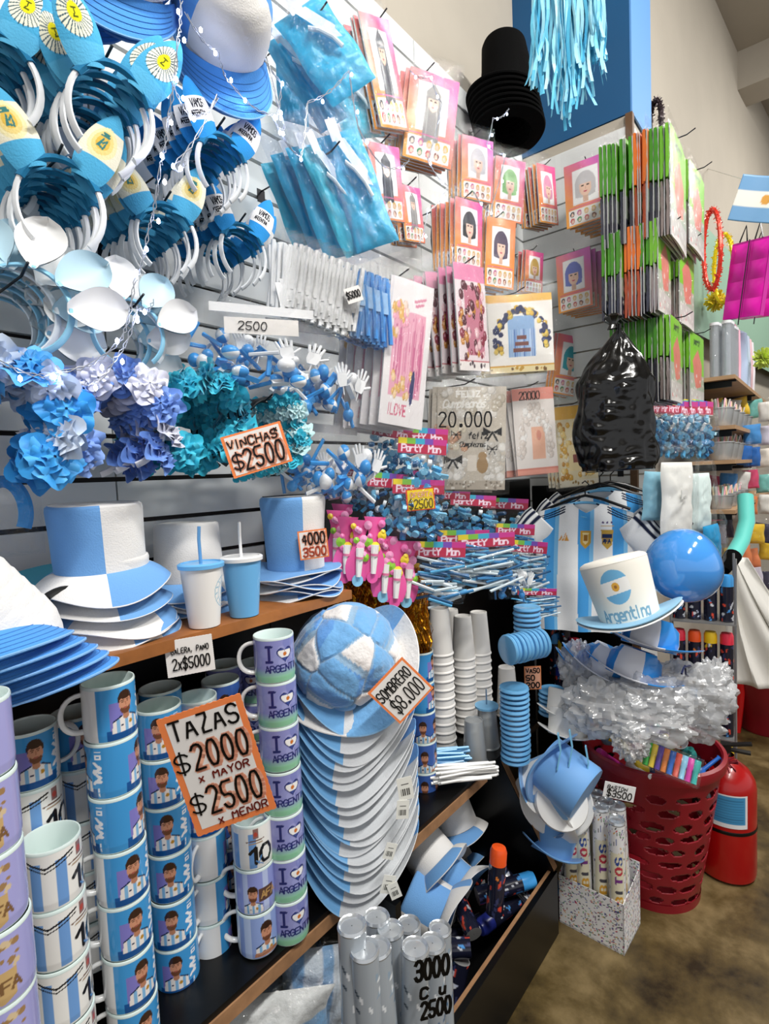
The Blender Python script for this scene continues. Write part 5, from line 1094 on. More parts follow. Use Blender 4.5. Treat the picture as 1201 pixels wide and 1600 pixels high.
for k in range(46): rod(b, (q.uniform(-.02, .02), q.uniform(-.025, .025), q.uniform(-.015, .03)), (1, q.uniform(-.08, .08), q.uniform(-.1, .06)), .16, .0034, mixc(hx('5FB2E4'), (1, 1, 1), q.uniform(0, .3)))
b.build('straws', vplast, t)
t = thing('straw_bundle', 'bundle of white straws lying over the blue straws', 'straws', P(708, 1200, z=LZ+.045)+Vector((0, -.03, 0)), (0, 0, R_(-40)), s=1.25); b = MB()
for k in range(40): rod(b, (q.uniform(-.01, .02), q.uniform(-.02, .02), q.uniform(-.02, .015)), (1, q.uniform(-.08, .08), q.uniform(-.1, .0)), .15, .0034, hx('F0F0EE'))
b.build('straws', vplast, t)
# ================================================================ shirt, hats and wrap on the corner
def cam_rz(p): return math.atan2(p[1], p[0])-PI/2            # turn so local -y faces the camera
def sol(o, th=.003): m = o.modifiers.new('thickness', 'SOLIDIFY'); m.thickness = th; return o
def shirt_canvas():
    c = Cv(150, 190, hx('F0F1F1'), .80); B = hx('4A9FE0')
    for x0 in (.06, .345, .62): c.poly([(x0, 0), (x0-.01, 1), (x0+.12, 1), (x0+.115, 0)], B); c.poly([(x0+.085, 0), (x0+.085, 1), (x0+.12, 1), (x0+.115, 0)], hx('7FC0EC'))
    c.poly([(.18, .70), (.205, .745), (.225, .70)], hx('E3A24A')); c.poly([(.215, .70), (.235, .77), (.265, .70)], hx('E3A24A')); c.line([[(.20, .70), (.225, .75)], [(.225, .70), (.245, .77)]], .006, hx('F0F1F1'))
    c.poly([(.355, .78), (.445, .78), (.44, .68), (.40, .64), (.36, .68)], hx('C79A3C')); c.poly([(.375, .765), (.425, .765), (.42, .69), (.40, .67), (.38, .69)], hx('E8D29A')); c.rect(.385, .70, .415, .75, hx('9A6A2A'))
    c.poly([(.52, .79), (.62, .79), (.61, .68), (.57, .64), (.53, .68)], hx('C8A24A')); c.rect(.53, .73, .61, .76, hx('23345C')); c.text('AFA', .535, .69, .03, .008, hx('23345C'), sp=.2); c.line([[(.52, .82), (.62, .82)]], .008, hx('C8A24A'))
    for x in (.535, .57, .605): c.ell(x, .845, .009, .009, hx('5A4A7A'))
    c.poly([(.0, 0), (.06, 0), (.02, .95), (.0, .95)], hx('F4F4F4'))
    for k in (0, .03, .06): c.line([[(.0, .90-k), (.22, .985-k*.8)], [(.8, .90-k), (.58, .985-k*.8)]], .014, hx('1E2540'))
    return c
SP = P(918, 880, x=2.28); 
def make_shirt():
    t = thing('football_shirt', 'x', 'shirt'); W, H = .37, .54
    def body(u, v, back=False):
        x = (u-.5)*W*(1+.06*math.sin(PI*v)); z = (v-1)*H; d = .035*(1-(2*u-1)**2)**.5+.008*math.sin(u*17+v*3)*(1-v*.6)+.008*fb((u*3, v*4, 1), 1)
        top = max(0, (v-.86)/.14); z -= top*abs(2*u-1)**1.5*.045; nk = max(0, 1-abs(u-.5)/.14); z -= top*(.045 if not back else .01)*nk**.7
        return (x, (-d if not back else d*.7), z)
    b = MB(); b.sheet(0, 0, body, canvas=shirt_canvas().a); b.sheet(30, 40, lambda u, v: body(1-u, v, True), hx('E9ECEF')); b.build('body', vmatte, t)
    slc = Cv(90, 24, hx('EEF0F1'), 1.0)
    for k in (.93, .865, .80, .02): slc.rect(k-.018, 0, k+.018, 1, hx('1E2540'))
    for s in (-1, 1):
        b = MB()
        def slv(u, v):  # u around, v along
            a = 2*PI*u; r = .075-.006*v; cx = s*(.165+v*.13); cz = -.075-v*.13; ax = Vector((s*.70, 0, -.72)).normalized(); n1 = Vector((s*.72, 0, .70)); n2 = Vector((0, 1, 0))
            p = Vector((cx, 0, cz))+n1*r*math.cos(a)*(1+.05*math.sin(v*9))+n2*r*.42*math.sin(a); return tuple(p)
        b.sheet(0, 0, slv, canvas=slc.a); o = sol(b.build('sleeve', vmatte, t), .002)
        b = MB(); b.sheet(28, 2, lambda u, v: slv(u, .92+v*.09), hx('1E2540')); sol(b.build('cuff', vmatte, o), .004)
    b = MB(); b.tube([(.062*math.sin(a), -.018*math.cos(a)-.012, -.018-.045*math.cos(a)*(1 if math.cos(a) > 0 else .3)) for a in np.linspace(0, 2*PI, 40)[:-1]], .006, 8, hx('6FB4E0'), closed=True)
    b.tube([(.055*math.sin(a), -.016*math.cos(a)-.010, -.016-.040*math.cos(a)*(1 if math.cos(a) > 0 else .3)) for a in np.linspace(0, 2*PI, 40)[:-1]], .005, 8, hx('1E2540'), closed=True); b.build('collar', vmatte, t)
    return Proto(t)
shp = make_shirt(); top = P(914, 776, x=2.28); rz = cam_rz(top)
shp.put((top.x, top.y, top.z-.02), (0, R_(2), rz+.12), 'white and light blue striped football shirt hanging foremost on the column', 'football shirts')
shp.put((top.x+.09, top.y-.03, top.z+.025), (0, R_(-2), rz+.05), 'white football shirt hanging behind the foremost one', 'football shirts')
shp.put((top.x+.17, top.y-.05, top.z+.03), (0, R_(3), rz), 'white football shirt hanging deepest of three', 'football shirts')
for i in range(3):
    t = thing('clothes_hanger', ['black hanger inside the foremost football shirt', 'black hanger inside the second football shirt', 'black hanger inside the deepest football shirt'][i], 'hanger', (top.x+(0, .09, .17)[i], top.y-(0, .03, .05)[i], top.z+(0, .045, .05)[i]), (0, 0, rz), 'black hangers'); b = MB()
    b.tube([(-.17, 0, -.055), (-.06, 0, -.01), (0, 0, .005), (.06, 0, -.01), (.17, 0, -.055)], .006, 8, (.02, .02, .02)); b.tube([(0, 0, .005), (0, 0, .035), (.015, 0, .05), (.0, 0, .065), (-.012, 0, .055)], .003, 6, (.02, .02, .02)); b.build('frame', vplast, t)
hook((PX-.02, top.y-.02, top.z+.10), .5, 'long wire hook holding the football shirts', rz=-PI/2)
# white top hat reading Argentina
def art_tophat():
    c = Cv(380, 130, hx('F1EDE2'), 4.2); X, Y, R = 3.10, .62, .29
    c.ell(X, Y, R, R, hx('6DB2DC')); m = ((c.x-X)**2+(c.y-Y)**2 <= R*R) & (np.abs((c.y-Y)-(c.x-X)*.1) < .115); c.fill(m, hx('F3F2EE')); c.ell(X, Y, .075, .075, hx('E2A93C')); c.ell(X, Y, .03, .03, hx('A0672A'))
    c.text('Argentina', 2.60, .07, .185, .036, hx('7AA6BC'), sp=.75, asp=1.0); return c
t = thing('argentina_top_hat', 'white foam top hat with round flag and the word Argentina', 'hat'); h = .185; b = MB()
def thf(u, v): a = 2*PI*u; r = .088+.016*v-.012*max(0, v-.9)*10*max(0, v-.9); return (r*math.cos(a)*(1+.02*math.sin(3*a)), r*.92*math.sin(a), v*h)
b.sheet(0, 0, thf, canvas=art_tophat().a); b.lathe([(.104, h), (.100, h+.008), (.085, h+.015), (.04, h+.018), (.001, h+.018)], 48, hx('F1EDE2'), wf=lambda x, y, z, a: (x*(1+.02*math.sin(3*a)), y*.92, z)); b.build('crown', mat('foam', vc=True, rough=.6, sheen=.2), t)
b = MB(); cv_ = lambda x, y, z, a: (x, y*.9, z+.03*(x/.15)**2)
b.lathe([(.086, .004), (.12, .002), (.155, .004), (.160, .001), (.155, -.003), (.12, -.005), (.086, -.003)], 64, cf=lambda a, i: hx('8CC3E4') if i < 4 else hx('C9DDE8'), wf=cv_); b.build('brim', MATS['foam'], t)
b = MB(); b.lathe([(.086, -.006), (.12, -.008), (.158, -.006), (.160, -.010), (.12, -.014), (.086, -.012)], 64, hx('EDEDEA'), wf=cv_); b.build('under_brim', MATS['foam'], t)
q = P(985, 968, d=1.72); t.location = q; t.rotation_euler = (0, R_(-16), cam_rz(q)+.0)
t.rotation_euler = (R_(-6), R_(-16), cam_rz(q))
# balloon
b = MB(); n = 24; prof = [(.125*math.sin(PI*i/n)**.95*(1-.06*math.cos(PI*i/n)), -.118*math.cos(PI*i/n)) for i in range(n+1)]; prof[0] = (.002, prof[0][1]); prof[-1] = (.002, prof[-1][1])
b.lathe(prof, 48, hx('2F8FE4')); t = thing('balloon', 'shiny blue balloon beside the white Argentina hat', 'balloon', P(1066, 884, d=1.86), (0, R_(70), cam_rz(P(1066, 884, d=1.8)))); bm_ = mat('balloon_rubber', (.28, .60, .92), .12, coat=1); b.build('rubber_skin', bm_, t)
b = MB(); b.lathe([(.004, -.116), (.003, -.122), (.010, -.130)], 12, (.1, .4, .8)); b.build('knot', bm_, t)
# striped cowboy style hats under the white one, wrapped
def make_fedora(seed, C1=hx('2E8FE0'), C2=hx('E4E6EE')):
    t = thing('party_hat', 'x', 'hat'); b = MB(); cf = lambda a, i: C1 if int(a/(PI/3)+seed*.3) % 2 else C2
    b.lathe([(.075, 0), (.078, .03), (.072, .07), (.060, .095), (.03, .10), (.001, .094)], 48, cf=cf, wf=lambda x, y, z, a: (x*1.12, y*.9, z-(.012 if z > .09 and abs(y) < .03 else 0))); b.build('crown', vgloss, t)
    b = MB(); b.lathe([(.075, .001), (.10, .002), (.135, .006), (.138, .004), (.135, .001), (.075, -.003)], 48, cf=cf, wf=lambda x, y, z, a: (x*1.15, y*.85, z+.035*(x/.14)**2)); b.build('brim', vgloss, t); return Proto(t)
fed = make_fedora(1)
for i, (px, py, d, ry, rx, wh) in enumerate([(1012, 1012, 1.80, 12, -18, 'uppermost, right under the white top hat'), (985, 1058, 1.82, 16, -14, 'second below the white top hat'), (940, 1052, 1.90, 24, -10, 'third, tipped to the left'), (925, 1062, 1.94, 28, -10, 'fourth, mostly hidden')]):
    q = P(px, py, d=d); fed.put(q, (R_(rx), R_(ry), cam_rz(q)), f'blue and white striped party hat, {wh}', 'striped party hats')
t = thing('hat_cord', 'dark blue cord lying on the striped party hats', 'cord', P(1070, 1045, d=1.66)); b = MB(); b.tube([(-.05, 0, 0), (-.02, 0, .01), (.02, -.01, .005), (.05, 0, -.012), (.09, .0, -.02)], .003, 6, hx('20264A')); b.tube([(0, 0, .01), (.01, 0, -.02), (.04, .0, -.035)], .003, 6, hx('20264A')); b.build('strand', vplast, t)
# crinkled wrap heaps
def crinkle(name, lab, p, rx, ry, rz_, seed, m=crink, amp=.5):
    t = thing(name, lab, 'plastic wrap', p, (0, 0, cam_rz(p)), 'heap of clear plastic wrap'); b = MB(); nu, nv = 64, 40; V = []
    for j in range(nv+1):
        for i in range(nu):
            th = PI*j/nv; a = 2*PI*i/nu; d = Vector((math.sin(th)*math.cos(a), math.sin(th)*math.sin(a), math.cos(th)))
            r = 1+amp*(abs(fb(d, 2.2+seed*.1))-.2)+.5*amp*abs(fb(d+Vector((seed, 0, 0)), 4.5))+.03*fb(d, 12); V.append((d.x*rx*r, d.y*ry*r, d.z*rz_*r))
    b.add(V, [(j*nu+i, (j+1)*nu+i, (j+1)*nu+(i+1) % nu, j*nu+(i+1) % nu) for j in range(nv) for i in range(nu)]); b.build('crumpled_film', m, t, auto=25); return t
for i, (px, py, d, rx, rz_, wh) in enumerate([(940, 1100, 1.80, .11, .09, 'left lump'), (1010, 1085, 1.76, .12, .07, 'middle upper lump'), (1075, 1075, 1.78, .12, .09, 'right upper lump'), (1000, 1120, 1.74, .13, .07, 'lower middle lump over the basket'), (1075, 1120, 1.86, .09, .07, 'lower right lump'), (905, 1040, 1.92, .06, .09, 'left edge lump'), (1115, 1060, 1.84, .05, .07, 'right edge lump'), (985, 1150, 1.72, .05, .05, 'tail hanging into the basket')]):
    crinkle('plastic_wrap', f'crumpled clear plastic wrap, {wh}', P(px, py+6, d=d), rx, .07, rz_*(.85 if i in (3, 4) else 1), i)
# red perforated basket
bc = Vector((2.11, .51, 0)); t = thing('laundry_basket', 'red perforated plastic basket full of toys', 'basket', bc); red = mat('red_plastic', (.55, .07, .13), .35, var=.1, vscale=6); H = .53
def rb(v): return .150+.078*v**.9
nu, nv = 300, 120; V = []; F = []; keep = []
q = random.Random(3); holes = []
for row in range(9):
    for k in range(13):
        holes.append(((k+.5*(row % 2)+q.uniform(-.15, .15))/13, .08+row*.093+q.uniform(-.01, .01), q.uniform(.016, .030), q.uniform(.020, .032), q.uniform(-.5, .5)))
b = MB()
for j in range(nv+1):
    for i in range(nu): a = 2*PI*i/nu; r = rb(j/nv); V.append((r*math.cos(a), r*math.sin(a), H*j/nv))
for j in range(nv):
    for i in range(nu):
        u, v = (i+.5)/nu, (j+.5)/nv; hole = False
        for (hu, hv, ru, rv, sh) in holes:
            du = ((u-hu+.5) % 1)-.5; dv = v-hv
            if abs(dv) < .05 and abs(du) < .06:
                X = du+sh*dv*.4
                if (X/ru*.8)**2+(dv/rv)**2 < 1: hole = True; break
        if not hole: F.append((j*nu+i, j*nu+(i+1) % nu, (j+1)*nu+(i+1) % nu, (j+1)*nu+i))
b.add(V, F, (.7, .1, .15)); sol(b.build('perforated_wall', red, t), .004)
b = MB(); R = rb(1); b.lathe([(R-.004, H-.035), (R+.010, H-.03), (R+.014, H-.01), (R+.012, H+.004), (R, H+.008), (R-.006, H)], 80, (.7, .1, .15)); b.build('rim', red, t)
b = MB(); b.lathe([(.001, .004), (.15, .004), (.156, .0), (.158, .03)], 60, (.7, .1, .15)); b.build('bottom', red, t)
# toys in the basket
q = random.Random(9); TC = [hx(k) for k in ('2FAE3C', 'D93AA8', '2E6FD0', 'F0D23A', '38B8B0', 'E2503A', '5A3AA8', 'E8E8E8', '8FD0F0', 'F08A3A')]
names = ['green', 'pink', 'blue', 'yellow', 'teal', 'red', 'violet', 'white', 'pale blue', 'orange']; spots_ = ['near the front rim', 'near the left rim', 'in the middle', 'near the right rim', 'towards the back']
for i in range(40):
    a = q.uniform(0, 2*PI); r = q.uniform(0, .17); ci = i % 10; p = bc+Vector((r*math.cos(a), r*math.sin(a), H-.07+q.uniform(0, .09))); kind = i % 3
    sp_ = spots_[(i//10) % 5]
    t = thing(['maraca', 'whistle_tube', 'toy_horn'][kind], f'{names[ci]} plastic {["maraca", "whistle tube", "toy horn"][kind]} {sp_} of the red basket', 'toy', p, (q.uniform(-1.2, 1.2), q.uniform(-1.2, 1.2), q.uniform(0, 6)), 'toys in the red basket'); b = MB()
    if kind == 0: b.lathe([(.001, -.03), (.018, -.022), (.026, 0), (.018, .022), (.007, .034), (.006, .10), (.009, .105), (.001, .108)], 18, TC[ci]); b.build('shell', vplast, t)
    elif kind == 1: b.lathe([(.001, -.08), (.010, -.08), (.010, .04), (.013, .045), (.013, .08), (.001, .08)], 14, TC[ci]); b.build('tube', vplast, t)
    else: b.lathe([(.001, -.07), (.006, -.07), (.007, .0), (.014, .05), (.03, .08), (.028, .08), (.012, .05), (.001, .045)], 18, TC[ci]); b.build('horn', vplast, t)
# box of glow whistles standing in front in the basket
q0 = P(1048, 1192, d=1.70); t = thing('whistle_box', 'clear box of coloured whistles at the basket rim', 'box', q0, (R_(-35), R_(14), cam_rz(q0))); b = MB()
for k in range(9): b.lathe([(.001, -.035), (.008, -.035), (.008, .0), (.011, .005), (.011, .035), (.001, .035)], 12, TC[(k*3) % 10], M=Matrix.Translation((-.068+k*.017, 0, 0)))
b.build('whistles', vplast, t); b = MB(); b.box((0, 0, 0), (.165, .03, .085)); b.build('clear_case', clear, t, smooth=False)
card('price_tag', [(944, 1216), (990, 1234), (990, 1258), (944, 1240)], None, [('BASTON', .1, .62, .22, .035, .1), ('$3500', .12, .12, .42, .06, .05)], 'white tag reading $3500 on the red basket', a=60, bg=hx('EFEFEF'), cat='price tag', toothed=False, d=1.56)
# ---------- confetti cannons in a printed carton
def art_confetti(word=True, base=hx('EDEDEE')):
    c = Cv(70, 150, base, 1.0 if word else 1.4); q = random.Random(4); cols = [hx(k) for k in ('C2384A', '2C4C9A', '3E8F4A', 'D9A23A', '4A4A55', '7A3A8A', '2A2A33')]
    for _ in range(330 if word else 460): c.ell(q.uniform(0, c.asp), q.uniform(0, 1), (.016 if word else .024), (.007 if word else .009), q.choice(cols), q.uniform(0, 3))
    if word:
        c.rect(.36, .10, .62, .78, hx('E9E3C8'))
        for k, ch in enumerate('GLOBITOS'):
            pl = strokes(ch, 0, 0, .12); pl = [[(.60-y*1.0-.02, .12+k*.082+x*.62) for x, y in p_] for p_ in pl]; c.line(pl, .024, cols[k % 6])
    return c
def make_cannon(art, top='silver', h=.30, r=.021):
    t = thing('confetti_tube', 'x', 'confetti tube'); b = MB(); b.sheet(0, 0, lambda u, v: (r*math.cos(2*PI*u), r*math.sin(2*PI*u), v*h), canvas=art.a); b.build('printed_tube', vgloss, t)
    b = MB(); b.lathe([(r, h), (r+.001, h+.003), (r-.001, h+.008), (r-.004, h+.006), (r-.006, h+.003), (.001, h+.004)], 28, hx('C9CDD0')); b.build('end_cap', mat('silver_cap', (.8, .82, .84), .2, metal=.6), t); b = MB(); b.lathe([(.001, 0), (r, 0)], 28, (.7, .7, .7)); b.build('base_cap', vplast, t); return Proto(t)
can = make_cannon(art_confetti())
bl, bm2, br = P(874, 1440, z=.0), P(975, 1494, z=.0), P(1003, 1425, z=0)
ctr = (bl+br)/2+Vector((.02, .0, 0)); ex = (bm2-bl).normalized(); wd = (bm2-bl).length; print('box', bl, bm2, br, wd)
rzb = math.atan2(ex.y, ex.x); ey = Vector((-ex.y, ex.x, 0)); dp = .16; cc = (bl+bm2)/2+ey*dp/2
t = thing('confetti_carton', 'carton printed with confetti holding the upright tubes', 'carton', cc, (0, 0, rzb)); am = art_confetti(False).a; hb = .17
for nm, f in (('front_panel', lambda u, v: ((u-.5)*wd, -dp/2, v*hb)), ('side_panel', lambda u, v: (wd/2, (u-.5)*dp, v*hb*(1+.18*u))), ('side_panel', lambda u, v: (-wd/2, (.5-u)*dp, v*hb*(1+.5*(1-u)))), ('back_panel', lambda u, v: ((.5-u)*wd, dp/2, v*hb*1.3))):
    b = MB(); b.sheet(0, 0, f, canvas=am); sol(b.build(nm, vprint, t, smooth=False), .003)
b = MB(); b.box((0, 0, .003), (wd, dp, .006), (.7, .7, .7)); b.build('bottom', vprint, t, smooth=False)
k = 0
for j in range(2):
    for i in range(4):
        p = cc+ex*(-wd/2+.03+(wd-.06)*i/3)+ey*(-dp/2+.035+.06*j)+Vector((0, 0, .012)); can.put(p, (random.uniform(-.05, .05), random.uniform(-.05, .05), cam_rz(p)+R_(95)), f'confetti tube with silver end, {cn[i]} from the left of the {"front" if j == 0 else "rear"} row in the carton', 'confetti tubes in the carton', (1.25, 1.25, 1.38)); k += 1
# tall silver confetti tubes in front of the football hats
def art_silver():
    c = Cv(50, 150, hx('9EA6AE'), .6); q = random.Random(6)
    for _ in range(70): c.line([[(lambda x, y: (x, y))(q.uniform(0, .6), q.uniform(0, .95)) for _ in (0,)][0:1]*1+[(q.uniform(0, .6), 0)][0:0]], .01, hx('5A6A80')) if 0 else c.ell(q.uniform(0, .6), q.uniform(0, 1), .022, .010, q.choice([hx('4F6F8F'), hx('E4E8EC'), hx('8AA0B4'), hx('4A5560')]), q.uniform(0, 3))
    for k, ch in enumerate('ARGENTINA'): c.line([[(.42-y, .1+k*.085+x*.5) for x, y in p_] for p_ in strokes(ch, 0, 0, .09)], .016, hx('7A8794'))
    return c
cs = make_cannon(art_silver(), h=.34, r=.026); c0 = P(640, 1500, y=.66); base_z = None
tops = [(548, 1450), (585, 1440), (617, 1452), (650, 1442), (600, 1478), (636, 1478), (668, 1468), (686, 1456), (572, 1472)]
for i, (px, py) in enumerate(tops):
    p = P(px, py, y=(.66, .70, .66, .70, .62, .61, .63, .68, .64)[i]); cs.put((p.x, p.y, p.z-.35), (random.uniform(-.04, .04), random.uniform(-.04, .04), cam_rz(p)+R_(-60)), f'tall silver confetti tube, {cn[[0, 2, 4, 6, 3, 5, 7, 8, 1][i]]} from the left below the football hats', 'silver confetti tubes')
z0 = min(P(px, py, y=.66).z for px, py in tops)-.37; t = thing('carton', 'low carton under the silver confetti tubes', 'carton', (P(617, 1500, y=.66).x, .66, 0)); b = MB(); b.box((0, 0, z0/2), (.25, .16, max(.02, z0))); b.build('box_body', blackm, t, smooth=False)
t = card('price_writing', [(642, 1492), (706, 1472), (708, 1588), (650, 1600)], .54, [('3000', .05, .62, .26, .05, .1), ('c/u', .15, .36, .14, .04, .1), ('2500', .15, .08, .22, .045, .1)], 'price 3000 and 2500 written on the silver confetti tubes', a=38, bg=hx('D8DADC'), toothed=False)
for ch in list(t.children):
    if ch.name.startswith('card'): bpy.data.objects.remove(ch)
# ---------- extinguisher
ep = P(1140, 1376, z=0)+Vector((.06, .02, 0)); t = thing('fire_extinguisher', 'red fire extinguisher with blue and white label behind the basket', 'extinguisher', ep, (0, 0, cam_rz(ep)), s=(1.12, 1.12, .95)); RE = mat('red_enamel', (.66, .03, .04), .28, coat=.3)
b = MB(); b.lathe([(.001, .004), (.07, .002), (.086, .012), (.088, .03), (.088, .36), (.084, .39), (.068, .425), (.042, .45), (.026, .46), (.024, .48)], 48); b.build('cylinder', RE, t)
b = MB(); b.lathe([(.0885, .205), (.0895, .208), (.0895, .216), (.0885, .219)], 48, (.15, .02, .02)); b.build('strap_ring', blackm, t)
b = MB(); cv = Cv(60, 60, hx('E6E8EA'), 1.2); cv.rect(.42, .12, 1.15, .95, hx('3F8FC0')); [cv.line([[(.46, .2+k*.08), (1.1, .2+k*.08)]], .02, hx('2F6F9A')) for k in range(9)]; cv.ell(.2, .7, .12, .14, hx('D9483A'))
b.sheet(0, 0, lambda u, v: (.0893*math.sin((u-.62)*1.9), -.0893*math.cos((u-.62)*1.9), .235+v*.13), canvas=cv.a); b.build('label', vprint, t)
b = MB(); b.box((0, 0, .50), (.03, .04, .04), (.1, .1, .1)); b.box((.03, -.01, .53), (.09, .02, .008), (.1, .1, .1), Euler((0, -.3, 0)).to_matrix()); b.box((.03, -.01, .505), (.08, .02, .008), (.1, .1, .1)); b.lathe([(.001, 0), (.014, 0), (.014, .012), (.001, .012)], 14, (.8, .8, .8), M=Matrix.Translation((-.02, -.02, .49)) @ FR); b.build('valve', vplast, t)
b = MB(); b.tube([(-.02, -.02, .48), (-.06, -.05, .44), (-.085, -.05, .36), (-.09, -.05, .25)], .009, 8, (.03, .03, .03)); b.build('hose', vplast, t)
# bow of dark red ribbon
p = P(1130, 1196, d=1.97); t = thing('ribbon_bow', 'dark red ribbon tassel on the fire extinguisher', 'ribbon', p); b = MB(); q = random.Random(2)
for k in range(26): a = q.uniform(0, 6.3); b.tube([(0, 0, 0), (.02*math.cos(a), .02*math.sin(a), .015), (.045*math.cos(a), .045*math.sin(a), q.uniform(-.01, .03))], .0022, 5, hx('6A1022'))
b.build('strands', vmatte, t)
# ================================================================ black hats, fringe, sack, flags
blackf = mat('black_felt', (.012, .012, .014), .95, spec=.1, sheen=0, bump=.2, bscale=200)
def make_bhat():
    t = thing('black_top_hat', 'x', 'hat'); b = MB(); b.lathe([(.090, 0), (.088, .05), (.088, .14), (.092, .235), (.088, .248), (.07, .252), (.001, .252)], 48, (.02, .02, .02)); b.build('crown', blackf, t)
    b = MB(); b.lathe([(.090, .004), (.12, .003), (.145, .010), (.148, .006), (.145, .0), (.12, -.004), (.090, -.003)], 64, (.02, .02, .02), wf=lambda x, y, z, a: (x, y, z+.012*(x/.14)**2)); b.build('brim', blackf, t); return Proto(t)
bhp = make_bhat(); q = P(783, 160, d=2.28)
for i in range(7): bhp.put((q.x+.004*i, q.y-.003*i, q.z-.020*i), (R_(-9), R_(4), cam_rz(q)), f'tall black top hat, {ORD[i]} of the nested stack on the wall', 'black top hats')
hook((q.x, WY, q.z-.06), WY-q.y+.1, 'wire hook carrying the black top hats')
t = thing('foil_fringe', 'light blue hanging streamer fringe in front of the blue column', 'fringe', P(885, 0, d=1.75)); t.rotation_euler = (0, 0, cam_rz(t.location)); b = MB(); q = random.Random(12)
for k in range(130):
    x0 = q.uniform(-.10, .10); L_ = q.uniform(.22, .40)*(1-.35*abs(x0)/.1); n = 12; ph = q.uniform(0, 6); y0 = q.uniform(-.03, .03); pts = []
    for j in range(n+1):
        s_ = j/n; pts.append((x0*(1+.12*s_)+.010*s_*math.sin(ph+s_*9)+(.05*s_**3 if k % 23 == 0 else 0)*(1 if x0 > 0 else -1), y0+.010*math.sin(ph*2+s_*11)*s_, .12-s_*(L_+.12)))
    b.band(pts, (math.cos(ph), math.sin(ph)*.8, .0), .010, .0005, q.choice([hx('6FD0EE'), hx('8FDCF2'), hx('A8E6F6'), hx('58BFE4')]))
b.build('streamers', mat('streamer_paper', vc=True, rough=.4, spec=.5), t, smooth=False); b = MB(); b.box((0, 0, .13), (.22, .02, .03), hx('8FDCF2')); b.build('header_strip', vmatte, t, smooth=False)
# black plastic sack
t = thing('plastic_sack', 'black shiny plastic sack hanging from the column hook', 'sack', P(960, 622, x=2.08)); t.scale = (.86, .86, .86); t.rotation_euler = (0, 0, cam_rz(t.location)+.1); b = MB(); nu, nv = 72, 70; V = []
for j in range(nv+1):
    v = j/nv; z = -.30+.60*v
    w_ = .145 if v < .62 else .145*max(.06, 1-((v-.62)/.36)**1.15); w_ *= (1+.05*math.sin(v*9)); th = .055*(1 if v < .6 else max(.25, 1-((v-.6)/.4)))
    for i in range(nu):
        a = 2*PI*i/nu; cx = -.015*math.sin(v*4)+.01; f_ = 1+.22*abs(fb((math.cos(a)*1.4, math.sin(a)*1.4, v*3), 1.5))+.05*fb((math.cos(a)*3, math.sin(a)*3, v*6), 1.5)
        if v < .03: f_ *= .96
        V.append((cx+w_*math.cos(a)*f_, th*math.sin(a)*f_*(1+.5*abs(fb((a, v*6, 4), 2))), z+.012*fb((a*1.5, 3, v), 2)))
b.add(V, [(j*nu+i, j*nu+(i+1) % nu, (j+1)*nu+(i+1) % nu, (j+1)*nu+i) for j in range(nv) for i in range(nu)]+[tuple(reversed(range(nu)))])
b.build('bag_body', mat('black_film', (.012, .012, .014), .2, spec=.6, bump=1.0, bscale=9), t, auto=80)
b = MB(); b.lathe([(.02, .285), (.014, .30), (.012, .31), (.03, .335), (.022, .345), (.001, .33)], 20, (0, 0, 0), wf=lambda x, y, z, a: (x*(1+.4*math.sin(3*a)), y*(1+.3*math.cos(2*a)), z)); b.build('knotted_top', MATS['black_film'], t)
p = P(945, 502, x=2.08); hook((PX-.02, p.y, p.z+.02), .64, 'wire hook holding the black plastic sack', rz=-PI/2)
# flag pennants on a string
def flagcv():
    c = Cv(44, 30, hx('6F9FCB'), 1.45); c.rect(0, .34, 1.45, .67, hx('EDE9DF')); c.ell(.72, .5, .11, .11, hx('D89A3C')); return c
for i, (px, py, d, rz, ry, wh) in enumerate([(1196, 312, 2.6, 0, 18, 'hanging at the right edge'), (1240, 330, 2.6, 0, 10, 'just outside the right edge')][:1]):
    t = thing('paper_flag', f'light blue and white paper flag {wh}', 'flag', P(px, py, d=d)); t.rotation_euler = (R_(8), R_(ry), cam_rz(t.location)+.2); b = MB(); b.sheet(0, 0, lambda u, v: ((u-.5)*.26, .006*math.sin(u*6), (v-.5)*.20), canvas=flagcv().a); sol(b.build('sheet', vprint, t), .0008)
t = thing('flag_string', 'thin white string holding the paper flag', 'string', P(1160, 282, d=3.2)); b = MB(); a0, a1 = P(1100, 262, d=3.9), P(1215, 296, d=2.55); b.tube([Vector(a0)-t.location, Vector(a1)-t.location], .0025, 5, (.85, .85, .82)); b.build('cord', vmatte, t)
# ---------- magenta gift bags, garlands
for i, (px, py, d, wh) in enumerate([(1168, 437, 3.0, 'front one'), (1192, 440, 3.2, 'rear one')]):
    p = P(px, py, d=d); t = thing('gift_bag', f'magenta shiny hanging bag with black handles, the {wh}', 'bag', p, (0, R_(8), cam_rz(p)-.5), 'magenta bags'); b = MB(); W, H = .20, .40
    for s in (-1, 1):
        for k in range(4): b.sheet(8, 6, lambda u, v: (s*W*.25+(u-.5)*W*.48, -.02-.012*math.sin(PI*u)*math.sin(PI*v), -H/2+(k+v)*H/4*.97), hx('E815B0'))
    b.box((0, 0, 0), (W, .035, H), hx('C8109A')); b.build('bag_body', mat('magenta_foil', vc=True, rough=.3, spec=.5), t)
    b = MB()
    for s in (-1, 1): b.tube([(s*.02, -.02, H/2), (s*.035, -.02, H/2+.08), (s*.06, -.02, H/2)], .004, 6, (.03, .03, .03))
    b.tube([(0, -.034, H/2), (.0, -.036, 0), (0, -.034, -H/2-.04)], .003, 6, (.1, .02, .1)); b.build('handles', vplast, t)
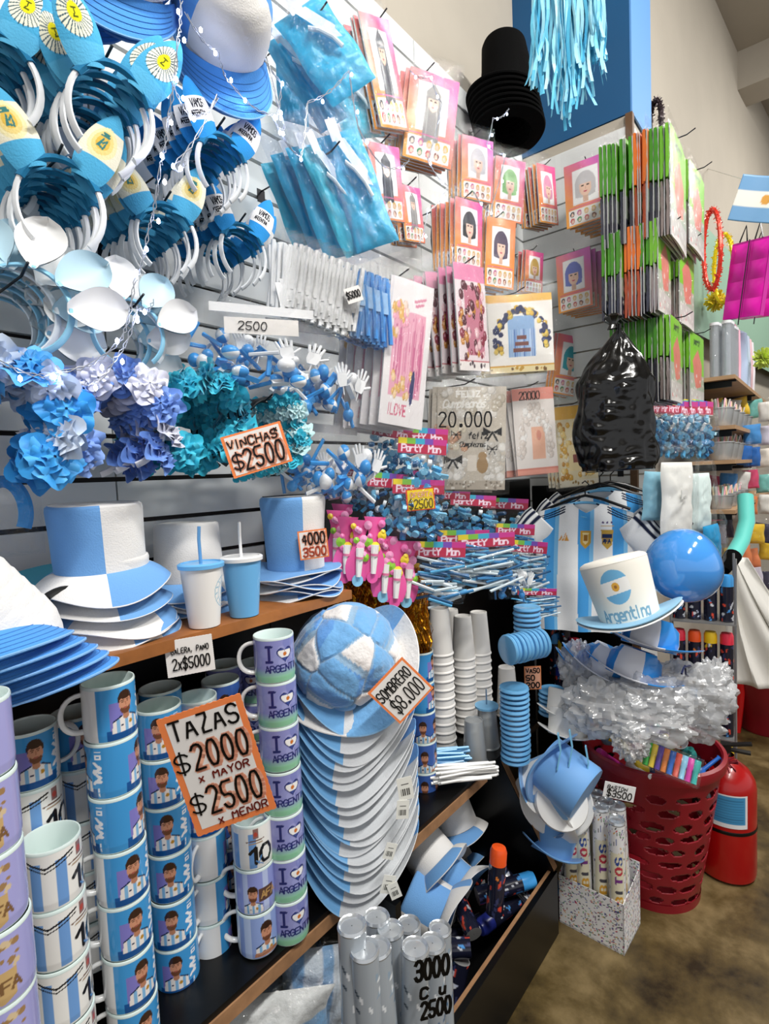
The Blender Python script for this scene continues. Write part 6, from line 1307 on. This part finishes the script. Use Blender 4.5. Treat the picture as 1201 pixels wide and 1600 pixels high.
def ring_garland(name, lab, px, py, d, rx, rz_, C, thick=.02, spikes=70, cat='garland'):
    p = P(px, py, d=d); t = thing(name, lab, cat, p, (0, 0, cam_rz(p)-.6)); b = MB(); q = random.Random(4)
    pts = [(rx*math.cos(a), 0, rz_*math.sin(a)) for a in np.linspace(0, 2*PI, 40)[:-1]]; b.tube(pts, thick*.6, 6, C, closed=True)
    for k in range(spikes*5):
        a = q.uniform(0, 2*PI); c = Vector((rx*math.cos(a), 0, rz_*math.sin(a))); d_ = Vector((q.uniform(-1, 1), q.uniform(-1, 1), q.uniform(-1, 1))).normalized()*thick*q.uniform(.8, 1.3); b.band([c, c+d_], d_.orthogonal(), .006, .0008, mixc(C, (1, 1, 1), q.uniform(0, .3)))
    b.build('tinsel', vfoil, t, smooth=False)
ring_garland('tinsel_garland', 'red tinsel garland loop beside the green packs', 1112, 390, 3.1, .05, .22, hx('E8402E')); ring_garland('tinsel_garland', 'yellow tinsel garland behind the red loop', 1130, 420, 3.3, .06, .20, hx('F0D21A')); ring_garland('tinsel_garland', 'dark tinsel garland above the green packs', 1024, 190, 2.75, .03, .10, hx('2A1A1E'), .02)
for i, (px, py, r, C, wh) in enumerate([(1118, 470, .05, 'F2D81E', 'yellow'), (1192, 560, .05, 'C8E04A', 'lime')]):
    p = P(px, py, d=3.4); t = thing('tissue_pompom', f'{wh} tissue pompom among the hanging goods at right', 'pompom', p); b = MB(); q = random.Random(i)
    for k in range(220): d_ = Vector((q.gauss(0, 1), q.gauss(0, 1), q.gauss(0, 1))).normalized()*r*q.uniform(.8, 1.4); b.band([(0, 0, 0), d_], d_.orthogonal(), .012, .0006, mixc(hx(C), (1, 1, 1), q.uniform(0, .3)))
    b.build('petals', vmatte, t, smooth=False)
# ---------- far shelves along the aisle wall
sh = mat('pale_wood', (.70, .56, .42), .5, var=.15, vscale=10)
def xs(px, py, z=None, y=.45): return P(px, py, y=y)
FX = 3.35
def zat(px, py, x=FX): return P(px, py, x=x)
levels = [(590, 'highest'), (668, 'second'), (722, 'third'), (800, 'fourth')]
shelves = []
for i, (py, wh) in enumerate(levels):
    p = zat(1130, py); L_ = 2.2; t = thing('wall_shelf', f'pale wood wall shelf at the far right, {wh} of four', 'shelf', (FX, .56, p.z), group='far wall shelves'); b = MB(); b.box((L_/2, 0, 0), (L_, .34, .02)); b.build('board', sh, t, smooth=False)
    for k in range(3): b = MB(); b.tube([(.05+k*.9, .12, -.015), (.05+k*.9, -.17, -.015)], .006, 6); b.box((.05+k*.9, .0, -.03), (.012, .3, .03)); b.build('bracket', wire, t, smooth=False)
    shelves.append(p.z+.011)
def far_item(nm, lab, cat, x, y, z, grp, fn, m, parts=('body',)):
    t = thing(nm, lab, cat, (x, y, z), group=grp); b = MB(); fn(b); b.build(parts[0], m, t); return t
# clear and pastel tubes on the top shelf
fc = film('clear_tube', (.93, .95, .97), .25, .15, 20, .4, .25)
tubeP = thing('party_tube', 'x', 'tube'); b = MB(); b.lathe([(.001, 0), (.022, 0), (.022, .28), (.001, .28)], 20, (.9, .9, .92)); b.build('tube_body', fc, tubeP); b = MB(); b.lathe([(.001, .28), (.0225, .28), (.0225, .295), (.001, .295)], 20, (.9, .9, .92)); b.build('cap', vplast, tubeP); tubeP = Proto(tubeP)
for i in range(12): tubeP.put((FX+.03+(i % 6)*.055, .43+(i//6)*.055, shelves[0]), (0, 0, 0), f'clear party tube, {cn[i % 6]} from the column in the {"front" if i < 6 else "rear"} row on the highest far shelf', 'clear tubes on the far shelf', (1, 1, .95+.02*(i % 3)))
pt_ = {}
for i, (C, nmc) in enumerate([('8FC8D8', 'teal'), ('F0A8C0', 'pink'), ('F4B8CC', 'rose'), ('B8CCE8', 'pale blue'), ('C8D4EC', 'lavender'), ('F2C8D0', 'blush'), ('EEEAF0', 'white')]):
    w_ = .10 if i > 2 else .05; far_item('streamer_roll', f'{nmc} wrapped streamer bundle on the highest far shelf', 'streamers', FX+.40+i*.12, .46, shelves[0], 'pastel bundles on the far shelf', lambda b: b.lathe([(.001, 0), (w_*.5, .0), (w_*.55, .15), (w_*.45, .34), (w_*.2, .36), (.001, .36)], 16, cf=lambda a, k: mixc(hx(C), (1, 1, 1), .3*(int(a*5) % 2)), wf=lambda x, y, z, a: (x*(1+.08*math.sin(7*a)), y, z)), mat('pastel_wrap', vc=True, rough=.35, spec=.5))
# pastel trays of cutlery, tubs, bags
tub = thing('plastic_tub', 'x', 'tub'); b = MB(); b.lathe([(.001, .002), (.05, 0), (.052, .004), (.066, .09), (.070, .092), (.070, .097), (.064, .095), (.05, .01), (.001, .01)], 30, hx('E8EAE6'), wf=lambda x, y, z, a: (x*1.3, y, z)); b.build('tub_wall', clr, tub)
b = MB(); q = random.Random(3)
for k in range(12): rod(b, (q.uniform(-.06, .06), q.uniform(-.03, .03), .085), (q.uniform(-.3, .3), q.uniform(-.3, .3), 1), .13, .004, hx(q.choice(['F0A8B8', 'A8E0D0', 'F2D8A8', 'F0F0EC'])))
b.build('cutlery', vplast, tub); tub = Proto(tub)
for lv, n in ((1, 5), (2, 5), (3, 4)):
    for i in range(n): tub.put((FX+.10+i*.21, .47, shelves[lv]), (0, 0, 0), f'frosted tub of pastel cutlery, {cn[i]} from the column on the {levels[lv][1]} far shelf', 'tubs on the far shelves', (1, 1, 1 if lv < 3 else .8))
q = random.Random(21)
for i in range(40):
    C = q.choice(['4F9ADF', 'E0507A', 'F0C83A', 'E8E6E0', '3F3F55', '7FC8C0', 'F0E8DC', 'D8D4E4', '2E6FC0', 'E88A5A']); px, py = 1118+(i % 5)*19+q.uniform(-5, 5), 640+(i//5)*38+q.uniform(-8, 8); p = P(px, py, d=3.35+.1*(i % 4))
    cnm = {'4F9ADF': 'sky blue', 'E0507A': 'raspberry', 'F0C83A': 'yellow', 'E8E6E0': 'off white', '3F3F55': 'dark grey', '7FC8C0': 'mint', 'F0E8DC': 'cream', 'D8D4E4': 'lilac', '2E6FC0': 'deep blue', 'E88A5A': 'orange'}[C]
    t = thing('goods_pouch', f'{cnm} wrapped goods pouch, {cn[i % 5]} from left in row {cn[i//5]} of the far display', 'pouch', p, (0, q.uniform(-.2, .2), cam_rz(p)), 'pouches in the far display'); b = MB(); pillow(b, .09, .12, .03, hx(C), i, n=(10, 12)); b.build('pouch_body', vmatte, t); sleeve(t, .09, .12, .034, clear, .03, i, n=(8, 10))
# small blue bags under the green packs
for i in range(7):
    p = P(1010+i*13, 688, y=.42+.028*(6-i)) if 0 else P(1016+i*12, 680, y=.60-.02*i)
    put_fit(FB[i % 2], q4(1018+i*12, 678, 34, 74, .2), .13, .15, 25, .62-.022*i, f'small bag of bright blue favours, {cn[i]} from the left under the green packs', 'blue favour bags on the column')
# bags hanging below, white collar bag, tulle
for i, (c, Y, a, C, lab) in enumerate([(q4(1056, 780, 52, 120, .2, .12), .475, 30, 'EDEDE8', 'white folded shirt hanging in a clear bag above the balloon'), (q4(1092, 785, 36, 95, .1, .1), .42, 30, 'DFF0EE', 'pale mint plush in a clear bag right of the white folded shirt'), (q4(1022, 775, 40, 80, .1), .55, 30, '8FC4D8', 'light blue gauze bag left of the white folded shirt'),
        (q4(1110, 850, 26, 60, .1, .15), .38, 20, '1F8FC4', 'blue wrapped bag right of the balloon')]):
    o, e, w_, h_ = frame(c, Y, a); t = thing('clothing_bag', lab, 'bag', o, e); b = MB(); pillow(b, w_*.9, h_*.95, .03, hx(C), i+3, n=(18, 24)); b.build('folded_cloth', vmatte, t)
    if i == 0: b = MB(); b.box((.0, -.036, .02), (.03, .003, .035), hx('E2E2DE')); b.lathe([(.001, 0), (.007, 0), (.007, .003), (.001, .003)], 12, hx('D0D0CC'), M=Matrix.Translation((0, -.037, .01)) @ FR); b.build('collar_button', vprint, t)
    sleeve(t, w_, h_, .036, clear, .05, i)
t = thing('foam_tube', 'turquoise foam tube leaning at the far right', 'tube', P(1160, 820, d=2.6)); b = MB(); o = t.location; b.tube([P(1164, 775, d=2.65)-o, P(1166, 815, d=2.6)-o, P(1158, 845, d=2.56)-o, P(1145, 868, d=2.5)-o], .034, 20, hx('5CCCC0')); b.build('tube_body', MATS['foam'], t)
b = MB(); b.tube([P(1145, 868, d=2.5)-o, P(1140, 876, d=2.48)-o, P(1132, 892, d=2.44)-o], [.036, .034, .02], 16, (.03, .03, .03)); b.build('grip', blackf, t)
# spray can rack right of the wrap
rk = P(1098, 1160, d=2.45); rk.z = 0; rz = cam_rz(rk); t = thing('wire_rack', 'narrow clear rack of spray cans right of the wrap heap', 'rack', rk, (0, 0, rz)); b = MB()
for x in (-.12, .12):
    for y in (-.08, .08): b.tube([(x, y, 0), (x, y, 1.15)], .005, 6, (.7, .7, .7))
for z in (.12, .37, .62, .87): b.box((0, 0, z), (.25, .17, .006), (.75, .75, .75))
b.build('frame', mat('grey_wire', (.6, .6, .6), .35, metal=.5), t, smooth=False)
def make_can(C, cap, seed):
    t = thing('spray_can', 'x', 'spray can'); cv = Cv(40, 60, hx('1C1E30'), 2.2).spots(40, .08, [hx(C), hx('D8DCE4'), hx('3A3F66'), hx('E0503A')], seed=seed, el=.5); b = MB(); r = .026
    b.sheet(0, 0, lambda u, v: (r*math.cos(2*PI*u), r*math.sin(2*PI*u), v*.15), canvas=cv.a); b.lathe([(.001, 0), (r, 0)], 20, (.6, .6, .6)); b.build('printed_can', vgloss, t); b = MB(); b.lathe([(r, .15), (r*.98, .155), (r*.98, .185), (r*.8, .197), (.001, .2)], 22, hx(cap)); b.build('cap', vplast, t); return Proto(t)
CANS = [make_can('F0C83A', 'F0C81E', 1), make_can('4F9AE0', '2E3A9A', 2), make_can('E0503A', 'E8304A', 3), make_can('4F9AE0', '3FA0E8', 4), make_can('F08A3A', 'F25A22', 5), make_can('C8D0E8', 'EDEDEE', 6)]
ccn = ['yellow', 'navy', 'red', 'light blue', 'orange', 'white']
for lv, z in enumerate((.125, .375, .625, .875)):
    for i in range(4):
        k = (i*2+lv) % 6; p = Matrix.Rotation(rz, 3, 'Z') @ Vector((-.09+i*.06, -.03, 0)); CANS[k].put((rk.x+p.x, rk.y+p.y, z), (0, 0, 0), f'spray can with {ccn[k]} cap, {cn[i]} from left on the {["lowest", "second", "third", "top"][lv]} rack level', 'spray cans in the rack')
# cans before the added dark sheet under the shirt
for i, (px, py, k) in enumerate([(862, 985, 4), (882, 985, 1), (866, 1020, 3), (880, 1032, 0), (898, 1030, 2), (875, 1070, 1)]):
    p = P(px, py, x=2.45); CANS[k].put((p.x, p.y, p.z-.1), (0, 0, 0), f'spray can with {ccn[k]} cap in the dark under the football shirt, {cn[i]} of six', 'spray cans under the shirt')
# red stool, white sheet
sp = P(1190, 1140, z=0)+Vector((.12, 0, 0)); t = thing('plastic_stool', 'red plastic stool at the far right', 'stool', sp, (0, 0, .3)); b = MB()
b.box((0, 0, .45), (.30, .30, .025), (.8, .05, .05)); b.box((0, 0, .425), (.31, .31, .03), (.8, .05, .05)); b.build('seat', mat('stool_red', (.80, .04, .05), .35), t, smooth=False)
for sx in (-1, 1):
    for sy in (-1, 1): b = MB(); b.tube([(sx*.18, sy*.18, 0), (sx*.13, sy*.13, .43)], [.028, .034], 8, (.8, .05, .05)); b.build('leg', MATS['stool_red'], t)
b = MB()
for sx in (-1, 1): b.box((sx*.16, 0, .2), (.02, .26, .04), (.8, .05, .05)); b.box((0, sx*.16, .2), (.26, .02, .04), (.8, .05, .05))
b.build('cross_bar', MATS['stool_red'], t, smooth=False)
t = thing('white_sheet', 'white cloth hanging over the stool at the far right', 'cloth', P(1180, 980, d=2.85)); t.rotation_euler = (0, 0, cam_rz(t.location)); b = MB(); b.sheet(24, 24, lambda u, v: ((u-.25*(v))*.42*(1.15-v)-.10+.02*math.sin(u*14), .02*math.sin(u*19+v*3), -.32+v*.68), hx('F0EEE8')); sol(b.build('drape', vmatte, t), .002)
t = thing('laundry_basket', 'dark red perforated basket behind the spray can rack', 'basket', P(1150, 1160, z=0)+Vector((.30, -.12, 0))); b = MB(); b.lathe([(.001, .0), (.14, 0), (.15, .02), (.19, .5), (.2, .5), (.2, .52), (.185, .52)], 40); b.build('wall', red, t)
# ---------- foam top hats piled between bin and carton
def make_foam(C, D):
    t = thing('foam_hat', 'x', 'hat'); b = MB(); b.lathe([(.085, 0), (.087, .06), (.092, .14), (.088, .15), (.001, .152)], 40, cf=lambda a, i: C if int(a/(PI/2)) % 2 else D); b.build('crown', MATS['foam'], t); b = MB(); b.lathe([(.084, .004), (.13, .006), (.135, .002), (.13, -.002), (.084, -.002)], 48, cf=lambda a, i: D if int(a/(PI/2)) % 2 else C, wf=lambda x, y, z, a: (x, y*.92, z+.035*(x/.13)**2)); b.build('brim', MATS['foam'], t); return Proto(t)
fh = [make_foam(hx('6FA8E4'), hx('6FA8E4')), make_foam(hx('E8E8E6'), hx('E8E8E6')), make_foam(hx('7FB4E8'), hx('E8E8E6'))]
for i, (px, py, d, k, rx, ry, wh, sc) in enumerate([(852, 1188, 1.80, 0, 25, 118, 'large light blue foam hat lying on its side on top of the pile', 1.0), (846, 1275, 1.80, 2, -50, 60, 'blue and white foam hat in the middle of the pile', .95), (866, 1250, 1.86, 1, 60, 20, 'white foam hat beside the confetti carton', .9), (828, 1225, 1.84, 2, 10, 60, 'foam hat at the left of the pile', .8), (858, 1335, 1.84, 0, -30, 20, 'light blue foam hat at the bottom of the pile', .8), (868, 1225, 2.02, 2, 20, 30, 'foam hat at the back of the pile', .8)]):
    p = P(px, py, d=d); fh[k].put(p, (R_(rx), R_(ry), cam_rz(p)), wh, 'foam hats in a pile', sc)
for i, (px, py, d, rx, ry, wh) in enumerate([(882, 1120, 1.95, -20, 10, 'small white cowboy hat above the foam hats'), (885, 1150, 1.9, -20, 8, 'small pale hat with blue straps above the foam hats')]):
    p = P(px, py, d=d); fh[1].put(p, (R_(rx), R_(ry), cam_rz(p)), wh, 'foam hats in a pile', (.75, .75, .6))
for i, (px, py) in enumerate([(890, 1165), (872, 1170), (915, 1190)]):
    t = thing('foam_strip', f'light blue foam strip dangling over the hat pile, {cn[i]} of three', 'strip', P(px, py, d=1.7), group='foam strips'); b = MB(); b.band([(0, 0, .05), (-.006, -.01, 0), (-.012, 0, -.06)], (1, .3, 0), .014, .004, hx('7FC4E8')); b.build('strip_body', vmatte, t)
# ---------- inside the floor bin
for i, (px, py, Y, rx, ry, rz, k, wh) in enumerate([(680, 1350, .92, -50, 10, 10, 1, 'big white cloth hat in the floor bin'), (715, 1390, .90, -60, 30, 20, 2, 'blue and white hat leaning behind the big white cloth hat'), (712, 1290, 1.0, -20, 0, 0, 1, 'white hat dome under the shelf end'), (730, 1330, 1.05, -40, 20, 30, 0, 'light blue brim in the bin behind the white dome'), (690, 1430, .86, -70, 10, 20, 2, 'lowest brim leaning on the silver tubes')]):
    p = P(px, py, y=Y); (bucket if k == 2 else wbuck).put(p, (R_(rx), R_(ry), R_(rz)), wh, 'hats in the floor bin', (1.0, 1.0, .9))
for i, (px, py, Y, k, rx, ry, wh) in enumerate([(720, 1500, .80, 5, 185, 20, 'white cap end down beside the silver tubes'), (772, 1425, .78, 4, 5, 5, 'orange cap upright in the bin'), (770, 1350, .88, 5, 140, 50, 'white cap, lying under the shelf end'), (745, 1400, .86, 3, 80, -60, 'light blue cap, lying left of the orange one'), (800, 1385, .84, 3, 120, 60, 'blue cap, lying at the right of the bin'), (765, 1310, .95, 3, 50, -50, 'blue cap, deepest in the bin'), (740, 1460, .82, 2, 60, 60, 'red cap, lying in front'), (790, 1420, .90, 0, 100, -40, 'yellow cap, half hidden'), (725, 1440, .90, 1, 100, 20, 'navy cap, behind the white capped one'), (760, 1385, .95, 2, 120, 70, 'red cap, in the middle'), (785, 1345, .98, 4, 100, 30, 'orange cap, lying at the back'), (735, 1480, .78, 3, 95, 50, 'light blue cap, lying at the very front'), (752, 1440, .86, 5, 95, -30, 'white cap, lying under the orange one'), (815, 1400, .78, 1, 95, 70, 'navy cap, near the front board')]):
    p = P(px, py, y=Y); CANS[k].put(p, (R_(rx), R_(ry), R_(20*i)), f'spray can in the floor bin with {wh}', 'spray cans in the floor bin')
# ---------- folded flags and fabric under the low shelf at the bottom
for i, (c, Y, C, D, lab) in enumerate([(q4(420, 1606, 170, 110, .05), .90, '7FB0DC', 'C9CCCC', 'light blue folded flag under the low shelf'), (q4(500, 1560, 110, 150, .3, .2), .90, 'C8D2DC', '7FA8D0', 'striped flag bundle at the bottom beside the silver tubes'), (q4(395, 1560, 140, 80, -.1), 1.0, 'B4B6B4', '8C8E8E', 'grey wrapped cushion under the low shelf'), (q4(462, 1510, 80, 60, -.3), .98, '5F86B8', 'D8DADC', 'rolled blue flag high under the low shelf')]):
    o, e, w_, h_ = frame(c, Y, 30); t = thing('fabric_bundle', lab, 'fabric', o, e); b = MB(); cv = Cv(40, 40, hx(C)); 
    for k in range(3): cv.rect(.1+k*.33, 0, .22+k*.33, 1, hx(D)) if i in (1, 3) else (cv.rect(0, .7, 1, 1, hx(D)) if i == 0 else None)
    pillow(b, w_, h_, .05, None, i+20, canvas=cv.a, amp=.5, k=12); b.build('cloth', vplush, t); sleeve(t, w_, h_, .058, clear, .02, i)
# ---------- fairy lights
bulbm = mat('led_bulb', (.80, .84, 1), .3, emit=28); wirem = mat('clear_wire', (.55, .57, .60), .25, spec=.8)
def fairy(pts, lab, nb, seed, twist=True):
    W = [P(px, py, y=Y) for px, py, Y in pts]; o = W[0]; t = thing('fairy_lights', lab, 'string lights', o); q = random.Random(seed); n = len(W); P2 = []
    for i in range(n-1):
        for k in range(8): s_ = k/8; P2.append(W[i].lerp(W[i+1], s_)+Vector((0, 0, -.012*math.sin(PI*s_)))-o)
    P2.append(W[-1]-o); b = MB()
    for ph in (0, PI): b.tube([p+Vector((.0028*math.cos(i*1.9+ph), 0, .0028*math.sin(i*1.9+ph))) for i, p in enumerate(P2)], .0009, 5, (.8, .8, .82))
    b.build('wire', wirem, t)
    for k in range(nb):
        p = P2[int((k+.5)/nb*(len(P2)-1))]+Vector((q.uniform(-.01, .01), -.005, q.uniform(-.012, .0))); b = MB(); b.lathe([(.0001, -.0045), (.0028, -.002), (.0028, .002), (.0001, .0055)], 8, M=Matrix.Translation(p)); b.build('bulb', bulbm, t)
fairy([(283, 0, .82), (278, 60, .82), (262, 190, .84), (250, 260, .84), (232, 360, .86), (210, 440, .86), (190, 530, .86), (100, 580, .88), (0, 565, .88)], 'clear fairy light wire falling past the headbands at left', 14, 1)
fairy([(290, 20, .84), (340, 80, .84), (360, 130, .86), (425, 180, .86), (445, 200, .86), (410, 60, .86), (420, 0, .86)], 'fairy light wire hanging from the front cap to the glove packs', 9, 2)
fairy([(380, 30, .86), (440, 130, .86), (430, 190, .86), (470, 245, .86), (480, 160, .86), (545, 110, .86), (560, 200, .86), (600, 260, .86), (640, 250, .86)], 'fairy light wire over the glove packs', 12, 3)
fairy([(640, 110, .86), (672, 118, .86), (690, 160, .86), (668, 250, .86), (700, 290, .86), (668, 330, .86), (655, 380, .86)], 'fairy light wire over the long silver wig packs', 9, 4)
fairy([(795, 170, .90), (770, 185, .90), (760, 225, .90), (790, 240, .90), (765, 330, .90), (740, 300, .90)], 'fairy light wire hanging from the black hats', 8, 5)
fairy([(270, 130, .84), (300, 180, .84), (340, 150, .84), (270, 260, .84), (290, 250, .84)], 'short fairy light loop between the caps and the VAMOS ears', 6, 6)
fairy([(130, 600, .86), (180, 560, .86), (215, 480, .86), (240, 470, .86)], 'fairy light loop on the petal headbands', 4, 7)
bpy.context.view_layer.update()
for o in bpy.data.objects:
    l = o.get('label')
    if l and not (4 <= len(l.replace('-',' ').split()) <= 16): print('LABEL', len(l.split()), l)
